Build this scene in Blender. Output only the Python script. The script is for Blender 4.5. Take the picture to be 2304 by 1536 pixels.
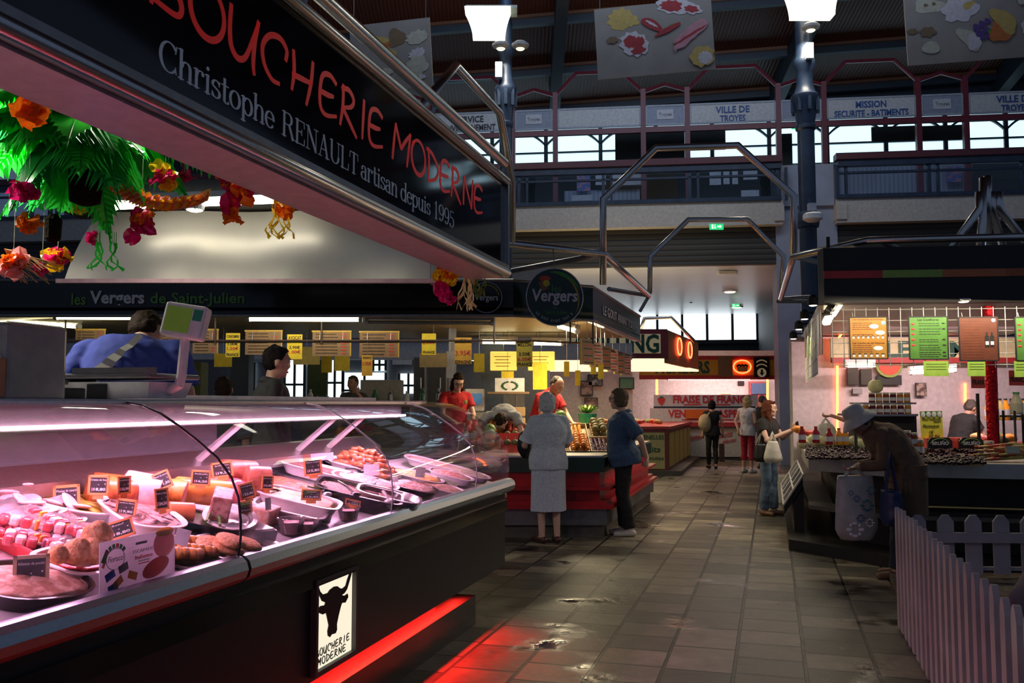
import bpy, bmesh, math, random
from mathutils import Vector as V, Matrix as M4, noise
PI = math.pi; sin = math.sin; cos = math.cos; R = math.radians
rnd = random.Random(7)
S = bpy.context.scene; COL = S.collection
for o in list(bpy.data.objects): bpy.data.objects.remove(o)
# ------------------------------------------------------------------ camera, world, exposure
FPX = 2000.0; EYE = 1.55; TH = math.atan(138 / FPX)
cam = bpy.data.objects.new('camera', bpy.data.cameras.new('camera')); COL.objects.link(cam)
cam.data.sensor_width = 36; cam.data.lens = 36 * FPX / 2304
cam.location = (0, 0, EYE); cam.rotation_euler = (PI / 2 + TH, 0, 0)
cam.data.clip_end = 200; S.camera = cam
S.view_settings.view_transform = 'Standard'; S.view_settings.look = 'None'
S.view_settings.gamma = 1; S.view_settings.use_curve_mapping = False
S.view_settings.exposure = 0.0
W = bpy.data.worlds.new('hall_daylight'); S.world = W; W.use_nodes = True
W.node_tree.nodes['Background'].inputs[0].default_value = (0.48, 0.64, 1.0, 1)
W.node_tree.nodes['Background'].inputs[1].default_value = 0.13
S.cycles.max_bounces = 7; S.cycles.transparent_max_bounces = 12; S.cycles.sample_clamp_indirect = 4
S.cycles.caustics_reflective = False; S.cycles.caustics_refractive = False
S.cycles.use_denoising = True

def ray(px, py):
    x = (px - 1152) / FPX; y = (768 - py) / FPX
    return V((x, cos(TH) - y * sin(TH), sin(TH) + y * cos(TH)))
def at(px, py, Y):                       # point seen at a photo pixel, at a given depth
    d = ray(px, py); return V((0, 0, EYE)) + d * (Y / d.y)
def gz(px, py, z=0.0):                   # ... on a horizontal plane
    d = ray(px, py); return V((0, 0, EYE)) + d * ((z - EYE) / d.z)
def pl(px, py, p0, n):                   # ... on any plane
    d = ray(px, py); c = V((0, 0, EYE)); return c + d * ((V(p0) - c).dot(n) / d.dot(n))
AX = V((.28, .96, 0)); NX = V((.96, -.28, 0)); UP = V((0, 0, 1))
# ------------------------------------------------------------------ materials (all node based)
MATS = {}
def mat(name, col, rough=.5, metal=0, nz=None, bump=0, emit=0, ecol=None, spec=None, alpha=None, coat=0):
    if name in MATS: return MATS[name]
    m = bpy.data.materials.new(name); m.use_nodes = True; MATS[name] = m
    t = m.node_tree; b = t.nodes['Principled BSDF']
    c = (*col, 1)
    b.inputs['Base Color'].default_value = c; b.inputs['Roughness'].default_value = rough; b.inputs['Metallic'].default_value = metal
    if spec is not None: b.inputs['Specular IOR Level'].default_value = spec
    if coat: b.inputs['Coat Weight'].default_value = coat; b.inputs['Coat Roughness'].default_value = .05
    if emit:
        b.inputs['Emission Color'].default_value = (*(ecol or col), 1); b.inputs['Emission Strength'].default_value = emit
    nz = nz or (14, .12)
    tc = t.nodes.new('ShaderNodeTexCoord'); n = t.nodes.new('ShaderNodeTexNoise')
    n.inputs['Scale'].default_value = nz[0]; n.inputs['Detail'].default_value = 4
    t.links.new(tc.outputs['Object'], n.inputs['Vector'])
    r = t.nodes.new('ShaderNodeMapRange'); r.inputs[3].default_value = 1 - nz[1]; r.inputs[4].default_value = 1 + nz[1]
    r.inputs[1].default_value = .3; r.inputs[2].default_value = .7
    t.links.new(n.outputs[0], r.inputs[0])
    x = t.nodes.new('ShaderNodeMix'); x.data_type = 'RGBA'; x.blend_type = 'MULTIPLY'; x.inputs[0].default_value = 1
    x.inputs[6].default_value = c; t.links.new(r.outputs[0], x.inputs[7]); t.links.new(x.outputs[2], b.inputs['Base Color'])
    if bump:
        bp = t.nodes.new('ShaderNodeBump'); bp.inputs['Strength'].default_value = bump; bp.inputs['Distance'].default_value = .01
        t.links.new(n.outputs[0], bp.inputs['Height']); t.links.new(bp.outputs[0], b.inputs['Normal'])
    return m
def spot(name, base, spots, scale=30, thr=.55, rough=.5, bump=.3, soft=.06, third=None, coat=0):   # two (three) toned mottled food
    if name in MATS: return MATS[name]
    m = mat(name, base, rough, nz=(scale, .1), coat=coat); t = m.node_tree; b = t.nodes['Principled BSDF']
    tc = t.nodes.new('ShaderNodeTexCoord'); n = t.nodes.new('ShaderNodeTexNoise'); n.inputs['Scale'].default_value = scale; n.inputs['Detail'].default_value = 5
    t.links.new(tc.outputs['Object'], n.inputs['Vector'])
    r = t.nodes.new('ShaderNodeValToRGB'); e = r.color_ramp.elements
    e[0].position = thr - soft; e[0].color = (*base, 1); e[1].position = thr + soft; e[1].color = (*spots, 1)
    if third: k = e.new(thr - .14); k.color = (*base, 1); e[0].position = max(0, thr - .2); e[0].color = (*third, 1)
    t.links.new(n.outputs[0], r.inputs[0]); t.links.new(r.outputs[0], b.inputs['Base Color'])
    bp = t.nodes.new('ShaderNodeBump'); bp.inputs['Strength'].default_value = bump; bp.inputs['Distance'].default_value = .008
    t.links.new(n.outputs[0], bp.inputs['Height']); t.links.new(bp.outputs[0], b.inputs['Normal'])
    return m
def glass(name, tint=(1, 1, 1), refl=1.0, fog=0.0):
    m = bpy.data.materials.new(name); m.use_nodes = True; MATS[name] = m; t = m.node_tree; t.nodes.clear()
    o = t.nodes.new('ShaderNodeOutputMaterial'); tr = t.nodes.new('ShaderNodeBsdfTransparent'); tr.inputs[0].default_value = (*tint, 1)
    g = t.nodes.new('ShaderNodeBsdfGlossy'); g.inputs['Roughness'].default_value = .02; g.inputs[0].default_value = (refl, refl, refl, 1)
    f = t.nodes.new('ShaderNodeFresnel'); f.inputs[0].default_value = 1.5
    x = t.nodes.new('ShaderNodeMixShader'); t.links.new(f.outputs[0], x.inputs[0]); t.links.new(tr.outputs[0], x.inputs[1]); t.links.new(g.outputs[0], x.inputs[2])
    last = x
    if fog:
        d = t.nodes.new('ShaderNodeBsdfDiffuse'); d.inputs[0].default_value = (.9, .9, .9, 1); y = t.nodes.new('ShaderNodeMixShader'); y.inputs[0].default_value = fog
        t.links.new(x.outputs[0], y.inputs[1]); t.links.new(d.outputs[0], y.inputs[2]); last = y
    t.links.new(last.outputs[0], o.inputs[0]); return m
def glow(name, col, k): return mat(name, col, .5, emit=k)
def plastic(name, col, tr=.35, rough=.18):
    if name in MATS: return MATS[name]
    m = mat(name, col, rough, nz=(9, .25)); t = m.node_tree; b = t.nodes['Principled BSDF']; o = t.nodes['Material Output']; d = t.nodes.new('ShaderNodeBsdfTranslucent'); d.inputs[0].default_value = (*col, 1); x = t.nodes.new('ShaderNodeMixShader'); x.inputs[0].default_value = tr; t.links.new(b.outputs[0], x.inputs[1]); t.links.new(d.outputs[0], x.inputs[2]); t.links.new(x.outputs[0], o.inputs[0]); return m
# ------------------------------------------------------------------ mesh builder
WM = {}
def frame(p, x, y):                      # matrix with origin p, axes x, y, x cross y
    x = V(x).normalized(); y = V(y); z = x.cross(y).normalized(); y = z.cross(x)
    return M4(((x.x, y.x, z.x, p[0]), (x.y, y.y, z.y, p[1]), (x.z, y.z, z.z, p[2]), (0, 0, 0, 1)))
class MB:
    def __init__(s): s.v = []; s.f = []; s.m = []; s.mats = []; s.cur = 0
    def use(s, m):
        if m not in s.mats: s.mats.append(m)
        s.cur = s.mats.index(m); return s
    def add(s, vs, fs, X=None):
        b = len(s.v)
        for p in vs: s.v.append(X @ V(p) if X is not None else V(p))
        for f in fs: s.f.append([b + i for i in f]); s.m.append(s.cur)
        return s
    def box(s, c, d, X=None, bev=0):     # centre, dimensions; bev chamfers the edges
        x, y, z = [a / 2 for a in d]
        if bev:
            b = min(bev, x * .9, y * .9, z * .9); bm = bmesh.new(); bmesh.ops.create_cube(bm, size=1)
            for q in bm.verts: q.co = V((q.co.x * d[0], q.co.y * d[1], q.co.z * d[2]))
            bmesh.ops.bevel(bm, geom=bm.edges[:], offset=b, segments=2, affect='EDGES', profile=.5); bm.verts.index_update()
            vs = [q.co + V(c) for q in bm.verts]; fs = [[q.index for q in f.verts] for f in bm.faces]; bm.free()
            return s.add(vs, fs, X)
        vs = [(c[0] + i * x, c[1] + j * y, c[2] + k * z) for k in (-1, 1) for j in (-1, 1) for i in (-1, 1)]
        return s.add(vs, [(0, 2, 3, 1), (4, 5, 7, 6), (0, 1, 5, 4), (2, 6, 7, 3), (0, 4, 6, 2), (1, 3, 7, 5)], X)
    def prism(s, poly, t, X=None):       # polygon in xy, thickness t up from z=0
        n = len(poly); a = sum(poly[i][0] * poly[(i + 1) % n][1] - poly[(i + 1) % n][0] * poly[i][1] for i in range(n))
        if a < 0: poly = poly[::-1]
        vs = [(p[0], p[1], 0) for p in poly] + [(p[0], p[1], t) for p in poly]
        return s.add(vs, [list(range(n))[::-1], list(range(n, 2 * n))] + [(i, (i + 1) % n, n + (i + 1) % n, n + i) for i in range(n)], X)
    def hexa(s, lo, hi):                 # two loops of points joined into a closed solid
        n = len(lo); return s.add(list(lo) + list(hi), [list(range(n))[::-1], list(range(n, 2 * n))] + [(i, (i + 1) % n, n + (i + 1) % n, n + i) for i in range(n)])
    def rings(s, rs, cap=True, close=True):
        n = len(rs[0]); vs = [p for r in rs for p in r]; fs = []
        for k in range(len(rs) - 1):
            for i in range(n if close else n - 1):
                j = (i + 1) % n; fs.append((k * n + i, k * n + j, k * n + n + j, k * n + n + i))
        if cap: fs += [list(range(n))[::-1], list(range((len(rs) - 1) * n, len(rs) * n))]
        return s.add(vs, fs)
    def tube(s, path, r, n=10, cap=True, closed=False):
        ps = [V(p) for p in path]; rr = r if isinstance(r, (list, tuple)) else [r] * len(ps); rs = []; up = None
        for i, p in enumerate(ps):
            a = ps[i - 1] if (i > 0 or closed) else p; b = ps[(i + 1) % len(ps)] if (i < len(ps) - 1 or closed) else p
            d1 = (p - a).normalized() if (p - a).length > 1e-9 else (b - p).normalized()
            d2 = (b - p).normalized() if (b - p).length > 1e-9 else d1
            d = (d1 + d2); d = d.normalized() if d.length > 1e-6 else d1
            if up is None: up = V((0, 0, 1)) if abs(d.z) < .9 else V((0, 1, 0))
            x = d.cross(up).normalized(); y = x.cross(d).normalized(); up = y
            k = 1 / max(.5, d.dot(d1))
            rs.append([p + (x * cos(2 * PI * q / n) * (k if len(ps) > 2 and len(path) < 9 else 1) + y * sin(2 * PI * q / n)) * rr[i] for q in range(n)])
        if closed: rs.append(rs[0])
        return s.rings(rs, cap and not closed)
    def lathe(s, prof, c=(0, 0, 0), n=20, X=None, sq=(1, 1)):   # prof: (radius, z) from bottom to top
        vs = []; fs = []
        for r, z in prof: vs += [(c[0] + r * sq[0] * cos(2 * PI * i / n), c[1] + r * sq[1] * sin(2 * PI * i / n), c[2] + z) for i in range(n)]
        for k in range(len(prof) - 1):
            for i in range(n): j = (i + 1) % n; fs.append((k * n + i, k * n + j, k * n + n + j, k * n + n + i))
        fs += [list(range(n))[::-1], list(range((len(prof) - 1) * n, len(prof) * n))]
        return s.add(vs, fs, X)
    def ell(s, c, r, X=None, n=12, k=8):
        if not isinstance(r, (tuple, list)): r = (r, r, r)
        vs = [(c[0], c[1], c[2] - r[2])]; fs = []
        for a in range(1, k):
            t = -PI / 2 + PI * a / k
            vs += [(c[0] + r[0] * cos(t) * cos(2 * PI * i / n), c[1] + r[1] * cos(t) * sin(2 * PI * i / n), c[2] + r[2] * sin(t)) for i in range(n)]
        vs.append((c[0], c[1], c[2] + r[2])); L = len(vs) - 1
        for i in range(n):
            j = (i + 1) % n; fs.append((0, 1 + j, 1 + i)); fs.append((L, L - n + i, L - n + j))
            for a in range(k - 2): q = 1 + a * n; fs.append((q + i, q + j, q + n + j, q + n + i))
        return s.add(vs, fs, X)
    def cap(s, a, b, r0, r1, n=12, flat=False):   # tapered limb; round ends unless flat
        a, b = V(a), V(b)
        if flat: return s.tube([a, b], [r0, r1], n)
        d = (b - a); d = d.normalized() if d.length > 1e-6 else V((0, 0, 1)); ps = []; rr = []
        for t in (80, 50, 20): ps.append(a - d * r0 * sin(R(t))); rr.append(r0 * cos(R(t)))
        for t in (0, 25, 52, 80): ps.append(b + d * r1 * sin(R(t))); rr.append(r1 * cos(R(t)))
        up = V((0, 0, 1)) if abs(d.z) < .9 else V((0, 1, 0)); x = d.cross(up).normalized(); y = x.cross(d)
        return s.rings([[p + (x * cos(2 * PI * q / n) + y * sin(2 * PI * q / n)) * r for q in range(n)] for p, r in zip(ps, rr)])
    def sheet(s, grid, t=0.0):           # grid[row][col] of points; t gives it thickness
        rows, cols = len(grid), len(grid[0]); vs = [V(p) for r in grid for p in r]; fs = []
        for i in range(rows - 1):
            for j in range(cols - 1): a = i * cols + j; fs.append((a, a + 1, a + cols + 1, a + cols))
        if t:
            nv = [V((0, 0, 0)) for _ in vs]
            for f in fs:
                q = (vs[f[1]] - vs[f[0]]).cross(vs[f[3]] - vs[f[0]])
                for i in f: nv[i] += q
            k = len(vs); back = [p - (n_.normalized() * t if n_.length > 0 else V((0, 0, t))) for p, n_ in zip(vs, nv)]
            fs2 = [tuple(k + i for i in f[::-1]) for f in fs]
            rim = [i for i in range(cols)] + [i * cols + cols - 1 for i in range(1, rows)] + [(rows - 1) * cols + j for j in range(cols - 2, -1, -1)] + [i * cols for i in range(rows - 2, 0, -1)]
            side = [(rim[q], rim[q - 1], k + rim[q - 1], k + rim[q]) for q in range(len(rim))]
            s.add(vs + back, fs + fs2); al = vs + back; return s.add([al[i] for f in side for i in f], [(4 * q, 4 * q + 1, 4 * q + 2, 4 * q + 3) for q in range(len(side))])
        return s.add(vs, fs)
    def text(s, body, w, h, X, depth=.004, font=None, shear=0, bold=0, ratio=None):   # fitted to w x h, centred at X's origin
        cu = bpy.data.curves.new('lettering', 'FONT'); cu.body = body; cu.size = 1; cu.align_x = 'CENTER'; cu.extrude = .5; cu.shear = shear; cu.offset = bold; cu.resolution_u = 2
        o = bpy.data.objects.new('lettering', cu); COL.objects.link(o); dg = bpy.context.evaluated_depsgraph_get(); dg.update()
        me = o.evaluated_get(dg).to_mesh(); vs = [q.co.copy() for q in me.vertices]; fs = [list(p.vertices) for p in me.polygons]
        o.evaluated_get(dg).to_mesh_clear(); bpy.data.objects.remove(o); bpy.data.curves.remove(cu)
        if not vs: return s
        x0 = min(p.x for p in vs); x1 = max(p.x for p in vs); y0 = min(p.y for p in vs); y1 = max(p.y for p in vs)
        kx = w / (x1 - x0); ky = h / (y1 - y0) if h else kx
        return s.add([((p.x - (x0 + x1) / 2) * kx, (p.y - (y0 + y1) / 2) * ky, (p.z + .5) * depth) for p in vs], fs, X)
    def build(s, name, m=None, parent=None, smooth=False, sub=0, remesh=0, sm=0, disp=None, kind=None, label=None, cat=None, group=None, bevel=0, plabel=None):
        vs = s.v
        if parent is None:
            lo = V((min(p.x for p in vs), min(p.y for p in vs), min(p.z for p in vs))); hi = V((max(p.x for p in vs), max(p.y for p in vs), 0))
            org = V(((lo.x + hi.x) / 2, (lo.y + hi.y) / 2, lo.z)); X = M4.Translation(org)
        else: X = WM.get(parent.name, M4())
        iv = X.inverted(); me = bpy.data.meshes.new(name); me.from_pydata([iv @ p for p in vs], [], s.f)
        ms = s.mats or [m]
        if s.mats and m and m not in ms: ms = ms + [m]
        for q in ms: me.materials.append(q)
        if len(ms) > 1: me.polygons.foreach_set('material_index', s.m)
        bm = bmesh.new(); bm.from_mesh(me)
        if not remesh: bmesh.ops.recalc_face_normals(bm, faces=bm.faces)
        bm.to_mesh(me); bm.free()
        if smooth: me.polygons.foreach_set('use_smooth', [True] * len(me.polygons))
        if smooth == 'auto': me.set_sharp_from_angle(angle=R(38))
        o = bpy.data.objects.new(name, me); COL.objects.link(o)
        if parent is None: o.location = org; WM[o.name] = X
        else: o.parent = parent; WM[o.name] = X
        if remesh:
            q = o.modifiers.new('remesh', 'REMESH'); q.mode = 'VOXEL'; q.voxel_size = remesh; q.use_smooth_shade = True
            q = o.modifiers.new('smooth', 'SMOOTH'); q.iterations = sm or 4; q.factor = .5
        if disp: q = o.modifiers.new('folds', 'DISPLACE'); q.texture = clouds(disp[1]); q.strength = disp[0]; q.mid_level = .5; q.texture_coords = 'LOCAL'
        if sub: q = o.modifiers.new('subdiv', 'SUBSURF'); q.levels = sub; q.render_levels = sub
        if kind: o['kind'] = kind
        if label: o['label'] = label
        if plabel: o['label'] = plabel
        if cat: o['category'] = cat
        if group: o['group'] = group
        return o
def clouds(sc):
    n = 'clouds_%g' % sc
    if n not in bpy.data.textures: t = bpy.data.textures.new(n, 'CLOUDS'); t.noise_scale = sc; t.noise_depth = 2
    return bpy.data.textures[n]
def thing(name, label, cat, loc=(0, 0, 0), rz=0, group=None, X=None):
    o = bpy.data.objects.new(name, None); COL.objects.link(o); o.empty_display_size = .1
    Xm = X if X is not None else M4.Translation(V(loc)) @ M4.Rotation(rz, 4, 'Z'); o.matrix_basis = Xm; WM[o.name] = Xm
    o['label'] = label; o['category'] = cat
    if group: o['group'] = group
    return o
KIDS = {}
def copy_tree(o, parent=None, X=None, label=None, group=None):
    c = o.copy(); COL.objects.link(c)
    if parent is not None: c.parent = parent; WM[c.name] = WM[parent.name]
    else:
        if X is not None: c.matrix_basis = X
        WM[c.name] = c.matrix_basis.copy()
        if label: c['label'] = label
        if group: c['group'] = group
    for ch in KIDS.get(o.name) or [q for q in bpy.data.objects if q.parent is o]: copy_tree(ch, c)
    return c
def place(o, X): o.matrix_basis = X; WM[o.name] = X
def TR(p, rz=0, s=1, rx=0, ry=0): return M4.Translation(V(p)) @ M4.Rotation(rz, 4, 'Z') @ M4.Rotation(rx, 4, 'X') @ M4.Rotation(ry, 4, 'Y') @ M4.Scale(s, 4)
def area(name, p, d, e, col, sx, sy=None, spread=None):
    l = bpy.data.lights.new(name, 'AREA'); l.energy = e; l.color = col; l.shape = 'RECTANGLE'; l.size = sx; l.size_y = sy or sx
    if spread: l.spread = R(spread)
    o = bpy.data.objects.new(name, l); COL.objects.link(o); o.location = p; o.rotation_euler = V(d).to_track_quat('-Z', 'Y').to_euler(); return o
def point(name, p, e, col, r=.1):
    l = bpy.data.lights.new(name, 'POINT'); l.energy = e; l.color = col; l.shadow_soft_size = r
    o = bpy.data.objects.new(name, l); COL.objects.link(o); o.location = p; return o
# common materials
STEEL = mat('brushed_steel', (.62, .62, .62), .28, 1, nz=(60, .08))
DSTEEL = mat('dull_steel', (.35, .35, .36), .35, 1)
BLACK = mat('black_gloss', (.008, .008, .01), .12)
BLACKM = mat('black_matt', (.012, .012, .013), .6)
WHITE = mat('white_enamel', (.8, .8, .8), .35)
IRON = mat('blue_iron_paint', (.022, .04, .078), .4, nz=(5, .25))
REDP = mat('dark_red_paint', (.22, .03, .045), .4)
# ================================================================== SETTING
def floor_material():
    m = bpy.data.materials.new('slate_paving'); m.use_nodes = True; t = m.node_tree; b = t.nodes['Principled BSDF']; L = t.links.new
    tc = t.nodes.new('ShaderNodeTexCoord'); mp = t.nodes.new('ShaderNodeMapping'); mp.inputs['Rotation'].default_value = (0, 0, -math.atan2(.96, .28))
    L(tc.outputs['Object'], mp.inputs[0])
    br = t.nodes.new('ShaderNodeTexBrick'); L(mp.outputs[0], br.inputs[0]); br.offset = .37; br.squash = 1.5; br.squash_frequency = 3; br.offset_frequency = 2
    br.inputs['Scale'].default_value = 1; br.inputs['Brick Width'].default_value = .34; br.inputs['Row Height'].default_value = .40
    br.inputs['Mortar Size'].default_value = .012; br.inputs['Mortar Smooth'].default_value = .2; br.inputs['Bias'].default_value = -.1
    br.inputs['Color1'].default_value = (.06, .055, .042, 1); br.inputs['Color2'].default_value = (.27, .235, .165, 1); br.inputs['Mortar'].default_value = (.006, .005, .005, 1)
    n = t.nodes.new('ShaderNodeTexNoise'); n.inputs['Scale'].default_value = 3.5; n.inputs['Detail'].default_value = 8; n.inputs['Roughness'].default_value = .65; L(tc.outputs['Object'], n.inputs[0])
    r = t.nodes.new('ShaderNodeMapRange'); r.inputs[1].default_value = .3; r.inputs[2].default_value = .7; r.inputs[3].default_value = .45; r.inputs[4].default_value = 1.4; L(n.outputs[0], r.inputs[0])
    x = t.nodes.new('ShaderNodeMix'); x.data_type = 'RGBA'; x.blend_type = 'MULTIPLY'; x.inputs[0].default_value = 1; L(br.outputs[0], x.inputs[6]); L(r.outputs[0], x.inputs[7])
    # dirt: wetter, darker stones where the floor has been hosed down (a streak across the aisle)
    sp = t.nodes.new('ShaderNodeSeparateXYZ'); L(tc.outputs['Object'], sp.inputs[0])
    wn = t.nodes.new('ShaderNodeTexNoise'); wn.inputs['Scale'].default_value = 1.6; wn.inputs['Detail'].default_value = 6; L(tc.outputs['Object'], wn.inputs[0])
    def math_(op, a, c, cl=False):
        q = t.nodes.new('ShaderNodeMath'); q.operation = op; q.use_clamp = cl
        for i, v in enumerate((a, c)):
            if isinstance(v, (int, float)): q.inputs[i].default_value = v
            else: L(v, q.inputs[i])
        return q.outputs[0]
    d = math_('ABSOLUTE', math_('SUBTRACT', sp.outputs[1], 6.42), 0)
    streak = math_('SUBTRACT', 1.0, math_('MULTIPLY', d, 2.6), True)
    wet = math_('MULTIPLY', math_('SUBTRACT', math_('ADD', wn.outputs[0], math_('MULTIPLY', streak, .27)), .575), 9, True)
    ro = math_('SUBTRACT', math_('ADD', .36, math_('MULTIPLY', n.outputs[0], .22)), math_('MULTIPLY', wet, .42)); L(math_('MAXIMUM', ro, .04), b.inputs['Roughness'])
    dk = t.nodes.new('ShaderNodeMix'); dk.data_type = 'RGBA'; dk.blend_type = 'MULTIPLY'; L(wet, dk.inputs[0]); L(x.outputs[2], dk.inputs[6]); dk.inputs[7].default_value = (.35, .33, .3, 1); L(dk.outputs[2], b.inputs['Base Color'])
    bp = t.nodes.new('ShaderNodeBump'); bp.inputs['Strength'].default_value = .7; bp.inputs['Distance'].default_value = .016
    h = math_('SUBTRACT', math_('MULTIPLY', n.outputs[0], math_('SUBTRACT', 1, wet)), math_('MULTIPLY', br.outputs[1], .9)); L(h, bp.inputs['Height']); L(bp.outputs[0], b.inputs['Normal'])
    return m
MB().sheet([[(-22, -4, 0), (22, -4, 0)], [(-22, 40, 0), (22, 40, 0)]], 0).build('floor', floor_material(), kind='structure')
def slats(name, c1, c2, scale, axis='z', rough=.5, metal=0, mort=.02):
    m = bpy.data.materials.new(name); m.use_nodes = True; t = m.node_tree; b = t.nodes['Principled BSDF']
    tc = t.nodes.new('ShaderNodeTexCoord'); w = t.nodes.new('ShaderNodeTexWave'); w.wave_type = 'BANDS'; w.bands_direction = axis.upper(); w.inputs['Scale'].default_value = scale; w.inputs['Distortion'].default_value = .0
    t.links.new(tc.outputs['Object'], w.inputs[0]); r = t.nodes.new('ShaderNodeValToRGB'); e = r.color_ramp.elements
    e[0].color = (*c1, 1); e[1].color = (*c2, 1); e[0].position = .0; e[1].position = .25; t.links.new(w.outputs[0], r.inputs[0]); t.links.new(r.outputs[0], b.inputs['Base Color'])
    b.inputs['Roughness'].default_value = rough; b.inputs['Metallic'].default_value = metal
    bp = t.nodes.new('ShaderNodeBump'); bp.inputs['Strength'].default_value = .4; bp.inputs['Distance'].default_value = .02; t.links.new(w.outputs[0], bp.inputs['Height']); t.links.new(bp.outputs[0], b.inputs['Normal'])
    return m
# roof: dark red boards on blue iron purlins and rafters
ROOFM = slats('red_roof_boards', (.04, .010, .005), (.11, .026, .011), 3.0, 'x', .45)
def roof_z(Y): return 11.6 + .3 * (25 - Y)
MB().hexa([(-22, -4, roof_z(-4)), (22, -4, roof_z(-4)), (22, 31, roof_z(31)), (-22, 31, roof_z(31))], [(-22, -4, roof_z(-4) + .2), (22, -4, roof_z(-4) + .2), (22, 31, roof_z(31) + .2), (-22, 31, roof_z(31) + .2)]).build('ceiling', ROOFM, kind='structure')
for i, Y in enumerate((27.4, 25.6, 23.5, 21.2, 18.6, 15.6, 12, 8)):
    dx = .118 * 20
    b = MB().use(mat('purlin_iron', (.012, .022, .036), .5))
    b.hexa([(-20, Y + dx, roof_z(Y + dx) - .3), (20, Y - dx, roof_z(Y - dx) - .3), (20, Y - dx + .18, roof_z(Y - dx) - .3), (-20, Y + dx + .18, roof_z(Y + dx) - .3)],
           [(-20, Y + dx, roof_z(Y + dx) - .08), (20, Y - dx, roof_z(Y - dx) - .08), (20, Y - dx + .18, roof_z(Y - dx) - .08), (-20, Y + dx + .18, roof_z(Y + dx) - .08)])
    b.use(mat('purlin_timber', (.16, .06, .02), .6)).hexa([(-20, Y + dx, roof_z(Y + dx) - .12), (20, Y - dx, roof_z(Y - dx) - .12), (20, Y - dx + .25, roof_z(Y - dx) - .12), (-20, Y + dx + .25, roof_z(Y + dx) - .12)],
           [(-20, Y + dx, roof_z(Y + dx) + .02), (20, Y - dx, roof_z(Y - dx) + .02), (20, Y - dx + .25, roof_z(Y - dx) + .02), (-20, Y + dx + .25, roof_z(Y + dx) + .02)])
    b.build('trim_%d' % (i + 1), kind='structure')
DIRON = mat('rafter_iron', (.012, .02, .03), .5)
for i, x in enumerate((-9.0, 1.3, 8.0, 14.5)):
    MB().hexa([(x - .16, 26.5, roof_z(26.5) - .7), (x + .16, 26.5, roof_z(26.5) - .7), (x + .16, 2, roof_z(2) - .55), (x - .16, 2, roof_z(2) - .55)],
              [(x - .16, 26.5, roof_z(26.5)), (x + .16, 26.5, roof_z(26.5)), (x + .16, 2, roof_z(2)), (x - .16, 2, roof_z(2))]).build('trim_%d' % (i + 9), DIRON, kind='structure')
# ---- gallery: frame with u along the facade, w back into the building
F = V((.993, -.118, 0)); FB = V((.118, .993, 0)); FO = at(1770, 500, 22.0); FO.z = 0
def fp(u, w, z): return FO + F * u + FB * w + V((0, 0, z))
def fbox(b, u0, u1, w0, w1, z0, z1):
    return b.hexa([fp(u0, w0, z0), fp(u1, w0, z0), fp(u1, w1, z0), fp(u0, w1, z0)], [fp(u0, w0, z1), fp(u1, w0, z1), fp(u1, w1, z1), fp(u0, w1, z1)])
def fu(px, py, w):                        # facade coordinates (u, z) of a photo pixel at setback w
    p = pl(px, py, FO + FB * w, FB); return (p - FO).dot(F), p.z
CREAM = mat('cream_concrete', (.50, .47, .44), .7); PALE = mat('pale_blue_plaster', (.33, .36, .46), .75, nz=(2, .1))
b = MB(); fbox(b, -22, -.08, 0, 2.2, 6.02, 6.62); fbox(b, 1.22, 12, 0, 2.2, 6.02, 6.65)
fbox(b, -.3, -.06, -.05, .4, 6.1, 6.5); fbox(b, 1.2, 1.45, -.05, .4, 6.1, 6.5)
b.build('trim_20', CREAM, kind='structure')
b = MB(); fbox(b, -.22, 1.28, .25, .9, 0, 7.55); fbox(b, -.1, 1.2, .15, .9, 6.5, 7.55); b.build('wall_back', PALE, kind='structure')
fu1, fz1 = fu(1400, 505, 0)
LOUV = slats('dark_louvres', (.01, .009, .008), (.055, .05, .042), 2.2, 'z', .6)
b = MB(); fbox(b, -22, -.22, .3, .5, 5.06, 6.02); fbox(b, 1.28, 12, .3, .5, 4.6, 6.02); b.build('trim_21', LOUV, kind='structure')
uRs = fu(1706, 740, 13.2)[0] + .1
SLAT = slats('white_slat_ceiling', (.35, .35, .36), (.62, .63, .65), 1.6, 'y', .35)
b = MB(); b.hexa([fp(-22, .5, 5.06), fp(uRs, .5, 5.06), fp(uRs, 14, 5.06), fp(-22, 14, 5.06)], [fp(-22, .5, 5.15), fp(uRs, .5, 5.15), fp(uRs, 14, 5.15), fp(-22, 14, 5.15)]); b.build('trim_22', SLAT, kind='structure')
# tall daylight window at the far end of the passage
SKYG = glow('overcast_sky_glass', (.86, .95, 1.0), 2.6)
w0 = 13.2; uL, zb = fu(1380, 769, w0); uR, _ = fu(1706, 769, w0); zt = 5.06
b = MB(); fbox(b, uL - 3, uR, w0 + .05, w0 + .08, zb, zt); wn = b.build('window_1', SKYG, kind='structure')
b = MB().use(DIRON)
for px in (1423, 1479, 1535, 1591, 1648, 1704): u, _ = fu(px, 740, w0); fbox(b, u - .05, u + .05, w0 - .05, w0 + .12, zb, zt)
fbox(b, uL - 3, uR + .1, w0 - .05, w0 + .12, zb - .1, zb + .05)
b.build('window_frame', DIRON, wn)
b = MB(); fbox(b, uR, uR + .4, 1.0, w0 + .2, 0, zt); fbox(b, uL - 16, uR, w0 + .1, w0 + .3, 0, zb - .05); b.build('wall_far', mat('shadowed_plaster', (.05, .06, .08), .7), kind='structure')  # plaster in one even dark tone
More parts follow.
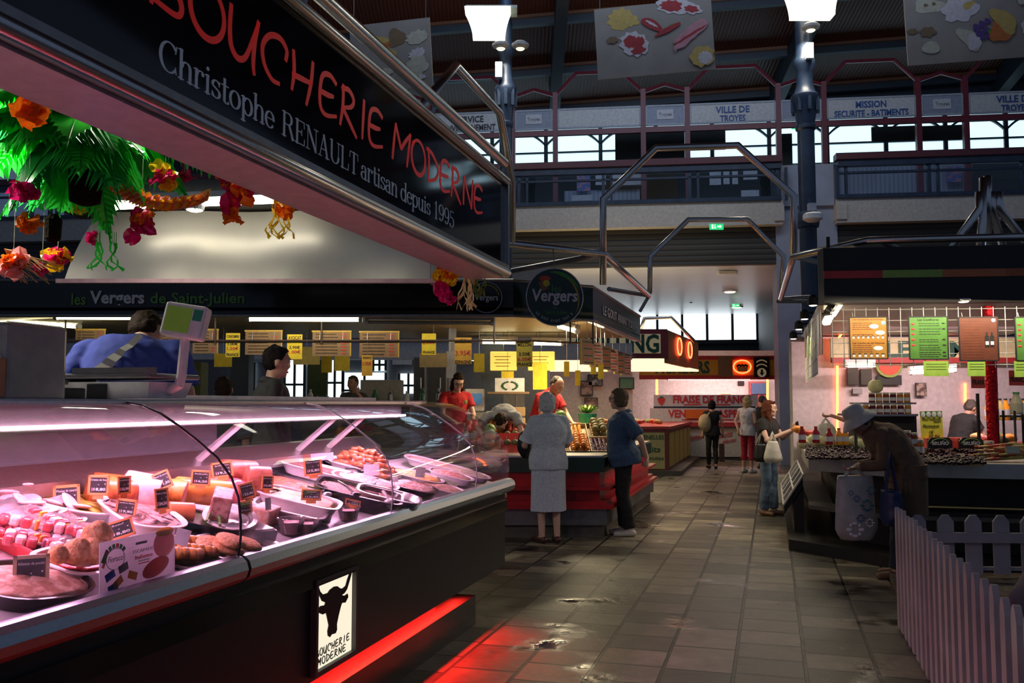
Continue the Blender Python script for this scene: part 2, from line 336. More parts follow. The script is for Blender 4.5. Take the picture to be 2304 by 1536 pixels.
# ---- gallery front: handrails, glass balustrade, posts
b = MB()
for u0, u1 in ((-22, -.12), (1.25, 12)):
    fbox(b, u0, u1, -.10, .10, 7.42, 7.58); fbox(b, u0, u1, -.05, .05, 7.24, 7.29); fbox(b, u0, u1, -.06, .06, 6.62, 6.72)
    k = u0
    while k <= u1 + .01: fbox(b, k - .04, k + .04, -.05, .05, 6.62, 7.45); fbox(b, k + .18, k + .24, -.05, .05, 6.62, 7.45); k += 2.18
RL = thing('gallery_railing', 'dark blue iron railing with red top board along the upper gallery', 'railing', fp(0, 0, 6.62)); b.build('railing_bars', IRON, RL)
b = MB(); fbox(b, -22, -.1, -.16, .16, 7.58, 7.74); fbox(b, 1.2, 12, -.16, .16, 7.58, 7.74); b.build('handrail', mat('dark_red_rail', (.10, .025, .035), .4), RL, plabel='dark red handrail board')
GLZ = glass('clear_pane', (.8, .86, .92))
b = MB(); fbox(b, -22, -.12, -.012, .012, 6.72, 7.4); fbox(b, 1.25, 12, -.012, .012, 6.72, 7.4); b.build('trim_23', GLZ, kind='structure')
# ---- set-back glazed front with red steel frames
wg = 2.2
mull = [fu(px, 250, wg)[0] for px in (1258, 1447, 1546, 1748, 1853, 2066, 2177)]
per = ((mull[5] - mull[1]) / 2); b0 = mull[2] - mull[1]
edges = []                                # (u0, u1, wide)
for k in range(-6, 4):
    a = mull[1] + per * k; edges += [(a, a + b0, 0), (a + b0, a + per, 1)]
REDF = mat('red_steel_frame', (.17, .02, .034), .4); zs0 = fu(1650, 277, wg)[1]; zs1 = fu(1650, 232, wg)[1]
b = MB()
for u0, u1, wide in edges: fbox(b, u0 - .07, u0 + .07, wg - .06, wg + .1, 6.62, zs1 + .5)
fbox(b, edges[0][0], edges[-1][1], wg - .03, wg + .08, zs0 - .18, zs0 - .02)
zt0 = zs1 + .42
for u0, u1, wide in edges:
    if wide: pts = [fp(u0, wg, zt0), fp(u0 + .6, wg, zt0 + .62), fp(u1 - .6, wg, zt0 + .62), fp(u1, wg, zt0)]
    else: pts = [fp(u0, wg, zt0), fp((u0 + u1) / 2, wg, zt0 + .2), fp(u1, wg, zt0)]
    b.tube(pts, .055, 6)
b.build('trim_24', REDF, kind='structure')
BLUEL = mat('blue_lettering', (.03, .09, .30), .5); DKL = mat('dark_lettering', (.02, .02, .035), .5); PBLUE = mat('faded_blue_lettering', (.25, .45, .85), .5); GREYL = mat('grey_lettering', (.25, .27, .3), .5)
PANEL = mat('sign_panel_white', (.62, .61, .60), .5); PANELG = mat('sign_panel_grey', (.30, .33, .42), .5)
def facade_X(u, w, z): return frame(fp(u, w, z), F, UP)
k_mid = [i for i, e in enumerate(edges) if abs(e[0] - mull[2]) < .05][0]
NAMES = {k_mid - 4: [('SERVICE', DKL), ('ENVIRONNEMENT', DKL)], k_mid: [('VILLE DE', BLUEL), ('TROYES', BLUEL)], k_mid + 2: [('MISSION', BLUEL), ('SECURITE - BATIMENTS', BLUEL)], k_mid + 4: [('VILLE DE', BLUEL), ('TROYES', BLUEL)]}
for i, (u0, u1, wide) in enumerate(edges):
    if u1 < -13 or u0 > 7: continue
    b = MB(); z0, z1 = zs0 + .02, zs1
    if i not in NAMES and wide: lab = 'blank white panel over the gallery glazing, between two narrow grey panels'
    elif wide:
        nm = {k_mid - 4: 'white panel lettered SERVICE ENVIRONNEMENT behind the steel rails', k_mid: 'white panel lettered VILLE DE TROYES left of the ringed iron column', k_mid + 2: 'white panel lettered MISSION SECURITE BATIMENTS over the gallery', k_mid + 4: 'white panel lettered VILLE DE TROYES at the right end of the gallery'}[i]; lab = nm
    else: lab = 'narrow grey panel with a small white badge over the gallery glazing'
    t = thing('gallery_sign_panel', lab, 'sign', fp((u0 + u1) / 2, wg - .05, z0), group='panels above the gallery glazing')
    fbox(b, u0 + .1, u1 - .1, wg - .03, wg + .04, z0, z1); b.build('panel_board', PANEL if wide else PANELG, t)
    b = MB(); fbox(b, u0 + .09, u1 - .09, wg - .05, wg - .02, z0 - .02, z0 + .03); fbox(b, u0 + .09, u1 - .09, wg - .05, wg - .02, z1 - .03, z1 + .02); fbox(b, u0 + .07, u0 + .11, wg - .05, wg - .02, z0, z1); fbox(b, u1 - .11, u1 - .07, wg - .05, wg - .02, z0, z1); b.build('panel_edge', mat('panel_edge_grey', (.42, .44, .5), .5), t)
    if i in NAMES:
        b = MB(); zz = z1 - .08
        for s_, m_ in NAMES[i]:
            w_ = len(s_) * .115 if len(s_) < 18 else 1.95
            b.use(m_).text(s_, w_, .19, facade_X((u0 + u1) / 2, wg - .04, zz - .11), .01, bold=.02); zz -= .25
        b.build('lettering', None, t)
    elif not wide:
        b = MB(); uc = (u0 + u1) / 2; fbox(b, uc - .23, uc + .23, wg - .05, wg - .03, z0 + .15, z1 - .12); b.build('badge', mat('badge_white', (.6, .6, .62), .5), t)
        MB().use(GREYL).text('Troyes', .36, .12, facade_X(uc, wg - .06, (z0 + z1) / 2), .008).build('lettering', None, t)
# window band far behind the glazing: sky seen between iron arches
wk = 5.0; zA = fu(1650, 349, wk)[1]; zB = fu(1650, 281, wk)[1]
b = MB(); fbox(b, -16, 8, wk, wk + .05, zA - .3, zB + .4); win2 = b.build('window_2', glow('pale_blue_daylight', (.55, .84, 1.0), 1.5), kind='structure')
b = MB().use(DIRON)
for k in range(-9, 6):
    uc = .45 + k * 1.72
    fbox(b, uc - .06, uc + .06, wk - .1, wk - .02, zA - .5, zB + .5)
    n = 9
    for s_ in (-1, 1):                    # arch spandrels
        for i in range(n):
            a0, a1 = i / n, (i + 1) / n
            f0 = zB - .02 - .45 * a0 ** 2.2; f1 = zB - .02 - .45 * a1 ** 2.2
            ua, ub = uc + s_ * .86 * (1 - a0), uc + s_ * .86 * (1 - a1)
            b.hexa([fp(ua, wk - .1, f0 - .05), fp(ub, wk - .1, f1 - .05), fp(ub, wk - .02, f1 - .05), fp(ua, wk - .02, f0 - .05)], [fp(ua, wk - .1, f0 + .03), fp(ub, wk - .1, f1 + .03), fp(ub, wk - .02, f1 + .03), fp(ua, wk - .02, f0 + .03)])
fbox(b, -16, 8, wk - .1, wk - .02, zA + .22, zA + .27); fbox(b, -16, 8, wk - .1, wk + .1, zB + .05, zB + 1.4)
b.build('window_frame', DIRON, win2)
OFFD = mat('office_dark', (.03, .035, .035), .7); OFFP = slats('pale_blinds', (.26, .3, .38), (.42, .46, .55), 2.6, 'x', .7)
b = MB().use(OFFD); fbox(b, -22, 9, wk + .15, wk + .3, 6.6, 11.0)
b.build('wall_gallery', OFFD, kind='structure')
def office(px0, px1, py0, py1, m, w=3.6, name='office_partition', label='', cat='partition', grp='office partitions behind the gallery glazing'):
    u0, za = fu(px0, py1, w); u1, zb_ = fu(px1, py0, w); b = MB(); fbox(b, u0, u1, w, w + .06, za, zb_); return b.build(name, m, label=label, cat=cat, group=grp)
for (x0, x1, y0, y1, m, l) in ((1385, 1455, 290, 440, OFFD, 'dark office partition behind the gallery, left of the blank panel post'), (1452, 1540, 290, 372, OFFD, 'dark cupboard back behind the narrow gallery bay left of VILLE DE TROYES'), (1553, 1632, 285, 338, OFFD, 'dark panel behind the glazing under VILLE DE TROYES'), (1962, 2064, 282, 318, OFFD, 'dark blind half lowered under MISSION panel'), (2072, 2172, 280, 316, OFFD, 'dark blind half lowered in the narrow bay right of MISSION panel'),
                                (1880, 2064, 366, 446, OFFP, 'pale vertical blinds behind the railing under MISSION panel'), (2074, 2174, 362, 446, OFFP, 'pale vertical blinds in the narrow bay right of MISSION panel'), (1270, 1440, 425, 462, OFFP, 'low pale cabinet behind the gallery railing on the left'), (1760, 1782, 300, 372, OFFD, 'dark door leaf beside the ringed iron column'), (2190, 2300, 362, 405, OFFD, 'dark counter behind the railing at the right end')):
    office(x0, x1, y0, y1, m, 3.6 if m is not OFFP else 3.3, label=l)
PAPER = mat('white_paper', (.62, .64, .68), .7); POST = spot('poster_print', (.10, .18, .5), (.5, .25, .35), 9, .5, .6, 0)
for (x0, x1, y0, y1, m, l) in ((1298, 1328, 394, 430, POST, 'blue poster behind the gallery railing on the left'), (1340, 1363, 392, 416, PAPER, 'white notice beside the blue poster on the gallery'), (1377, 1442, 390, 417, PAPER, 'wide white notice behind the gallery railing'), (1597, 1622, 384, 416, PAPER, 'white notice under VILLE DE TROYES panel'), (1628, 1641, 374, 414, PAPER, 'narrow white notice, middle of the three under VILLE DE TROYES'), (1648, 1660, 374, 414, PAPER, 'narrow white notice, last of the three under VILLE DE TROYES'), (1673, 1704, 383, 404, PAPER, 'white notice near the gallery railing beside the iron column'), (1668, 1708, 427, 442, PAPER, 'white sheet low behind the railing beside the column'), (2130, 2162, 374, 410, POST, 'red and blue poster on the pale blinds at right'), (1287, 1332, 438, 452, PAPER, 'white box on the cabinet behind the left railing')):
    office(x0, x1, y0, y1, m, 3.0, 'notice', l, 'notice', 'notices behind the gallery glazing')
# ---- exit signs
def exit_sign(px, py, Y, w, lab):
    p = at(px, py, Y); t = thing('exit_sign', lab, 'exit sign', p, group='green exit signs'); g = glow('exit_green', (.02, .5, .16), 1.1); wg_ = glow('exit_white', (.8, 1, .85), 1.6); h = w * .42
    X = TR(p); MB().box((0, 0, 0), (w, .05, h), X).build('sign_box', g, t)
    b = MB().use(wg_)                     # running figure, door and arrow
    b.box((-.3 * w, -.03, 0), (.1 * w, .012, h * .7), X); b.prism([(-.04 * w, -.1 * h), (.16 * w, -.1 * h), (.16 * w, -.25 * h), (.28 * w, 0), (.16 * w, .25 * h), (.16 * w, .1 * h), (-.04 * w, .1 * h)], .012, X @ M4.Translation((.08 * w, -.03, 0)) @ M4.Rotation(PI / 2, 4, 'X'))
    b.ell((-.12 * w, -.03, .26 * h), (.035 * w, .01, .09 * h), X, 8, 5); b.tube([X @ V((-.14 * w, -.03, .12 * h)), X @ V((-.12 * w, -.03, -.1 * h)), X @ V((-.17 * w, -.03, -.32 * h))], .02 * w, 5); b.tube([X @ V((-.12 * w, -.03, -.1 * h)), X @ V((-.05 * w, -.03, -.3 * h))], .02 * w, 5)
    b.build('pictogram', None, t)
exit_sign(1612, 510, 21.6, .34, 'green lit exit sign under the gallery edge'); exit_sign(1655, 687, 30, .28, 'green lit exit sign hanging near the far window'); exit_sign(1791, 286, 24.4, .24, 'green lit exit sign beside the ringed iron column')
for px, py, Y in ((1642, 636, 27.5), (1657, 677, 32)):
    p = at(px, py, Y); p.z = 5.04; t = thing('ceiling_downlight', 'round recessed light in the slatted ceiling, %s' % ('nearer one' if Y < 30 else 'farther one above the exit sign'), 'ceiling light', p, group='round ceiling lights under the gallery')
    MB().lathe([(.21, 0), (.24, .02), (.24, .05)], p - V((0, 0, .05))).build('light_ring', WHITE, t); MB().lathe([(.14, 0), (.19, .03)], p - V((0, 0, .07))).build('light_lens', glow('warm_lens', (1, .82, .45), 4), t)
p = at(1635, 588, 23.5); p.z = 5.0; MB().box(p, (.5, .3, .1), bev=.02).build('ceiling_vent', WHITE, label='white ventilation box on the slatted ceiling edge', cat='vent')
p = at(1555, 676, 31); MB().ell(p, (.09, .09, .09)).build('security_camera', BLACKM, label='small dark dome camera under the slatted ceiling', cat='camera')
# ---- iron columns with lamps
def column(px, Y, lab, k, shade_py, toplab, shape):
    x = at(px, 600, Y).x
    zc = lambda py: at(px, py, Y).z
    t = thing('iron_column', lab, 'column', (x, Y, 0)); r = .185 * k
    z1 = zc(295 if shape else 255) if shape else zc(290)
    MB().lathe([(r * 1.9, 0), (r * 1.9, .5), (r * 1.4, .6), (r * 1.35, 1.1), (r * 1.1, 1.25), (r, 1.5), (r, z1)], (x, Y, 0), 20).build('shaft', IRON, t, smooth='auto')
    za = z1; h = (zc(110) - z1) if shape else 2.3
    MB().lathe([(r, za), (r * 1.2, za + .02 * h), (r * 1.2, za + .06 * h), (r * 1.05, za + .07 * h), (r * 1.25, za + .2 * h), (r * 1.5, za + .33 * h), (r * 1.7, za + .38 * h), (r * 1.7, za + .42 * h), (r * 1.25, za + .46 * h), (r * 1.0, za + .55 * h), (r * .95, za + .72 * h), (r * 1.25, za + .78 * h), (r * 1.25, za + .86 * h), (r * 1.0, za + .9 * h), (r * .95, roof_z(Y) - .1)], (x, Y, 0), 20).build('capital', IRON, t, smooth='auto')
    for a in range(8):
        c = V((x + cos(a * PI / 4) * r * 1.5, Y + sin(a * PI / 4) * r * 1.5, za + .3 * h)); MB().box(c, (.07, .07, .16 * h)).build('capital_bracket', IRON, t)
    if shape:
        zq = zc(490); MB().lathe([(r * 1.25, zq - .22), (r * 1.35, zq - .1), (r * 1.3, zq + .05), (r * 1.2, zq + .12)], (x, Y - .0, 0), 18).build('pipe_collar', IRON, t)
        MB().lathe([(.10, 0), (.21, .06), (.21, .16), (.16, .2)], (x, Y - .32, zq - .16), 16).build('white_fitting', WHITE, t, plabel='white plastic fitting clamped on the shaft'); MB().box((x, Y - .28, zq + .18), (.16, .14, .16)).build('junction_box', PALE, t)
        MB().box((x + .03, Y - .25, zc(126)), (.16, .16, .36), bev=.01).build('junction_box', mat('pale_grey_plastic', (.5, .54, .62), .5), t, plabel='pale grey box on the shaft')
    else: MB().box((x - .16, Y - .25, zc(168)), (.16, .16, .36), bev=.01).build('junction_box', mat('pale_grey_plastic', (.5, .54, .62), .5), t, plabel='pale grey box on the shaft')
    # lamp: flared translucent shade
    w = 1.12 if shape else 1.05; h2 = .74 if shape else .62
    zl = zc(62) if shape else zc(106); xl = x + (.02 if shape else -.32)
    L = thing('pendant_lamp', toplab, 'lamp', (xl, Y - .45, zl), group='flared hall lamps on the iron columns'); n = 9; g = []
    rs = []
    for i in range(n):
        q = i / (n - 1); ww = (.40 + .17 * q ** 1.8) * w / 1.0; dd = ww * .55; hh = zl + h2 * q
        rs.append([V((xl - ww, Y - .45 - dd, hh)), V((xl + ww * (1 if shape else .72), Y - .45 - dd, hh)), V((xl + ww * (1 if shape else .72), Y - .45 + dd * .4, hh)), V((xl - ww, Y - .45 + dd * .4, hh))])
    MB().rings(rs).build('lamp_shade', glow('lamp_shade_glow', (1.0, .93, .74), 3.2), L)
    MB().box((xl, Y - .45, zl + h2 + .03), (w * 1.1, .5, .06)).build('lamp_housing', mat('grey_green_metal', (.2, .24, .22), .4), L)
    MB().box((x, Y - .25, zl + h2 + .1), (.1, .5, .1)).build('lamp_bracket', IRON, L)
    s2 = thing('spotlight', 'small round spotlight under the lamp on the %s iron column' % ('ringed' if shape else 'farther'), 'spotlight', (xl, Y - .4, zc(86) if shape else zc(126)), group='small spotlights on the columns')
    for q in ((0,) if shape else (-.12, .28)):
        c = V((x + .02 + q * 1.1, Y - .42, zc(86) if shape else zc(126))); MB().lathe([(.1, 0), (.19, .05), (.2, .1), (.12, .16)], c, 16).build('spotlight_head', mat('grey_cast_metal', (.3, .3, .31), .4), s2); MB().lathe([(.08, -.02), (.1, .0)], c, 12).build('spotlight_lens', glow('spot_lens', (1, .9, .55), 5 if not shape else 1.5), s2)
column(1820, 19.5, 'blue iron column with ringed capital beside the pink walled stall', 1.0, 0, 'bright flared lamp at the top of the ringed iron column', True)
column(1138, 20.0, 'blue iron column rising behind the red lettered sign',  .8, 0, 'bright flared lamp on the farther iron column', False)
area('hall_lamp_light', at(1820, 70, 19.0), (0, -.3, -1), 60, (1, .92, .75), .8, .4)
area('hall_lamp_light', at(1112, 110, 19.4), (0, -.3, -1), 60, (1, .92, .75), .8, .4)
area('gallery_skylight', (2.5, 15.5, 12.6), (.05, .9, -.3), 250, (.62, .76, 1.0), 12, 3, 150)  # fill lamp below the closed roof, added to light gallery and banners
# ================================================================== LETTERING
def arc(cx, cy, rx, ry, a0, a1, n=14): return [(cx + rx * cos(R(a0 + (a1 - a0) * i / n)), cy + ry * sin(R(a0 + (a1 - a0) * i / n))) for i in range(n + 1)]
def ribbon(b, pts, wf, d, X):             # flat stroke with thickness d; wf(dx, dy) gives the half width
    ps = [V((p[0], p[1], 0)) for p in pts]; top = []; bot = []
    for i, p in enumerate(ps):
        a = ps[max(0, i - 1)]; c = ps[min(len(ps) - 1, i + 1)]; t = (c - a).normalized(); n = V((-t.y, t.x, 0)); w = wf(t.x, t.y, i / max(1, len(ps) - 1))
        if i == 0: p = p - t * w * .5
        if i == len(ps) - 1: p = p + t * w * .5
        top.append((p + n * w, p - n * w))
    vs = []
    for l, r_ in top: vs += [l, r_, l + V((0, 0, d)), r_ + V((0, 0, d))]
    fs = []
    for i in range(len(ps) - 1):
        q = 4 * i; fs += [(q + 2, q + 3, q + 7, q + 6), (q, q + 4, q + 5, q + 1), (q, q + 2, q + 6, q + 4), (q + 1, q + 5, q + 7, q + 3)]
    q = 4 * (len(ps) - 1); fs += [(0, 1, 3, 2), (q, q + 2, q + 3, q + 1)]
    b.add(vs, fs, X)
BRUSH = {'B': [[(.1, 1), (.12, .5), (.05, 0)], [(.0, .98), (.5, .95), (.78, .82), (.7, .62), (.15, .53)], [(.15, .53), (.7, .5), (1, .28), (.85, .05), (.0, .1)]],
         'O': [[(.12, .8)] + arc(.52, .5, .46, .5, 130, 490, 22)], 'U': [[(.05, .95), (.02, .5), (.08, .15), (.3, .0), (.55, .12), (.78, .55), (.98, 1)], [(.98, 1), (.86, .55), (.82, .1), (.86, -.12)]],
         'C': [[(.95, .62), (.98, .85), (.7, 1.0), (.3, .9), (.04, .6), (.1, .25), (.4, .02), (.7, .02)]],
         'H': [[(.1, .95), (.14, .5), (.05, .08)], [(.08, .42), (.5, .46), (.95, .5)], [(1.0, 1), (.92, .5), (.72, -.05)]],
         'E': [[(.95, .9), (.6, 1.0), (.2, .88), (.06, .5), (.1, .12), (.4, .0), (.98, .12)], [(.1, .48), (.5, .5), (.8, .55)]],
         'R': [[(.18, 1), (.16, .5), (.02, .0)], [(.1, .9), (.5, .98), (.8, .82), (.65, .6), (.14, .45)], [(.14, .45), (.55, .2), (1, -.08)]],
         'I': [[(.6, 1), (.5, .5), (.4, .0)]], 'M': [[(.05, 0), (.12, .5), (.2, 1)], [(.2, 1), (.45, .5), (.5, .42)], [(.5, .42), (.72, .7), (1, 1)], [(1, 1), (.9, .5), (.82, .02)]],
         'D': [[(.14, 1), (.2, .5), (.12, .02)], [(.0, .96), (.5, .9), (1, .55), (.75, .2), (.1, .0)]], 'N': [[(.1, 0), (.12, .5), (.15, .95)], [(.15, .95), (.5, .45), (.85, .02)], [(.85, .02), (.9, .5), (.98, 1.02)]]}
def brush(b, ch, x0, x1, y0, y1, w, d, X):
    for st in BRUSH[ch]:
        pts = []
        for i in range(len(st) - 1):      # Catmull-Rom smoothing
            p0, p1, p2, p3 = st[max(0, i - 1)], st[i], st[i + 1], st[min(len(st) - 1, i + 2)]
            for k in range(5):
                u = k / 5; pts.append(tuple(.5 * (2 * p1[j] + (p2[j] - p0[j]) * u + (2 * p0[j] - 5 * p1[j] + 4 * p2[j] - p3[j]) * u * u + (3 * p1[j] - p0[j] - 3 * p2[j] + p3[j]) * u ** 3) for j in (0, 1)))
        pts.append(st[-1]); ribbon(b, [(x0 + (x1 - x0) * p[0], y0 + (y1 - y0) * p[1]) for p in pts], lambda dx, dy, u: w * (.75 + .3 * sin(3 * u + .4)), d, X)
SX = .64                                  # x height of the serif face
def _st(x, y0, y1, s=.11): return [('s', [(x, y0), (x, (y0 + y1) / 2), (x, y1)])], [('h', [(x - s, y0 + .015), (x + s, y0 + .015)])], [('h', [(x - s, y1 - .015), (x + .06, y1 - .015)])]
def stem(x, y0, y1, bot=True, top=True):
    a, b, c = _st(x, y0, y1); return a + (b if bot else []) + (c if top else [])
SERIF = {
 'C': (.72, [('n', arc(.38, .5, .32, .5, 45, 315, 26)), ('h', [(.62, .72), (.66, .98)]), ('h', [(.62, .26), (.66, .04)])]),
 'h': (.62, stem(.12, 0, 1) + stem(.48, 0, .44, top=False) + [('n', arc(.32, .44, .16, .2, 170, 0))]), 'n': (.62, stem(.12, 0, SX) + stem(.48, 0, .44, top=False) + [('n', arc(.32, .44, .16, .2, 170, 0))]),
 'r': (.46, stem(.12, 0, SX) + [('n', arc(.30, .46, .16, .18, 170, 60)), ('d', (.38, .55))]), 'i': (.28, stem(.13, 0, SX) + [('d', (.13, .88))]),
 's': (.44, [('n', arc(.22, .47, .15, .16, 30, 200, 10) + arc(.22, .17, .16, .16, 50, -160, 12)), ('h', [(.36, .46), (.38, .62)]), ('h', [(.06, .2), (.05, .03)])]),
 't': (.38, [('s', [(.16, .1), (.16, .4), (.16, .86)]), ('h', [(.02, .63), (.34, .63)]), ('n', arc(.26, .12, .10, .12, 180, 330, 8))]), 'o': (.56, [('n', arc(.27, .32, .22, .32, 0, 360, 26))]),
 'p': (.60, stem(.12, -.28, SX) + [('n', arc(.33, .32, .2, .32, 140, -140, 22))]), 'd': (.60, stem(.48, 0, 1) + [('n', arc(.26, .32, .2, .32, 40, 320, 22))]),
 'e': (.50, [('n', arc(.26, .32, .21, .32, 5, 320, 24)), ('h', [(.08, .36), (.46, .36)])]), 'a': (.52, stem(.38, 0, .46, top=False) + [('n', arc(.23, .46, .15, .18, 0, 160, 10)), ('d', (.1, .5)), ('n', arc(.22, .18, .17, .18, 60, 320, 14))]),
 'u': (.62, stem(.12, .2, SX, bot=False) + stem(.48, 0, SX) + [('n', arc(.28, .2, .16, .2, 180, 350, 10))]),
 'R': (.72, stem(.14, 0, 1) + [('n', arc(.34, .76, .2, .24, 90, -90, 14)), ('h', [(.14, .99), (.36, .99)]), ('h', [(.14, .52), (.36, .52)]), ('s', [(.42, .5), (.54, .22), (.62, 0)]), ('h', [(.55, .02), (.72, .02)])]),
 'E': (.64, stem(.14, 0, 1) + [('h', [(.14, .985), (.54, .985)]), ('h', [(.14, .015), (.56, .015)]), ('h', [(.14, .52), (.4, .52)]), ('h', [(.53, .98), (.55, .74)]), ('h', [(.55, .02), (.57, .28)]), ('h', [(.4, .64), (.4, .4)])]),
 'N': (.76, [('h', [(.12, 0), (.12, 1)]), ('h', [(.62, 0), (.62, 1)]), ('s', [(.13, .98), (.38, .49), (.61, .02)]), ('h', [(.02, .015), (.24, .015)]), ('h', [(.0, .985), (.2, .985)]), ('h', [(.5, .985), (.74, .985)])]),
 'A': (.72, [('h', [(.1, 0), (.34, 1)]), ('s', [(.34, .98), (.46, .5), (.58, 0)]), ('h', [(.18, .34), (.48, .34)]), ('h', [(.0, .015), (.22, .015)]), ('h', [(.46, .015), (.72, .015)])]),
 'U': (.74, stem(.14, .3, 1, bot=False) + [('n', arc(.37, .3, .23, .3, 180, 360, 14)), ('h', [(.6, .3), (.6, 1)]), ('h', [(.5, .985), (.72, .985)])]), 'L': (.62, stem(.14, 0, 1) + [('h', [(.14, .015), (.56, .015)]), ('h', [(.55, .02), (.57, .32)])]),
 'T': (.66, stem(.33, 0, 1, top=False) + [('h', [(.04, .985), (.62, .985)]), ('h', [(.05, .98), (.03, .7)]), ('h', [(.61, .98), (.63, .7)])]),
 '1': (.44, stem(.2, 0, 1, top=False) + [('h', [(.08, .86), (.2, .98)])]), '9': (.54, [('n', arc(.26, .7, .2, .3, 0, 360, 22)), ('n', [(.46, .7), (.46, .45), (.4, .18), (.26, .03), (.14, .05)]), ('d', (.13, .12))]),
 '5': (.54, [('h', [(.12, .98), (.44, .98)]), ('h', [(.12, .98), (.12, .55)]), ('n', arc(.22, .31, .22, .3, 120, -140, 20)), ('d', (.08, .14))]), ' ': (.3, [])}
def serif(b, body, x0, x1, y0, h, d, X):
    wid = sum(SERIF[c][0] for c in body); k = (x1 - x0) / (wid * h); x = x0
    th, tn = .075 * h, .02 * h
    for c in body:
        w, st = SERIF[c]
        for kind, pts in st:
            if kind == 'd': b.prism([(x + (pts[0] + .06 * cos(a * PI / 6)) * h * k, y0 + (pts[1] + .075 * sin(a * PI / 6)) * h) for a in range(12)], d, X); continue
            q = [(x + p[0] * h * k, y0 + p[1] * h) for p in pts]
            ribbon(b, q, (lambda dx, dy, u: tn) if kind == 'h' else (lambda dx, dy, u: th * .95) if kind == 's' else (lambda dx, dy, u: tn + (th - tn) * min(1, abs(dy) ** 1.6)), d, X)
        x += w * h * k
# ================================================================== BUTCHER STALL (local: t back along the aisle, n out of the counter, z up)
B0 = gz(1136, 1270, .3); B0.z = 0
def bp(t, n, z): return B0 - AX * t + NX * n + V((0, 0, z))
def bbox(b, t0, t1, n0, n1, z0, z1):
    return b.hexa([bp(t1, n0, z0), bp(t1, n1, z0), bp(t0, n1, z0), bp(t0, n0, z0)], [bp(t1, n0, z1), bp(t1, n1, z1), bp(t0, n1, z1), bp(t0, n0, z1)])
def bX(t, n, z): return frame(bp(t, n, z), AX, UP)          # faces the aisle, x runs to the right as seen from it
TE = 7.2
PANELM = mat('anthracite_panel', (.010, .012, .017), .38, nz=(3, .1)); BUMP = mat('brushed_aluminium', (.42, .49, .58), .33, 1, nz=(80, .06))
stall = thing('display_counter', 'long curved-glass meat display counter with dark front and aluminium bumper', 'display counter', bp(2, -.4, 0))
b = MB(); bbox(b, 0, TE, -1.0, 0, .3, .86); b.build('front_panel', PANELM, stall)
b = MB(); bbox(b, 0, TE, -.04, .02, .72, .80); b.build('front_moulding', BLACK, stall)
prof = [(.0, .86), (.045, .865), (.07, .885), (.08, .915), (.07, .945), (.05, .962), (.03, .965), (.015, .965), (.015, .94), (.0, .94)]
for t0, t1 in ((-.02, 3.645), (3.665, TE)):
    MB().rings([[bp(t, n, z) for n, z in prof] for t in (t0, t1)]).build('bumper', BUMP, stall, smooth=False)
b = MB(); bbox(b, 0, TE, -.02, .035, .94, .955); b.build('glass_channel', mat('pale_aluminium', (.6, .58, .6), .3, .8), stall)
DECKW = mat('white_deck', (.72, .70, .72), .3)
b = MB(); b.rings([[bp(t, n, z) for n, z in ((0, .86), (0, .905), (-.80, 1.115), (-.80, .86))] for t in (0, TE)]); b.build('deck', DECKW, stall)
b = MB(); bbox(b, .6, TE, -.86, -.80, .86, 1.175); b.build('rear_upstand', mat('black_plastic', (.015, .015, .018), .4), stall)
b = MB(); b.rings([[bp(t, n, z) for n, z in ((-.78, 1.175), (-.78, 1.23), (-.88, 1.30), (-.98, 1.30), (-.98, 1.175))] for t in (.6, TE)]); b.build('rear_ledge', STEEL, stall)
gp = [(.024, .95), (.034, 1.03), (.032, 1.10), (.02, 1.183), (-.012, 1.258), (-.08, 1.335), (-.175, 1.403), (-.26, 1.458), (-.343, 1.505), (-.428, 1.536), (-.52, 1.55)]
CG = glass('display_glass', (.97, .96, .97), 1.0, .012)
for i, (t0, t1) in enumerate(((.0, .80), (.803, 2.225), (2.230, 3.655), (3.662, TE))):
    g = [[bp(t, n, z) for n, z in gp] for t in (t0, t1)]; MB().sheet(g, .006).build('glass_front', CG, stall, smooth=True)
b = MB(); poly = [bp(.0, n, z) for n, z in gp] + [bp(.0, -.8, 1.55), bp(.0, -.8, .95)]; b.hexa(poly, [p + AX * .006 for p in poly]); b.build('glass_end', CG, stall)
for t in (.80, 2.228, 3.659): MB().tube([bp(t, n + .003, z + .003) for n, z in gp], .0035 if t < 3 else .005, 6).build('glass_joint', mat('joint_dark', (.02, .02, .025), .3) if t > 3 else mat('joint_clear', (.5, .5, .55), .2), stall)
b = MB(); bbox(b, .35, TE, -.98, -.52, 1.545, 1.565); bbox(b, .35, TE, -.98, -.94, 1.53, 1.59); b.build('top_shelf', mat('white_top', (.78, .72, .75), .25), stall)
b = MB(); bbox(b, .5, TE, -.54, -.50, 1.53, 1.558); b.build('top_trim', STEEL, stall)
PINKL = glow('pink_tube_glow', (1, .62, .80), 7)
b = MB(); bbox(b, .7, TE, -.565, -.54, 1.455, 1.468); b.build('strip_light', PINKL, stall)
b = MB(); bbox(b, .7, TE, -.62, -.575, 1.45, 1.53); b.build('light_housing', mat('housing_mauve', (.30, .27, .29), .4, .3), stall)
for t in (1.35, 1.75, 2.75, 4.4): b = MB(); b.tube([bp(t, -.86, 1.22), bp(t - .1, -.60, 1.47)], .018, 4); b.build('strut', WHITE, stall)
l = area('display_light', bp(3.7, -.5, 1.44), V((NX.x * .15, NX.y * .15, -1)), 82, (1, .44, .74), .05, 6.6); l.rotation_euler = frame((0, 0, 0), NX, AX).to_euler(); l.parent = stall; l.matrix_parent_inverse = WM[stall.name].inverted()
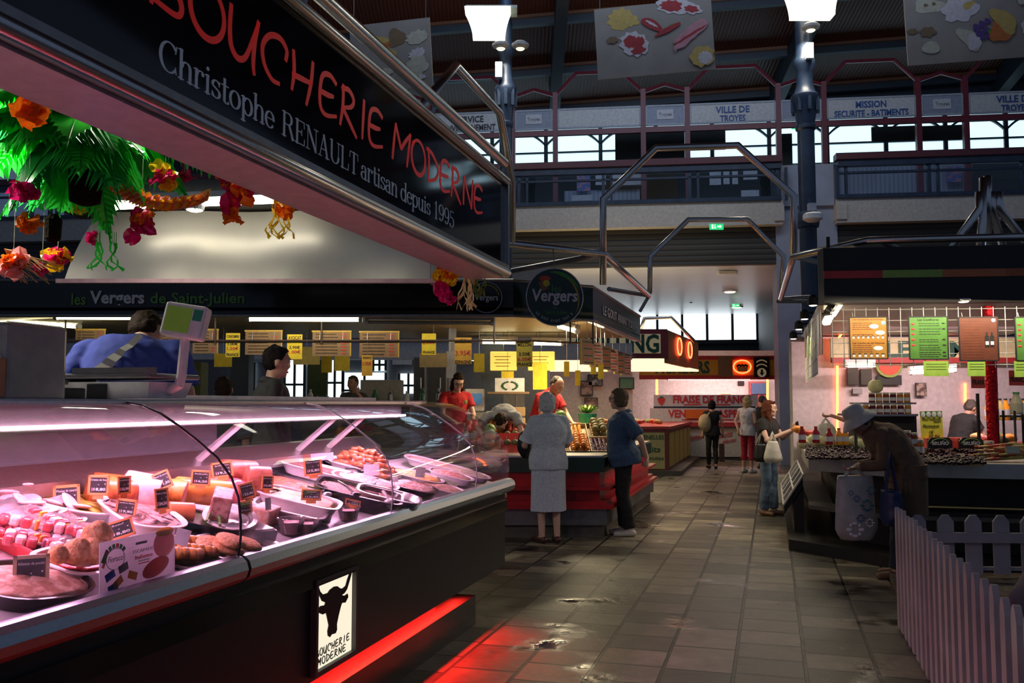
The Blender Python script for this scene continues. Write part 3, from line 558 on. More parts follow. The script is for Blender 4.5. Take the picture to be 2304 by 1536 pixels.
# recessed plinth with red tube
b = MB(); bbox(b, .65, TE, -.9, -.02, 0, .20); b.build('plinth', mat('black_tiles', (.02, .02, .022), .25, nz=(20, .3)), stall)
b = MB(); bbox(b, 0, TE, -2.9, -1.0, 0, .34); b.build('staff_platform', mat('staff_floor', (.06, .05, .05), .6), label='raised dark staff floor behind the meat counter', cat='platform')
b = MB(); b.tube([bp(.75, -.30, .272), bp(TE, -.30, .272)], .016, 8); b.build('red_tube_light', glow('red_tube', (1, .012, .01), 12), stall)
l = area('red_glow_light', bp(3.6, -.10, .287), -UP, 170, (1, .02, .012), .04, 5.6, 128); l.rotation_euler = frame((0, 0, 0), NX + UP * .30, AX).to_euler()
b = MB(); bbox(b, 2.35, 4.75, -.99, -.98, 1.29, 1.535); b.build('rear_screen', mat('grey_screen', (.12, .12, .13), .35), stall)
# lit bull sign set into the front
lt = pl(705, 1314, B0, NX); rt = pl(790, 1280, B0, NX); t0 = -(lt - B0).dot(AX); t1 = -(rt - B0).dot(AX); z0 = pl(788, 1461, B0, NX).z; z1 = lt.z; w_ = t0 - t1; h_ = z1 - z0
sg = thing('bull_sign', 'lit cream box sign with black bull head set in the counter front', 'sign', bp((t0 + t1) / 2, .0, z0))
b = MB(); bbox(b, t1, t0, -.01, .006, z0, z1); b.build('light_panel', glow('cream_backlight', (1, .93, .70), .92), sg)
b = MB()
for a in ((t1 - .022, t1, z0 - .02, z1 + .02), (t0, t0 + .02, z0 - .02, z1 + .02)): bbox(b, a[0], a[1], -.01, .03, a[2], a[3])
bbox(b, t1, t0, -.01, .03, z0 - .02, z0); bbox(b, t1, t0, -.01, .03, z1, z1 + .02); b.build('sign_rim', mat('dark_grey_rim', (.07, .07, .07), .5), sg)
BULL = [(1411, 236), (1420, 240), (1428, 262), (1440, 275), (1462, 268), (1470, 255), (1490, 240), (1505, 238), (1518, 247), (1530, 248), (1545, 235), (1552, 210), (1565, 175), (1575, 170), (1572, 185), (1560, 225), (1552, 250), (1540, 268), (1527, 277), (1540, 280), (1555, 270), (1558, 285), (1545, 310), (1528, 312), (1522, 330), (1512, 370), (1505, 405), (1506, 430), (1500, 445), (1490, 448), (1482, 450), (1474, 462), (1465, 455), (1463, 435), (1468, 410), (1460, 375), (1455, 355), (1440, 362), (1425, 355), (1417, 340), (1430, 325), (1448, 322), (1452, 310), (1436, 303), (1425, 280), (1413, 250)]
pts = []
for x, y in BULL:
    u = (x - 1406) / 174; yt = 230 - (x - 1408) * .40; yb = 612 - (x - 1400) * .51; pts.append(((u - .5) * w_, ((yb - y) / (yb - yt)) * h_))
bm = bmesh.new(); f = bm.faces.new([bm.verts.new((p[0], p[1], 0)) for p in pts]); bmesh.ops.triangulate(bm, faces=[f]); bm.verts.index_update()
vs = [q.co.copy() for q in bm.verts]; fs = [[q.index for q in f.verts] for f in bm.faces]; bm.free(); X = bX((t0 + t1) / 2, .007, z0)
b = MB(); k = len(vs); b.add(vs + [p + V((0, 0, .004)) for p in vs], [f[::-1] for f in fs] + [[i + k for i in f] for f in fs] + [(i, (i + 1) % k, k + (i + 1) % k, k + i) for i in range(k)], X); b.build('bull_head', BLACKM, sg)
b = MB()
for word, zb, xa, xb in (('BOUCHERIE', .145, -.47, .44), ('MODERNE', .035, -.42, .34)):
    n = len(word)
    for i, ch in enumerate(word): q = w_ * (xb - xa) / n; brush(b, ch, w_ * xa + i * q + q * .1, w_ * xa + i * q + q * .85, h_ * zb, h_ * (zb + .085), .0021, .003, X)
b.build('lettering', BLACKM, sg)
b = MB(); bbox(b, -.16, 0, -.5, -.03, .80, .83); b.build('end_ledge', mat('pale_wood_ledge', (.55, .38, .18), .5), stall)
# ---- big fascia sign
sig = thing('shop_fascia', 'black glossy fascia sign with red brush lettering over the meat counter', 'sign', bp(3, -.1, 2.6))
b = MB(); bbox(b, -.05, TE, -.08, -.02, 2.62, 3.32); b.build('black_panel', mat('black_glass', (.006, .006, .008), .07, spec=.6), sig)
MB().tube([bp(-.07, -.0, 2.585), bp(TE, -.0, 2.585)], .032, 10).build('lower_rail', STEEL, sig, smooth=True)
b = MB(); bbox(b, -.06, TE, -.10, .012, 2.612, 2.645); bbox(b, -.06, TE, -.10, .01, 2.548, 2.56); b.build('lower_angle', DSTEEL, sig)
b = MB(); bbox(b, -.0, TE, -.30, -.02, 2.535, 2.55); bbox(b, 0, TE, -.30, -.28, 2.55, 2.75); b.build('soffit_board', mat('pale_soffit', (.50, .36, .38), .35, .2), sig)  # pink cast of the counter lamps put into the soffit colour
MB().tube([bp(-.07, .0, 3.325), bp(TE, .0, 3.345)], .03, 10).build('upper_rail', STEEL, sig, smooth=True)
MB().tube([bp(.12, .03, 3.425), bp(TE, .03, 3.455)], .038, 12).build('top_rail', STEEL, sig, smooth=True)
for t in (.1, 1.6, 3.2, 4.9): MB().tube([bp(t, .0, 3.33), bp(t, .03, 3.43)], .015, 8).build('rail_bracket', DSTEEL, sig)
b = MB(); bbox(b, -.08, -.05, -.09, .012, 2.55, 3.34); b.build('end_post', STEEL, sig)
X = frame(bp(0, -.02, 0), AX, UP)         # local x = -t
b = MB()
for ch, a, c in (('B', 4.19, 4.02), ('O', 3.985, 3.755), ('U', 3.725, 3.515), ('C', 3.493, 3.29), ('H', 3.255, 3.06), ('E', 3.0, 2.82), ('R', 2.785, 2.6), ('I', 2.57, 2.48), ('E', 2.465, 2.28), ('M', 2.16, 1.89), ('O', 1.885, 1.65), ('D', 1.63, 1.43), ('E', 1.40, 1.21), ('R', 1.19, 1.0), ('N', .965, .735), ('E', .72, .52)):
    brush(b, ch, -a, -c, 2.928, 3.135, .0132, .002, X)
    if ch == 'E' and (a < .8 or 2.3 < a < 2.5): b.build('red_word', mat('red_vinyl', (.70, .022, .02), .35, emit=.16), sig); b = MB()  # slight glow put into the red vinyl to brighten the letters
for word, a, c in (('Christophe', 4.135, 3.385), ('RENAULT', 3.325, 2.575), ('artisan', 2.545, 2.07), ('depuis', 2.03, 1.56), ('1995', 1.50, 1.12)): b = MB(); serif(b, word, -a, -c, 2.718, .108, .0018, X); b.build('white_word', mat('pale_vinyl', (.62, .68, .80), .4, emit=.03), sig)  # faint glow put into the pale vinyl to lift the letters
def vbox(b, p0, p1, z0, z1, th, side=1):   # upright board from p0 to p1 (plan), thickness to one side
    p0, p1 = V((p0[0], p0[1], 0)), V((p1[0], p1[1], 0)); n = (p1 - p0).normalized().cross(UP) * th * side
    return b.hexa([p0 + UP * z0, p1 + UP * z0, p1 + n + UP * z0, p0 + n + UP * z0], [p0 + UP * z1, p1 + UP * z1, p1 + n + UP * z1, p0 + n + UP * z1])
# ---- inner ceiling, far steel hood, tubes
b = MB(); bbox(b, 2.2, TE, -3.4, -.31, 3.24, 3.30); b.build('canopy_ceiling', mat('cream_ceiling', (.62, .58, .46), .5), sig)
hx0, hx1, HY = at(145, 628, 7.55).x, at(968, 628, 7.55).x, 7.55
hood = thing('steel_hood', 'wide brushed steel hood panel hanging behind the palm decoration', 'hood', ((hx0 + hx1) / 2, HY, 2.6))
g = []
for i in range(9):
    u = i / 8; g.append([V((hx0 + (hx1 - hx0) * j / 20 + .18 * u * (1 - j / 20), HY + .22 * u ** 2 + .03 * sin(j * .9), 2.60 + .64 * u)) for j in range(21)])
MB().sheet(g, .02).build('hood_panel', mat('satin_steel', (.62, .58, .52), .42, .4, nz=(1.2, .12)), hood, smooth=True)
b = MB(); b.box(((hx0 + hx1) / 2, HY - .02, 2.585), (hx1 - hx0 + .1, .06, .035)); b.build('hood_edge', mat('rose_trim', (.55, .33, .38), .35, .3), hood)
b = MB(); b.box((hx1 + .04, HY + .02, 2.92), (.07, .08, .72)); b.build('corner_post', DSTEEL, hood)
b = MB(); vbox(b, (hx1 + .06, HY), (-.1, 6.95), 2.95, 3.3, .06); b.build('corner_board', BLACK, hood)
b = MB(); b.box(((hx0 + hx1) / 2, HY + .3, 3.36), (hx1 - hx0 + .4, .7, .2)); b.build('hood_housing', mat('dark_housing', (.03, .03, .035), .6), hood)
TUBE = glow('fluorescent_white', (1, .95, .78), 9)
def tube_light(p0, p1, label, grp, r=.022, m=None, parent=None):
    p0, p1 = V(p0), V(p1); d = (p1 - p0).normalized(); t = thing('fluorescent_tube', label, 'light', (p0 + p1) / 2, group=grp)
    MB().tube([p0 + d * .03, p1 - d * .03], r, 10).build('tube_glass', m or TUBE, t, smooth=True)
    MB().tube([p0, p0 + d * .04], r * 1.3, 8).build('end_cap', WHITE, t); MB().tube([p1 - d * .04, p1], r * 1.3, 8).build('end_cap', WHITE, t)
    b = MB(); b.hexa(*[[q + V((0, 0, z)) for q in (p0 - d.cross(UP) * .04, p1 - d.cross(UP) * .04, p1 + d.cross(UP) * .04, p0 + d.cross(UP) * .04)] for z in (r * 1.3, r * 1.3 + .05)]); b.build('fitting', mat('tube_fitting_white', (.6, .6, .58), .4), t)
    if 'fruit stall' in grp or 'pink' in grp:
        for q in (.15, .85): MB().tube([p0.lerp(p1, q) + UP * r, V((p0.lerp(p1, q).x, p0.lerp(p1, q).y, 2.67))], .004, 4).build('hanging_wire', DSTEEL, t)
    return t
tube_light(at(250, 464, 7.35), at(716, 446, 7.35), 'white tube light along the top of the steel hood', 'tubes of the meat stall', .03)
p = at(438, 474, 7.3); t = thing('spot_lamp', 'round white lamp below the tube on the steel hood', 'light', p); MB().lathe([(.05, 0), (.075, .01), (.08, .04), (.06, .08)], p, 14).build('lamp_body', WHITE, t); MB().tube([p + UP * .06, p + V((0, .25, .22))], .015, 6).build('lamp_arm', WHITE, t); MB().lathe([(.04, -.006), (.065, .003)], p, 14).build('lamp_lens', glow('spot_warm', (1, .95, .7), 9), t)
tube_light(bp(2.4, -2.5, 3.17), bp(3.6, -2.5, 3.17), 'white tube light on the cream ceiling nearer the fascia letters', 'tubes of the meat stall', .03)
area('stall_light', bp(3.2, -2.2, 3.15), (0, 0, -1), 165, (1, .93, .78), 2.5, .06)
# ================================================================== FOOD AND THINGS IN THE MEAT COUNTER
DN = (NX + V((0, 0, -.2625))).normalized()          # down the slope of the deck, towards the customer
DZ = AX.cross(-DN).normalized()
def deck(px, py, lift=0.0):                          # point of the sloping deck seen at a photo pixel
    q = bp(0, 0, .905 + lift); return pl(px, py, q, DZ)
def DX(px, py, rz=0, lift=0.0, tilt=True):           # frame on the deck: x along the aisle, y into the case, z up
    p = deck(px, py, lift); m = frame(p, AX, -DN if tilt else -NX); return m @ M4.Rotation(R(rz), 4, 'Z')
def on_deck(o, px, py, rz=0, lift=0.0): place(o, DX(px, py, rz, lift)); return o
CER = mat('white_ceramic', (.82, .80, .80), .18); BPL = mat('black_tray_plastic', (.012, .012, .014), .22)
PINKH = spot('cooked_ham_pink', (.80, .36, .36), (.88, .55, .52), 14, .55, .4, .1); ROAST = spot('roast_glaze', (.50, .13, .03), (.22, .05, .02), 9, .5, .25, .25, third=(.72, .28, .06)); GOLD = spot('golden_crust', (.75, .33, .06), (.42, .14, .03), 14, .55, .35, .5)
CRUMB = spot('breadcrumb', (.80, .44, .22), (.62, .28, .11), 60, .5, .8, 1.0, third=(.82, .48, .24)); TERR = spot('terrine_meat', (.52, .26, .23), (.30, .12, .10), 40, .56, .5, .2, third=(.62, .38, .34)); RILL = spot('shredded_pate', (.66, .40, .30), (.40, .19, .12), 24, .5, .7, 1.0, third=(.78, .55, .45))
MEATR = spot('raw_meat', (.50, .07, .09), (.74, .40, .40), 26, .6, .3, .2); FATP = spot('pale_meat', (.76, .45, .46), (.85, .66, .62), 20, .55, .35, .2); SALAD = spot('pink_salad', (.82, .58, .50), (.70, .36, .28), 60, .52, .5, 1.0, third=(.88, .76, .66)); GRATIN = spot('gratin_top', (.80, .50, .22), (.85, .66, .40), 18, .5, .5, .5)
YELM = spot('yellow_mousse', (.85, .55, .06), (.90, .66, .16), 10, .5, .3, .1); GREENV = spot('green_leaf', (.05, .18, .03), (.16, .30, .06), 20, .5, .5, .3); SAUC = spot('sausage_skin', (.62, .20, .08), (.45, .10, .05), 12, .55, .3, .1); PATE = spot('pink_pate', (.70, .36, .33), (.60, .26, .22), 50, .55, .5, .4); DARKM = spot('smoked_dark', (.20, .05, .03), (.34, .10, .06), 16, .5, .4, .3)
# --- price tags: framed slates on little feet
TAGF = mat('orange_tag_frame', (.78, .30, .10), .5); TAGW = mat('wood_tag_frame', (.55, .42, .28), .6); SLATE = mat('tag_slate', (.02, .018, .022), .5); CHALK = mat('chalk_white', (.85, .82, .85), .6); CHALKR = mat('chalk_pink', (.85, .25, .35), .6)
def price_tag(px, py, wpx, hpx, roll, yaw, name, price, label, lean=0, m=TAGF, lift=None, blank=False):
    if lift is None: lift = .19 if py < 1128 else .11
    p = deck(px, py, lift); k = p.y / FPX; w = wpx * k; h = hpx * k
    t = thing('price_tag', label, 'price tag', p, group='framed price tags in the meat counter')
    X = TR(p) @ M4.Rotation(R(yaw), 4, 'Z') @ M4.Rotation(R(90 + lean), 4, 'X') @ M4.Rotation(R(roll), 4, 'Z')
    f = .09 * min(w, h) + .002
    MB().box((0, 0, 0), (w - f, h - f, .003), X).build('slate_panel', PAPER if blank else SLATE, t)
    b = MB()
    if not blank:
        for c, d in (((0, h / 2 - f / 2, 0), (w, f, .007)), ((0, -h / 2 + f / 2, 0), (w, f, .007)), ((-w / 2 + f / 2, 0, 0), (f, h, .007)), ((w / 2 - f / 2, 0, 0), (f, h, .007))): b.box(c, d, X)
        b.box((0, -h / 2 - .008, .0), (w * .5, .016, .004), X); b.build('tag_frame', m, t)
        b = MB().use(CHALK); b.text(name, min(w * .74, .0042 * len(name) + .02), h * .10, X @ M4.Translation((0, h * .27, .0018)), .001)
        b.text(price, w * .56, h * .17, X @ M4.Translation((w * .06, -h * .22, .0018)), .001, bold=.02); b.use(CHALKR).box((-w * .29, -h * .22, .002), (w * .05, h * .16, .001), X)
        b.use(CHALK).box((0, h * .02, .002), (w * .04, h * .03, .001), X); b.box((w * .3, h * .06, .002), (w * .05, h * .04, .001), X); b.build('chalk_writing', None, t)
    else:
        b.tube([X @ V((0, -h / 2, 0)), X @ V((0, -h / 2 - .03, 0))], .002, 5); b.build('tag_spike', STEEL, t)
    return t
for a in (
    (70, 1291, 72, 84, 0, 28, 'Aillettes de poulet', '15,95', 'large pale wood price tag standing in the shredded pate tray', 0, TAGW, .07),
    (150, 1118, 54, 54, 3, 24, 'Mousse de canard', '32,80', 'orange framed price tag stuck in the yellow mousse dish', 0, TAGF, .09),
    (222, 1091, 44, 44, -2, 12, 'Creme de foie', '18,80', 'orange price tag standing on top of the glazed brown roast'), (279, 1091, 34, 40, 0, 62, 'Jambon', '22,90', 'narrow turned price tag above the pale ham, beside the glazed roast'),
    (284, 1142, 44, 38, -8, 8, 'Jambon blanc', '19,90', 'price tag with a white strip leaning on the pale ham'), (268, 1191, 62, 42, 18, 18, 'Boeuf', '18,80', 'tilted price tag in front of the pink terrine dish', -25), (366, 1080, 36, 40, 24, 14, 'Roti de porc', '21,50', 'tilted price tag behind the golden roast, left of its slices', -15),
    (364, 1122, 30, 48, 5, 36, 'Roti au four', '24,50', 'narrow price tag in front of the cut golden roast'), (452, 1075, 42, 34, -4, 8, 'Andouille', '16,20', 'price tag above the golden crusted roll, left of the glass joint'), (500, 1056, 46, 34, 8, 12, 'Jambon cru', '19,20', 'rear price tag above the dark smoked ham'),
    (188, 1242, 58, 44, 3, 22, 'Sauce', '9,50', 'pale wood price tag half hidden behind the breaded balls', 0, TAGW), (556, 1103, 34, 36, 14, 18, 'Langue', '22,40', 'price tag resting on the pink ham right of the glass joint'), (602, 1085, 26, 32, -4, 30, 'Jambonneau', '12,40', 'small price tag at the end of the meat trays, behind the shiny ham'), (704, 1050, 40, 38, 6, 16, 'Tete au vinaigre', '15,80', 'price tag on the black upstand above the long pale trays'),
    (552, 1141, 30, 30, 4, 26, 'Galantine', '14,20', 'price tag behind the white plate of terrine'), (701, 1113, 44, 26, -4, 14, 'Museau', '12,40', 'leaning price tag above the gratin tub', -35), (794, 1131, 34, 16, -18, 24, 'Piemontaise', '11,40', 'low price tag lying by the black salad tub', -40)): price_tag(*a)
for a in ((410, 1208, 36, 40, -16, 6, '', '', 'blank white card behind the braided pastries'), (806, 1037, 30, 24, -16, 0, '', '', 'tilted white paper card on top of the sausage pile'), (836, 1057, 38, 28, 2, 0, '', '', 'white paper card in front of the sausage pile'), (725, 1027, 52, 18, 4, 10, '', '', 'folded white paper at the back by the struts'), (603, 1133, 16, 30, 4, 40, '', '', 'small white card standing left of the gratin tub'), (888, 1074, 18, 22, 0, 10, '', '', 'small white card standing behind the glass joint at the salads'), (946, 1062, 26, 26, -8, 30, '', '', 'white folded card with red corner among the salads')): price_tag(*a, 0, TAGF, .13, True)
p = deck(843, 1093, .05); X = TR(p) @ M4.Rotation(R(20), 4, 'Z') @ M4.Rotation(R(96), 4, 'X') @ M4.Rotation(R(8), 4, 'Z'); t = thing('price_tag', 'dark green card without frame standing in the pink salad', 'price tag', p)
MB().box((0, 0, 0), (.055, .09, .003), X).build('card', mat('olive_card', (.06, .07, .03), .4), t); MB().box((0, .01, .002), (.055, .012, .001), X).build('stripe', mat('olive_stripe', (.3, .32, .08), .5), t)
p = deck(1003, 1090, .05); X = TR(p) @ M4.Rotation(R(10), 4, 'Z') @ M4.Rotation(R(40), 4, 'X') @ M4.Rotation(R(-24), 4, 'Z'); MB().box((0, 0, 0), (.16, .10, .003), X).build('card', mat('grey_green_card', (.22, .27, .17), .5), label='grey green card lying on the salads near the counter end', cat='card')
# --- dishes
def dish(name, label, cat, px, py, rx, ry, h, m, fill, rz=0, lift=0, sq=2.6, fh=.7, fname='filling', rim=.012, bump=0):   # rounded rectangular or oval dish with filling
    t = thing(name, label, cat, (0, 0, 0)); n = 28
    def loop(a, c, z): return [V(((abs(cos(q)) ** (2 / sq)) * math.copysign(1, cos(q)) * a, (abs(sin(q)) ** (2 / sq)) * math.copysign(1, sin(q)) * c, z)) for q in (2 * PI * i / n for i in range(n))]
    rs = [loop(rx * .80, ry * .80, 0), loop(rx * .86, ry * .86, .004), loop(rx, ry, h), loop(rx + rim, ry + rim, h), loop(rx + rim, ry + rim, h + .004), loop(rx - .004, ry - .004, h + .004), loop(rx * .86, ry * .86, h * .3), loop(rx * .8, ry * .8, .012)]
    MB().rings(rs).build('dish', m, t, smooth='auto')
    rr = random.Random(int(px * 7 + py)); g = []
    for k in range(7):
        q = k / 6; g.append([p + V((0, 0, bump * (1 - q * q) + (rr.random() - .5) * .35 * bump)) for p in loop(max(.002, rx * .93 * q), max(.002, ry * .93 * q), h * fh)])
    g = g[::-1]; MB().rings(g).build(fname, fill, t, smooth=True)
    on_deck(t, px, py, rz, lift); return t
dish('mousse_dish', 'oval white dish of yellow mousse at the left', 'dish', 172, 1150, .17, .20, .05, CER, YELM, 20, .02, 2.2, .8, 'yellow_mousse')
dish('terrine_dish', 'long white dish of pink pate behind the tilted tag', 'dish', 310, 1188, .13, .20, .07, CER, PATE, -25, .02, 3, .92, 'pink_pate')
dish('rillettes_tray', 'black oval tray of shredded pate at the front left corner', 'tray', 60, 1338, .17, .16, .05, BPL, RILL, -15, .0, 2.6, .9, 'shredded_pate', .006, .018)
dish('ball_tray', 'white tray under the breaded balls', 'tray', 190, 1292, .16, .12, .06, CER, mat('tray_liner', (.6, .5, .48), .5), 0, 0, 4, .5, 'liner')
dish('meat_tray', 'long red rimmed tray under the wrapped skewers', 'tray', 85, 1236, .14, .33, .055, mat('red_tray', (.55, .02, .03), .3), MEATR, -8, 0, 6, .55, 'meat_layer')
dish('sliced_meat_tray', 'tray of pale sliced meats at the back left', 'tray', 52, 1172, .16, .20, .04, CER, FATP, 10, .01, 3, .9, 'sliced_meat', .008, .03)
dish('gratin_tub', 'white tub with an orange gratin in the middle', 'tub', 668, 1148, .13, .20, .07, CER, GRATIN, 20, .03, 4, .95, 'gratin', .012, .01)
dish('liver_tub', 'empty white tub under the gratin tub', 'tub', 648, 1172, .12, .17, .07, CER, mat('tub_inside', (.7, .6, .6), .4), 20, 0, 5, .3, 'tub_inside')
dish('salad_tub', 'black tub with an aluminium salad pan', 'tub', 802, 1136, .17, .24, .085, BPL, SALAD, 22, .0, 6, .8, 'salad')
dish('aluminium_tray', 'crinkled aluminium tray right of the white spoon', 'tray', 872, 1130, .13, .18, .05, STEEL, mat('foil_inside', (.7, .68, .72), .25, 1, bump=.6, nz=(60, .3)), 22, .04, 4, .4, 'foil_lining')
dish('olive_tub', 'black tub of small browned meats behind the gratin', 'tub', 655, 1112, .14, .16, .06, BPL, spot('braised_bits', (.30, .10, .06), (.60, .20, .06), 26, .55, .4, .8), 15, .02, 5, .9, 'braised_meat', .01, .012)
dish('salad_dish', 'oval dish of pink salad at the middle of the counter', 'dish', 818, 1098, .15, .20, .05, CER, SALAD, 10, .03, 2.4, .95, 'salad', .012, .02)
dish('long_tray', 'long white tray behind the tubs', 'tray', 735, 1080, .12, .28, .06, CER, TERR, 18, .03, 5, .85, 'terrine')
dish('pale_tray', 'pale tray of sliced headcheese at the back', 'tray', 815, 1066, .13, .22, .05, CER, FATP, 18, .04, 5, .9, 'headcheese', .01, .01)
dish('carrot_salad', 'dish of orange carrot salad near the counter end', 'dish', 935, 1085, .13, .18, .05, CER, spot('carrot', (.82, .36, .05), (.85, .55, .20), 50, .5, .5, 1), 15, .02, 2.6, .95, 'carrot_salad', .012, .02)
dish('seafood_salad', 'dish of pale seafood salad beside the carrot salad', 'dish', 925, 1110, .14, .16, .05, BPL, SALAD, 15, .02, 2.6, .95, 'seafood_salad', .01, .025)
dish('beet_salad', 'dish of reddish salad near the counter end', 'dish', 1012, 1082, .12, .16, .05, CER, spot('beet', (.60, .20, .18), (.75, .50, .42), 50, .5, .5, 1), 15, .02, 2.6, .95, 'beet_salad', .012, .02)
dish('celery_salad', 'last dish of shredded pale salad at the counter end', 'dish', 1052, 1078, .12, .16, .05, CER, spot('celery', (.75, .70, .52), (.55, .48, .30), 60, .5, .5, 1), 15, .02, 2.6, .95, 'shredded_salad', .012, .02)
dish('mixed_salad', 'oval plate of mixed salad, front of the counter end', 'dish', 985, 1110, .13, .17, .05, CER, spot('mixed', (.66, .42, .32), (.42, .26, .18), 40, .5, .5, 1), 15, .0, 2.4, .95, 'mixed_salad', .012, .02)
dish('pale_salad', 'wide pale salad dish along the back near the counter end', 'dish', 985, 1058, .13, .26, .05, CER, SALAD, 15, .02, 4, .9, 'pale_salad', .012, .01)
dish('leek_tray', 'black tray of green and orange vegetables under the blank card', 'tray', 455, 1190, .10, .16, .045, BPL, spot('vegetables', (.08, .12, .03), (.65, .28, .06), 22, .6, .4, .5), 20, .02, 6, .9, 'vegetables')
dish('cutlet_tray', 'white tray under the breaded cutlets', 'tray', 520, 1240, .20, .13, .03, CER, mat('tray_liner', (.6, .5, .48), .5), 0, 0, 5, .4, 'liner')
dish('pastry_tray', 'black tray under the braided pastries', 'tray', 415, 1262, .15, .12, .03, BPL, BPL, 0, 0, 5, .4, 'liner')
def sauce_bowl(px, py, r, label, fill=.8):
    t = thing('sauce_bowl', label, 'bowl', group='clear bowls of pink sauce'); h = r * 1.15
    MB().lathe([(r * .62, 0), (r * .70, .004), (r * .95, h), (r * 1.03, h), (r * 1.03, h + .004), (r * .92, h), (r * .66, .01)], n=26).build('bowl', glass('clear_plastic', (.95, .9, .92), 1, .12) if 'clear_plastic' not in MATS else MATS['clear_plastic'], t, smooth='auto')
    MB().lathe([(r * .64, .008), (r * .66 + r * .24 * fill, h * fill), (r * .4, h * fill + .004)], n=26).build('pink_sauce', spot('pink_sauce', (.78, .34, .32), (.85, .48, .45), 60, .5, .35, .2), t, smooth='auto')
    place(t, TR(deck(px, py, 0))); return t
for a in ((655, 1203, .066, 'clear bowl of pink sauce, first of four in front of the white block'), (689, 1204, .062, 'clear bowl of pink sauce close to the glass, lowest of the four'), (722, 1178, .066, 'clear bowl of pink sauce standing highest of the four'), (784, 1172, .062, 'clear bowl of pink sauce nearest the counter end')): sauce_bowl(*a)
# --- rolled meats, hams
def roll(name, label, cat, px, py, r, ln, m, face, rz=0, lift=0, tap=.9, sq=1.0, n=22):
    t = thing(name, label, cat); rr = random.Random(int(px + py)); rs = []
    for i in range(10):
        u = i / 9; k = (1 if u > .12 else .55 + .45 * (u / .12) ** .5) * (tap + (1 - tap) * u); rs.append([V(((u - .5) * ln, cos(2 * PI * q / n) * r * k * (1 + .05 * noise.noise(V((u * 4, q * .6, px)))), r * .92 * sq + sin(2 * PI * q / n) * r * k * sq)) for q in range(n)])
    MB().rings(rs).build('rind', m, t, smooth='auto')
    MB().lathe([(r * .97, 0), (r * .95, .003), (r * .5, .004)], n=n, X=M4.Translation((ln / 2, 0, r * .92 * sq)) @ M4.Rotation(PI / 2, 4, 'Y') @ M4.Scale(sq, 4, V((1, 0, 0)))).build('cut_face', face, t)
    on_deck(t, px, py, rz, lift); return t
roll('glazed_roast', 'glossy brown glazed roast behind the yellow mousse dish', 'roast', 240, 1140, .075, .20, ROAST, ROAST, -48, .03)
roll('boiled_ham', 'pale pink boiled ham with a cut face beside the glazed roast', 'ham', 305, 1146, .085, .17, PINKH, PINKH, -62, .03, .95)
roll('golden_roast', 'golden roast with pink cut face behind the dark slice', 'roast', 372, 1142, .070, .13, GOLD, PINKH, -62, .03)
roll('crusted_roll', 'golden crusted roll with pale cut end left of the glass joint', 'roast', 442, 1132, .062, .27, GOLD, PINKH, -42, .04)
roll('blood_sausage', 'thick dark sausage with a round grey cut face', 'sausage', 395, 1178, .05, .11, SAUC, TERR, -40, .03)
roll('smoked_ham', 'dark smoked ham at the back behind the glass joint', 'ham', 520, 1096, .075, .20, DARKM, DARKM, -30, .06)
roll('cooked_ham', 'pink cooked ham with a wide cut face right of the glass joint', 'ham', 565, 1118, .085, .12, DARKM, PINKH, -46, .05)
roll('andouille', 'slim dark sausage lying behind the golden crusted roll', 'sausage', 462, 1102, .035, .2, DARKM, TERR, -10, .06)
b = MB(); b.ell((0, 0, .055), (.07, .07, .06), n=18, k=12); o = b.build('glossy_ham', mat('glossy_pink', (.85, .16, .22), .12, coat=1), thing('glazed_ham', 'shiny bright pink glazed ham just behind the glass joint', 'ham'), smooth=True); on_deck(o.parent, 522, 1128, 0, .03)
t = thing('terrine_slice', 'thick grey pink terrine slab on the white plate', 'terrine')
MB().box((0, 0, .05), (.085, .21, .10), bev=.008).build('terrine_block', TERR, t); MB().box((0, 0, .008), (.09, .215, .012)).build('dark_base', DARKM, t)
on_deck(t, 492, 1158, -58, .085)
t = dish('serving_plate', 'white oval plate holding the terrine slab', 'plate', 516, 1172, .10, .19, .02, CER, CER, -62, .07, 2.1, .4, 'plate_well', .016)
for i, (a, px, py) in enumerate(((0, 470, 1160), (8, 492, 1168))):
    b = MB(); b.tube([V((0, -.11, 0)), V((0, -.02, .006)), V((0, .1, 0))], .006, 6); o = b.build('leek', GREENV, label=('green leek stem on the plate edge, under the terrine slab', 'second leek stem on the plate, nearer the glass joint')[i], cat='leek', group='leek stems on the plate'); place(o, DX(px, py, -60 + a, .10))
b = MB(); b.box((0, 0, .035), (.16, .20, .07), bev=.02); o = b.build('display_block', CER, label='white glossy riser block under the terrine plate', cat='riser'); place(o, DX(556, 1212, -10, 0))
b = MB(); b.box((0, 0, .045), (.14, .10, .09), bev=.01); o = b.build('pate_loaf', spot('pale_pate', (.70, .45, .36), (.55, .30, .22), 30, .5, .5, .3), label='pale pate loaf behind the riser block', cat='pate'); place(o, DX(590, 1180, 10, 0))
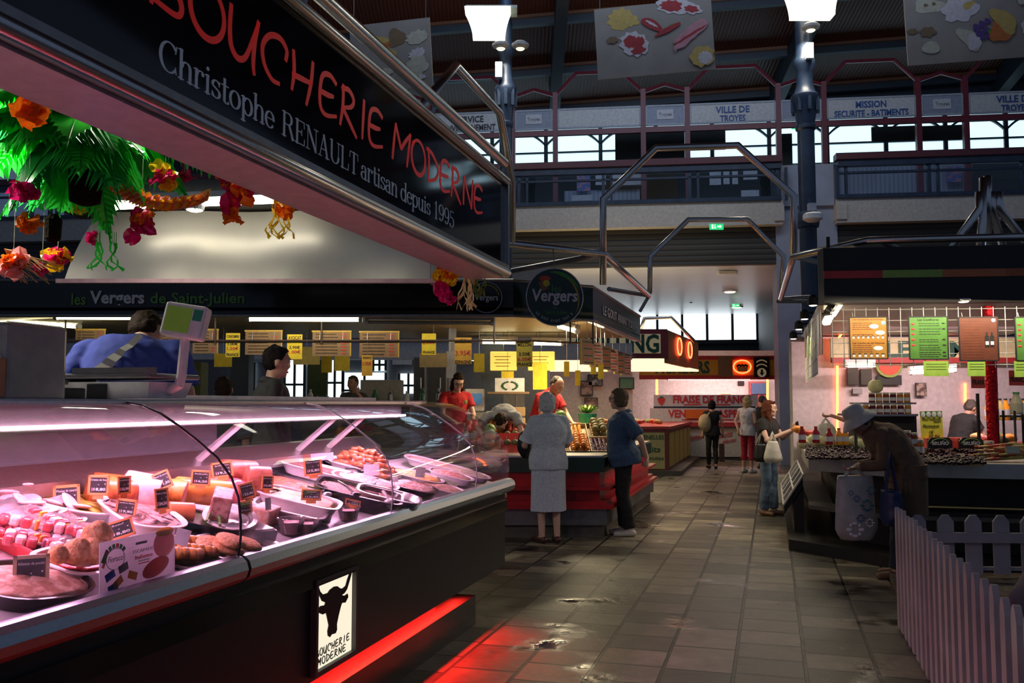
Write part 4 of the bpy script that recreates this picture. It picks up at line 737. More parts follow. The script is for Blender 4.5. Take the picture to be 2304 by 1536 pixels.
# breaded balls, cutlets, braided pastries, sausages
def nub(name, m, r, seed, sx=1, sy=1, sz=1, amp=.12, n=18, k=12, fr=9):
    b = MB(); b.ell((0, 0, 0), (r * sx, r * sy, r * sz), n=n, k=k); b.v = [p * (1 + amp * noise.noise(p * fr / r * .12 + V((seed, 0, 0)))) for p in b.v]; return b.build(name, m, None, smooth=True)
for i, (px, py, r, l) in enumerate(((126, 1268, .032, 'small breaded ball at the left end of the white tray'), (168, 1268, .044, 'large breaded ball in the middle of the white tray'), (205, 1268, .048, 'breaded ball tight against the advertising card'), (212, 1235, .048, 'breaded ball at the back, above the others'))):
    o = nub('breaded_ball', CRUMB, r, i); o['label'] = l; o['category'] = 'breaded meat'; o['group'] = 'breaded balls'; place(o, DX(px, py, 0, .07 + (.05 if i == 3 else .01)))
for i, (px, py, l) in enumerate(((470, 1232, 'breaded cutlet nearest the blank white card'), (515, 1226, 'breaded cutlet on top of the cutlet pile'), (550, 1232, 'breaded cutlet touching the glass joint'), (500, 1242, 'breaded cutlet at the front of the cutlet pile'))):
    o = nub('breaded_cutlet', CRUMB, .085, i + 5, 1.0, .62, .22, .2); o['label'] = l; o['category'] = 'cutlet'; o['group'] = 'breaded cutlets'; place(o, DX(px, py, 20 + 30 * i, .05 + (.03 if i == 1 else 0)))
for i, (px, py, l) in enumerate(((400, 1228, 'flat golden pastry under the blank white card'), (396, 1256, 'braided pastry beside the advertising card'), (432, 1248, 'braided pastry at the right of the black tray'))):
    t = thing('braided_pastry', l, 'pastry', group='golden pastries')
    for k in range(7): b = MB(); b.ell((0, 0, 0), (.026, .036, .024), X=TR(((k - 3) * .026, 0, .02), R(35 if k % 2 else -35)), n=12, k=8); b.build('braid_knot', GOLD, t, smooth=True)
    on_deck(t, px, py, -30 - 8 * i, .035)
rr = random.Random(3); proto = None; sgrp = 'small sausages heaped at the back'
for i in range(90):
    p = V((rr.uniform(-.11, .11), rr.uniform(-.19, .19), 0))
    p.z = .02 + .12 * max(0, 1 - (p.x / .13) ** 2 - (p.y / .22) ** 2) * rr.uniform(.5, 1)
    if proto is None:
        b = MB(); b.tube([V((-.035, 0, 0)), V((-.03, .002, .002)), V((0, .006, .004)), V((.03, .002, .002)), V((.035, 0, 0))], [.006, .013, .015, .013, .006], 9); proto = b.build('small_sausage', SAUC, smooth=True); proto['category'] = 'sausage'; proto['group'] = sgrp; proto['label'] = 'small orange brown sausage in the heap by the rear cards'; o = proto
    else: o = proto.copy(); COL.objects.link(o)
    o.matrix_basis = DX(818, 1062, 0, .05) @ TR(p, rr.random() * 6, 1, (rr.random() - .5))
dish('sausage_tray', 'black tray under the heap of small sausages', 'tray', 815, 1070, .15, .24, .05, BPL, DARKM, 15, .01, 5, .8, 'tray_bottom')
# skewers with cling film
SK = []
PEPY = mat('yellow_pepper', (.85, .50, .05), .3); PEPO = mat('orange_pepper', (.80, .28, .03), .3); ONI = mat('onion_violet', (.30, .08, .16), .35)
def skewer(seed):
    rr = random.Random(seed); t = thing('meat_skewer', 'skewer of raw meat cubes and peppers under wrinkled film', 'skewer', group='raw meat skewers under film at the left')
    b = MB(); b.tube([V((0, -.15, .02)), V((0, .17, .02))], .002, 5); b.build('stick', mat('bamboo', (.6, .42, .22), .6), t)
    for k in range(8):
        kind = (seed + k) % 4; m = MEATR if kind in (0, 2) else (FATP if kind == 1 else rr.choice([PEPY, PEPO, ONI]))
        b = MB(); b.box((rr.uniform(-.004, .004), -.125 + k * .036, .02), (.042 if kind != 3 else .03, .033 if kind != 3 else .012, .036), TR((0, 0, 0)), bev=.009); b.build(('meat_cube', 'pale_meat_cube', 'meat_cube', 'pepper_piece')[kind], m, t)
    return t
for i, (px, py, rz, l) in enumerate(((15, 1200, 95, 'frontmost on the left'), (60, 1220, 100, 'nearest the red tray rim'), (110, 1212, 84, 'over the middle of the red tray'), (150, 1205, 98, 'second from the breaded balls'), (185, 1196, 80, 'nearest the orange tag'), (70, 1190, 92, 'on top of the pile'), (130, 1190, 88, 'on top beside the terrine dish'), (30, 1228, 100, 'tight in the left corner of the tray'), (100, 1232, 92, 'along the red rim'), (165, 1222, 90, 'at the right end of the red rim'))):
    t = skewer(i + 11); t['label'] = 'skewer of raw meat cubes under film, ' + l; on_deck(t, px, py, rz - 60 if i % 2 else rz - 95, .045 + (.035 if 'on top' in l else 0))
FILM = glass('cling_film', (.98, .95, .97), 1.0, .14)
g = []
for i in range(26):
    row = []
    for j in range(34):
        u, v = i / 25, j / 33; q = DX(85, 1212, -8) @ V(((u - .5) * .30, (v - .5) * .70, .06 + .045 * sin(PI * u) * sin(PI * v) + .020 * noise.noise(V((u * 3, v * 34, 2))) + .006 * noise.noise(V((u * 20 + v * 24, v * 6, 5))))); row.append(q)
    g.append(row)
MB().sheet(g).build('cling_film', FILM, label='wrinkled clear cling film stretched over the raw skewers', cat='cling film', smooth=True)
rr = random.Random(8); proto = None
for i in range(16):
    p = V((rr.uniform(-.12, .12), rr.uniform(-.17, .17), .05 + .03 * rr.random()))
    if proto is None: proto = nub('meat_slice', FATP, .05, 3, 1, .8, .18, .25); proto['label'] = 'folded slice of pale pink meat on the back left tray'; proto['category'] = 'sliced meat'; proto['group'] = 'folded meat slices at the back left'; o = proto
    else: o = proto.copy(); COL.objects.link(o)
    o.matrix_basis = DX(52, 1160, 10, .01) @ TR(p, rr.random() * 6, .8 + .5 * rr.random(), rr.uniform(-.6, .6), rr.uniform(-.6, .6))
# advertising card against the glass
c0 = pl(215, 1322, bp(0, -.02, 0), NX); c1 = pl(385, 1275, bp(0, -.02, 0), NX); ct = pl(215, 1222, bp(0, -.02, 0), NX)
wv = (c1 - c0).length; hv = ct.z - c0.z + .03; X = frame((c0 + c1) / 2 + V((0, 0, hv / 2 - .03)) + NX * .012, AX, UP + NX * -.03)
t = thing('advertising_card', 'white advertising card with ham pictures leaning on the glass', 'card', (c0 + c1) / 2)
MB().box((0, 0, 0), (wv, hv, .003), X).build('card_sheet', plastic('card_white', (.75, .73, .76), .5, .4), t)
b = MB(); W2 = wv / 2; H2 = hv / 2
def blob2(b, m, cx, cy, rx, ry, a=0, n=18, z=.0016): b.use(m).prism([(cx + cos(R(a)) * rx * cos(2 * PI * i / n) - sin(R(a)) * ry * sin(2 * PI * i / n), cy + sin(R(a)) * rx * cos(2 * PI * i / n) + cos(R(a)) * ry * sin(2 * PI * i / n)) for i in range(n)], .0006, X @ M4.Translation((0, 0, z)))
def rect2(b, m, cx, cy, w, h, a=0, z=.0016): b.use(m).box((0, 0, .0003), (w, h, .0006), X @ M4.Translation((cx, cy, z)) @ M4.Rotation(R(a), 4, 'Z'))
REDC = mat('print_red', (.65, .04, .05), .5); GRN = plastic('print_green', (.06, .42, .12), .5, .4); REDP_ = plastic('print_clear_red', (.85, .06, .07), .5, .4); BLU = plastic('print_blue', (.05, .13, .55), .5, .4); GRY = plastic('print_grey', (.3, .3, .36), .5, .4); PPH = plastic('print_ham', (.90, .52, .50), .5, .4); PGO = plastic('print_gold', (.80, .48, .12), .5, .4); PHM = plastic('print_ham_dark', (.80, .30, .28), .5, .4)
[rect2(b, (GRN, REDP_)[k % 3 == 2], -W2 * .62 + W2 * .27 * cos(R(a)), H2 * .28 + H2 * .50 * sin(R(a)), W2 * .07, H2 * .16, a - 90) for k, a in enumerate(range(40, 200, 20))]; b.use(GRY).tube([X @ V((-W2 * .62 + W2 * .23 * cos(q * PI / 14), H2 * .28 + H2 * .40 * sin(q * PI / 14), .002)) for q in range(28)], .0012, 4, closed=True); blob2(b, PPH, W2 * .68, H2 * .45, W2 * .3, H2 * .55); blob2(b, PGO, W2 * .7, H2 * .92, W2 * .26, H2 * .18, 0, 18, .0024); blob2(b, PHM, W2 * .45, -H2 * .42, W2 * .38, H2 * .36, 12)
for cx, cy, m, a in ((-.75, -.3, BLU, 20), (-.42, -.12, GRY, 15), (-.55, -.62, PGO, 30), (-.18, -.5, PGO, -20), (-.68, -.78, BLU, 15)): rect2(b, m, W2 * cx, H2 * cy, W2 * .24, H2 * .30, a)
rect2(b, GRN, W2 * .12, -H2 * .02, W2 * .3, H2 * .035, 0); rect2(b, REDP_, W2 * .12, -H2 * .12, W2 * .3, H2 * .035, 0); rect2(b, GRN, -W2 * .88, H2 * .45, W2 * .08, H2 * .5, -30); rect2(b, REDP_, -W2 * .9, H2 * .18, W2 * .06, H2 * .3, -30); rect2(b, GRY, W2 * .05, H2 * .68, W2 * .3, H2 * .1)
b.use(REDP_).text('Italienne', W2 * .48, H2 * .16, X @ M4.Translation((W2 * .12, H2 * .14, .0016)), .0006, bold=.02); b.use(GRY).text('ESCAPADE', W2 * .55, H2 * .13, X @ M4.Translation((W2 * .1, H2 * .38, .0016)), .0006); b.use(BLACKM).text('Fiorucci', W2 * .4, H2 * .22, X @ M4.Translation((-W2 * .62, H2 * .3, .0032)), .0006, shear=.3)
b.build('printed_pictures', None, t)
# ladles and spoon
def ladle(px0, py0, px1, py1, m, label, w=.006, lift=.09):
    a = deck(px0, py0, lift); c = deck(px1, py1, lift + .03); t = thing('serving_spoon', label, 'spoon', a, group='serving spoons in the salads'); MB().tube([a, (a + c) / 2 + V((0, 0, .008)), c], w, 6).build('handle', m, t); MB().ell(a, (.03, .03, .014)).build('spoon_bowl', m, t, smooth=True)
ladle(800, 1112, 760, 1082, BPL, 'black spoon stuck in the pink salad dish'); ladle(640, 1110, 605, 1100, BPL, 'black spoon in the tub of browned meats'); ladle(735, 1112, 692, 1094, DSTEEL, 'steel spoon behind the leaning price tag'); ladle(815, 1060, 778, 1054, BPL, 'black spoon lying in front of the sausage heap'); ladle(876, 1128, 862, 1105, CER, 'white spoon standing in the aluminium tray', .009)
# --- on and behind the counter: scale, slicer, boxes
sx = bp(0, -.78, 1.59); q0 = pl(272, 896, sx, NX); sc = thing('shop_scale', 'white shop scale with grey tray and green screen on a pole', 'scale', q0, -.27); k = q0.y / FPX; X = WM[sc.name] @ M4.Translation((0, 0, 0))
b = MB(); b.hexa([X @ V(p) for p in ((-.20, -.13, 0), (.24, -.13, 0), (.24, .13, 0), (-.20, .13, 0))], [X @ V(p) for p in ((-.26, -.15, .07), (.26, -.15, .07), (.26, .15, .07), (-.26, .15, .07))]); b.build('body', WHITE, sc)
b = MB(); b.box((-.02, .0, .095), (.60, .36, .022), X, bev=.008); b.box((.1, -.17, .115), (.42, .012, .03), X); b.build('weighing_tray', mat('grey_tray', (.16, .16, .17), .35), sc)
b = MB(); b.box((.0, -.152, .03), (.10, .004, .06), X); b.build('rating_plate', BLACKM, sc)
b = MB(); b.tube([X @ V((.24, 0, .03)), X @ V((.30, 0, .06)), X @ V((.31, 0, .10)), X @ V((.325, .0, .28))], .022, 10); b.build('pole', WHITE, sc)
Xh = X @ M4.Translation((.325, 0, .335)) @ M4.Rotation(R(10), 4, 'Z') @ M4.Rotation(R(-8), 4, 'X') @ M4.Rotation(R(9), 4, 'Y')
MB().box((0, 0, 0), (.19, .07, .15), Xh, bev=.012).build('display_head', WHITE, sc); MB().box((-.02, -.037, .0), (.115, .004, .11), Xh).build('display_screen', glow('green_lcd', (.10, .16, .02), .35), sc); MB().box((.065, -.037, .03), (.04, .004, .05), Xh).build('green_sticker', mat('sticker_green', (.02, .25, .13), .4), sc)
q = pl(20, 900, sx, NX); X = TR(q, -.27); t = thing('slicing_machine', 'grey boxed slicing machine at the left edge on the counter', 'machine', q)
MB().box((-.02, 0, .14), (.30, .3, .30), X, bev=.02).build('body', mat('warm_grey_metal', (.34, .31, .30), .4, .4), t); MB().box((.085, -.153, .08), (.10, .006, .14), X).build('amber_window', mat('amber_plastic', (.30, .11, .05), .25), t); MB().tube([X @ V((-.02, -.17, .16)), X @ V((.12, -.17, .155))], .006, 8).build('handle', STEEL, t)
q = pl(125, 900, sx, NX); MB().box((0, 0, .025), (.17, .14, .05), TR(q, -.27), bev=.006).build('card_terminal', BLACKM, label='flat black box on the counter between slicer and scale', cat='box')
q = pl(140, 860, sx - NX * .25, NX); t = thing('weighing_pan', 'grey shallow pan behind the scale, left of the bending man', 'pan', q); MB().box((0, 0, 0), (.2, .2, .025), TR(q, -.27), bev=.008).build('pan', mat('grey_tray', (.16, .16, .17), .35), t); MB().box((0, 0, -.1), (.12, .12, .17), TR(q, -.27)).build('pan_base', WHITE, t)
b = MB(); bbox(b, .6, TE, -1.9, -1.35, .22, 1.05); b.build('workbench', mat('bench_dark', (.05, .045, .05), .5), label='dark workbench behind the meat counter, seen through the glass', cat='workbench')
WOODP = spot('pale_crate_wood', (.52, .30, .18), (.42, .22, .12), 7, .5, .6, .2)
q = pl(560, 990, bp(0, -1.5, 0), NX); b = MB(); b.box((0, 0, .07), (.50, .26, .14), TR((q.x, q.y, 1.05), PI / 2 - .28), bev=.004); b.build('wooden_box', WOODP, label='pale wooden box seen through the counter glass', cat='box')
q = pl(50, 1050, bp(0, -1.5, 0), NX); o = nub('dark_bag', mat('navy_cloth', (.015, .02, .05), .7), .2, 4, 1.3, .9, .75, .2); o['label'] = 'dark navy cloth bag on the bench behind the counter glass'; o['category'] = 'bag'; place(o, TR((q.x, q.y, 1.2), 1.3))
q = pl(150, 1060, bp(0, -1.45, 0), NX); o = nub('white_bag', mat('white_plastic_bag', (.62, .55, .58), .4), .09, 6, .8, .8, 1.3, .3); o['label'] = 'crumpled white bag beside the navy bag behind the glass'; o['category'] = 'bag'; place(o, TR((q.x, q.y, 1.16)))
# ================================================================== FRUIT STALL BEYOND THE MEAT STALL
VA = V((.016, 10.7, 0)); VB = V((1.034, 11.3, 0)); VC = V((2.2, 15.2, 0)); VL = V((-8.5, 10.7, 0)); HZ0, HZ1 = 2.60, 3.03
GREENK = mat('green_black_gloss', (.006, .018, .014), .12); CREAMC = mat('cream_underside', (.60, .52, .38), .5)
fs_ = thing('fruit_stall_fascia', 'long black fascia lettered in green and white over the fruit stall', 'sign', VA + UP * HZ0)
b = MB(); vbox(b, VL, VA, HZ0, HZ1, .12, -1); b.build('front_board', BLACK, fs_)
b = MB(); vbox(b, VA, VB, HZ0, HZ1, .12, -1); b.build('corner_board', GREENK, fs_)
b = MB(); vbox(b, VB, VC, HZ0, HZ1, .12, -1); b.build('side_board', BLACK, fs_)
b = MB()
for z in (HZ0, HZ1): b.tube([VL + UP * z, VA + UP * z, VB + UP * z, VC + UP * z], .02, 8)
b.build('edge_trim', DSTEEL, fs_)
b = MB(); b.hexa([VL + UP * 2.66, VA + UP * 2.66, VB + UP * 2.66, VC + UP * 2.66, V((-8.5, 15.2, 2.66))], [VL + UP * 2.70, VA + UP * 2.70, VB + UP * 2.70, VC + UP * 2.70, V((-8.5, 15.2, 2.70))]); b.build('underside_panel', CREAMC, fs_)
LGRN = mat('leaf_green_lettering', (.10, .26, .05), .5); LWHT = mat('white_lettering', (.60, .58, .62), .5); LYEL = mat('ochre_lettering', (.40, .25, .03), .5)
def ftext(b, m, s, px0, px1, py0, py1, Y=10.69, bold=.015, shear=0):
    a = at(px0, py1, Y); c = at(px1, py0, Y); b.use(m).text(s, c.x - a.x, c.z - a.z, frame(((a.x + c.x) / 2, Y, (a.z + c.z) / 2), (1, 0, 0), UP), .008, bold=bold, shear=shear)
b = MB(); ftext(b, LGRN, 'les', 161, 194, 660, 686); ftext(b, LWHT, 'Vergers', 202, 326, 654, 692, bold=.03); ftext(b, LGRN, 'de Saint-Julien', 338, 551, 658, 690, bold=.02); ftext(b, LWHT, 'Vergers', 1068, 1121, 662, 680)
b.build('lettering', None, fs_)
c = at(1095, 669, 10.685); b = MB()
b.use(LWHT).tube([c + V((.185 * cos(a * PI / 20), 0, .185 * sin(a * PI / 20))) for a in range(40)], .004, 5, closed=True); b.use(LYEL).tube([c + V((.15 * cos(R(a)), 0, .15 * sin(R(a)))) for a in range(10, 110, 8)], .008, 5); b.use(mat('rust_print', (.35, .06, .02), .5)).ell(c + V((-.09, 0, .09)), (.045, .006, .03)); b.build('round_logo', None, fs_)
dS = (VC - VB).normalized(); X = frame(VB + dS * 2.0 + UP * 2.78 - dS.cross(UP) * -.012, dS, UP)
MB().use(LWHT).text('LE GOUT AVANT TOUT !', 2.9, .13, frame(VB + dS * 2.1 + UP * 2.80 + dS.cross(UP) * .006, dS, UP), .006).build('side_lettering', None, fs_)
# hanging round sign
c = at(1248, 668, 10.35); r = .335; t = thing('round_sign', 'round dark green hanging sign lettered Vergers at the stall corner', 'sign', c)
X = frame(c, (1, .12, 0), UP); MB().lathe([(r * .98, -.02), (r, 0), (r * .98, .012)], n=40, X=X).build('sign_disc', mat('deep_green_gloss', (.006, .022, .016), .2), t)
b = MB(); b.use(LWHT).tube([X @ V((r * cos(a * PI / 24), r * sin(a * PI / 24), .006)) for a in range(48)], .007, 6, closed=True); b.build('sign_rim', LWHT, t)
b = MB(); b.use(mat('bright_leaf_green', (.06, .28, .03), .5))
def crescent(b, r0, r1, a0, a1, wmax, z): b.prism([(q[0], q[1]) for q in [((r0 + (r1 - r0) * u) * cos(R(a0 + (a1 - a0) * u)) * r, (r0 + (r1 - r0) * u) * sin(R(a0 + (a1 - a0) * u)) * r) for u in (k / 14 for k in range(15))] + [((r0 + (r1 - r0) * u - wmax * sin(PI * u)) * cos(R(a0 + (a1 - a0) * u)) * r, (r0 + (r1 - r0) * u - wmax * sin(PI * u)) * sin(R(a0 + (a1 - a0) * u)) * r) for u in (k / 14 for k in range(14, -1, -1))]], .003, X @ M4.Translation((0, 0, z)))
crescent(b, .9, .92, 105, 15, .14, .012); b.use(LYEL); crescent(b, .78, .93, 60, -40, .07, .014); b.use(mat('tomato_red', (.5, .05, .02), .5)).ell((-.12, .215, .014), (.07, .035, .003), X); b.use(mat('yellow_print', (.55, .45, .03), .5)).ell((-.10, .16, .016), (.04, .04, .003), X); b.use(mat('basket_brown', (.22, .10, .04), .6)).prism([(-.2, .16), (-.13, .20), (-.08, .10), (-.14, .06)], .004, X @ M4.Translation((0, 0, .012))); b.build('fruit_emblem', None, t)
b = MB(); b.use(mat('leaf_lettering', (.08, .25, .05), .5)).text('les', .11, .08, X @ M4.Translation((.02, .10, .013)), .004); b.use(LWHT).text('Vergers', .54, .19, X @ M4.Translation((.0, -.005, .014)), .005, bold=.025, shear=.1); b.use(mat('leaf_lettering', (.08, .25, .05))).text('de', .05, .035, X @ M4.Translation((.0, -.125, .013)), .004); b.text('Saint-Julien', .27, .06, X @ M4.Translation((.02, -.185, .013)), .004)
for i, ch in enumerate('LE GOUT AVANT TOUT !'):
    if ch != ' ': a = R(-138 + i * 4.9); b.use(LWHT).text(ch, .018, .032, X @ M4.Translation((cos(a) * r * .84, sin(a) * r * .84, .013)) @ M4.Rotation(a + PI / 2, 4, 'Z'), .004)
b.build('lettering', None, t); MB().tube([c + UP * r, c + V((0, .44, .68))], .006, 6).build('hanger', DSTEEL, t)
# tubes below the fascia
for x0, y0, Y0, x1, y1, Y1, l in ((122, 713, 10.88, 312, 714, 10.88, 'tube light under the fruit stall fascia above the man in blue'), (555, 717, 10.88, 815, 718, 10.88, 'tube light under the fascia in the middle of the fruit stall'), (-40, 722, 12.2, 180, 734, 11.6, 'slanting tube light at the far left of the fruit stall'), (1080, 769, 14.0, 1165, 770, 14.0, 'tube light farther back, left of the melon tag'), (1196, 772, 14.0, 1268, 773, 14.0, 'tube light farther back, right of the melon tag'), (1256, 733, 12.6, 1300, 746, 12.0, 'short tube light under the corner behind the round sign')):
    tube_light(at(x0, y0, Y0), at(x1, y1, Y1), l, 'tubes of the fruit stall', .03, glow('fluorescent_warm', (1, .90, .55), 8))
t = tube_light(at(822, 725, 10.88), at(1112, 727, 10.88), 'unlit tube light under the fascia, right of the middle', 'tubes of the fruit stall', .025, mat('unlit_tube', (.45, .40, .30), .3))
area('stall_light', V((-2.2, 10.95, 2.6)), (0, .35, -1), 12, (1, .88, .68), 5, .06); area('stall_light', V((.9, 12.6, 2.55)), (.1, -.1, -1), 80, (1, .82, .5), 1.2, .1)
# hanging boards
KRAFT = mat('kraft_board', (.26, .16, .085), .7); KRAFTE = mat('kraft_edge', (.55, .36, .06), .6); INK = mat('board_ink', (.05, .03, .02), .7); INKR = mat('red_ink', (.55, .06, .05), .6); YTAG = mat('yellow_card', (.80, .60, .03), .6); OTAG = mat('orange_card', (.68, .38, .05), .6)
def kraft(px, py, w, h, Y, lab, rz=0, rows=7, Z=None):
    p = at(px, py, Y); k = Y / FPX; w *= k; h *= k; X = TR(p, rz); t = thing('price_board', lab, 'price board', p, group='brown hanging price boards')
    MB().box((0, 0, 0), (w, .012, h), X).build('board', KRAFT, t)
    b = MB(); b.box((0, 0, h / 2), (w + .02, .02, .02), X); b.box((w / 2, 0, 0), (.014, .016, h), X); b.build('edging', KRAFTE, t)
    b = MB(); rr = random.Random(px); 
    for i in range(rows):
        z = h * (.38 - .76 * i / max(1, rows - 1)); x = -w * .42
        while x < w * .12: q = rr.uniform(.03, .07) * w; b.use(INK).box((x + q / 2, -.008, z), (q * .8, .003, h * .035), X @ M4.Rotation(0, 4, 'Y')); x += q
        if rr.random() < .8: b.use(INKR).box((w * .32, -.008, z), (w * .16 * rr.uniform(.6, 1), .003, h * .05), X)
    b.build('handwriting', None, t); [MB().tube([p + V((w * q, 0, h / 2)), V((p.x + w * q, 11.3, 2.34))], .004, 5).build('hook', DSTEEL, t) for q in (-.3, .3)]
for a in ((14, 770, 40, 56, 11.32, 'brown price board at the left edge, above the slicing machine'), (103, 763, 66, 46, 11.32, 'brown price board second from the left edge'), (203, 766, 66, 50, 11.32, 'brown price board just left of the man in blue'), (372, 770, 55, 55, 11.45, 'brown price board behind the scale display'), (462, 768, 56, 54, 11.32, 'brown price board just right of the scale pole'), (593, 771, 82, 54, 11.32, 'brown price board left of the AVOCAT tag'), (746, 773, 86, 56, 11.32, 'brown price board right of the AVOCAT tag'), (853, 775, 88, 58, 11.32, 'rightmost of the two large brown boards side by side')): kraft(*a)
def ytag(px, py, w, h, Y, lines, lab, m=YTAG):
    p = at(px, py, Y); k = Y / FPX; w *= k; h *= k; X = frame(p, (1, 0, 0), UP); t = thing('price_card', lab, 'price card', p, group='yellow price cards of the fruit stall')
    MB().box((0, 0, 0), (w, h, .006), X).build('card', m, t)
    MB().tube([p + UP * h * .5, V((p.x, Y, 2.34 if abs(Y - 11.3) < .06 else 2.67))], .003, 4).build('cord', DSTEEL, t)
    if lines:
        b = MB()
        for i, (s, c, z, sw, sh) in enumerate(lines): b.use(c).text(s, w * sw, h * sh, X @ M4.Translation((0, h * z, .004)), .002, bold=.015)
        b.build('print', None, t)
ytag(524, 776, 32, 54, 11.32, [('CONCOMBRE', INK, .36, .85, .12), ('1.00€', INK, .05, .7, .13), ('1.50€', INKR, -.14, .8, .14), ('FRANCE', INK, -.4, .85, .12)], 'yellow CONCOMBRE card between two brown boards'); ytag(663, 780, 34, 56, 11.32, [('AVOCAT', INK, .36, .85, .16), ('3.90€', INK, -.02, .7, .13), ('1.00€', INKR, -.2, .8, .14)], 'yellow AVOCAT card between the brown boards')
ytag(965, 774, 32, 48, 11.32, [('2.30€', INKR, .1, .9, .2), ('FRANCE', INK, -.38, .8, .12)], 'yellow 2.30 FRANCE card left of the grey post'); ytag(1042, 789, 38, 60, 11.32, [('MELON', INK, .4, .4, .09), ('3.95€', INKR, -.08, .92, .2), ('ESPAGNE', INK, -.42, .92, .13)], 'orange 3.95 ESPAGNE card right of the grey post', OTAG); ytag(1180, 796, 36, 58, 11.32, [('MELON', INK, .36, .85, .14), ('3.50€', INK, 0, .7, .14), ('6.00€', INKR, -.2, .85, .15), ('FRANCE', INK, -.4, .88, .13)], 'olive yellow MELON card below the round signs', mat('olive_yellow', (.55, .45, .06), .6))
ytag(826, 822, 24, 46, 11.3, [('1.95€', INKR, .1, .8, .2), ('FRANCE', INK, .38, .8, .12)], 'orange price card hanging under the right brown board', OTAG)
for px, py, w, h, Y, l, m in ((50, 790, 26, 56, 12.5, 'plain yellow card behind the second brown board', YTAG), (128, 790, 26, 60, 12.5, 'plain yellow card at the corner of the second brown board', YTAG), (410, 785, 20, 50, 12.6, 'plain yellow card behind the scale pole', YTAG), (502, 810, 40, 30, 13, 'wide yellow card right of the scale pole', YTAG), (690, 800, 60, 40, 13, 'wide yellow card behind the AVOCAT card', mat('pale_yellow_card', (.70, .55, .16), .6)), (770, 812, 34, 44, 13, 'yellow card below the brown boards', YTAG), (735, 818, 24, 40, 13.5, 'smaller yellow card below the brown boards', YTAG), (975, 810, 62, 32, 12, 'pale wide card with handwriting under the 2.30 card', mat('pale_kraft', (.50, .38, .18), .7)), (1078, 816, 24, 42, 12, 'plain yellow card right of the ESPAGNE card', YTAG), (1142, 850, 28, 30, 13.5, 'yellow card under the left lit board', YTAG), (1215, 846, 32, 60, 13.5, 'tall yellow card left of the man in red', YTAG), (1012, 820, 16, 60, 12.2, 'narrow white and blue label on the grey post', PAPER)): ytag(px, py, w, h, Y, None, l, m)
for px, l in ((1133, 'left'), (1218, 'right')):
    p = at(px, 812, 14.0); t = thing('lit_board', 'glowing yellow price board with rounded corners, %s of the MELON card' % l, 'board', p, group='lit yellow boards'); MB().box(p, (.42, .03, .30), bev=.02).build('board', glow('yellow_backlit', (1, .66, .12), .95), t); b = MB(); [b.box(p + V((-.02, -.02, .07 - .05 * i)), (.26 - .05 * (i % 2), .004, .012)) for i in range(4)]; b.build('handwriting', KRAFTE, t); MB().tube([p + UP * .14, V((p.x, p.y, 2.67))], .004, 4).build('cord', DSTEEL, t)
# boards hanging along the aisle side, seen edge on
for i in range(6):
    p = VB + dS * (.35 + .62 * i) + dS.cross(UP) * -.15; p.z = 2.22 - .01 * i; X = frame(p, dS.lerp(V((1, .2, 0)), .30), UP); t = thing('price_board', 'pale pink price board hanging along the aisle side, %s from the front' % ('first', 'second', 'third', 'fourth', 'fifth', 'sixth')[i], 'price board', p, group='boards along the aisle side')
    MB().box((0, 0, 0), (.34, .34, .014), X).build('board', mat('pinkish_board', (.52, .30, .22), .7) if i % 2 else KRAFT, t); b = MB(); rr = random.Random(i); [b.use(INKR if k % 2 else INK).box((-.02 * k % .05, .13 - .045 * k, .009), (.18 + .08 * rr.random(), .014, .002), X) for k in range(7)]; b.build('handwriting', None, t); MB().box((-.175, 0, 0), (.014, .35, .02), X).build('edging', KRAFTE, t)
    MB().tube([p + UP * .17, p + UP * .47], .004, 5).build('hook', DSTEEL, t)
for i, (px, py) in enumerate(((1205, 800), (1300, 850), (1335, 825), (1352, 835))): ytag(px + 70 if i == 0 else px, py + (30 if i == 0 else 0), 12, 34, 12.2, None, ('thin yellow card below the pink boards', 'yellow card below the third pink board', 'yellow card tip below the fourth pink board', 'yellow card at the end of the pink boards')[i])
# rods and posts
b = MB()
for px in (148, 362, 485, 724, 1112, 1283, 1334): p = at(px, 714, 11.3); b.tube([V((p.x, 11.3, 2.66)), V((p.x, 11.3, 2.30))], .012, 6)
b.tube([V((-8, 11.3, 2.34)), V((.2, 11.3, 2.34)), V((1.0, 11.8, 2.34)), V((2.1, 15.2, 2.34))], .014, 6); b.build('hanging_rail', mat('brown_steel_rail', (.10, .07, .06), .4, .5), label='thin brown rail on rods that carries the fruit stall boards', cat='rail')
p = at(1018, 800, 13.3); MB().box((p.x, 13.3, 1.33), (.11, .08, 2.66)).build('stall_post', DSTEEL, label='grey steel post of the fruit stall beside the ESPAGNE card', cat='post')
p = at(1108, 830, 14.6); MB().box((p.x, 14.6, 1.35), (.36, .3, 2.7)).build('stall_post', mat('slate_blue_post', (.06, .08, .13), .6), label='broad slate blue post behind the fruit stall vendors', cat='post')
for px, l in ((118, 'dark blue post behind the man in blue, at the left'), (545, 'dark blue post left of the man in the dark jacket')):
    p = at(px, 850, 15.0); MB().box((p.x, 15, 1.35), (.3, .3, 2.7)).build('stall_post', mat('navy_post', (.02, .035, .08), .5), label=l, cat='post')
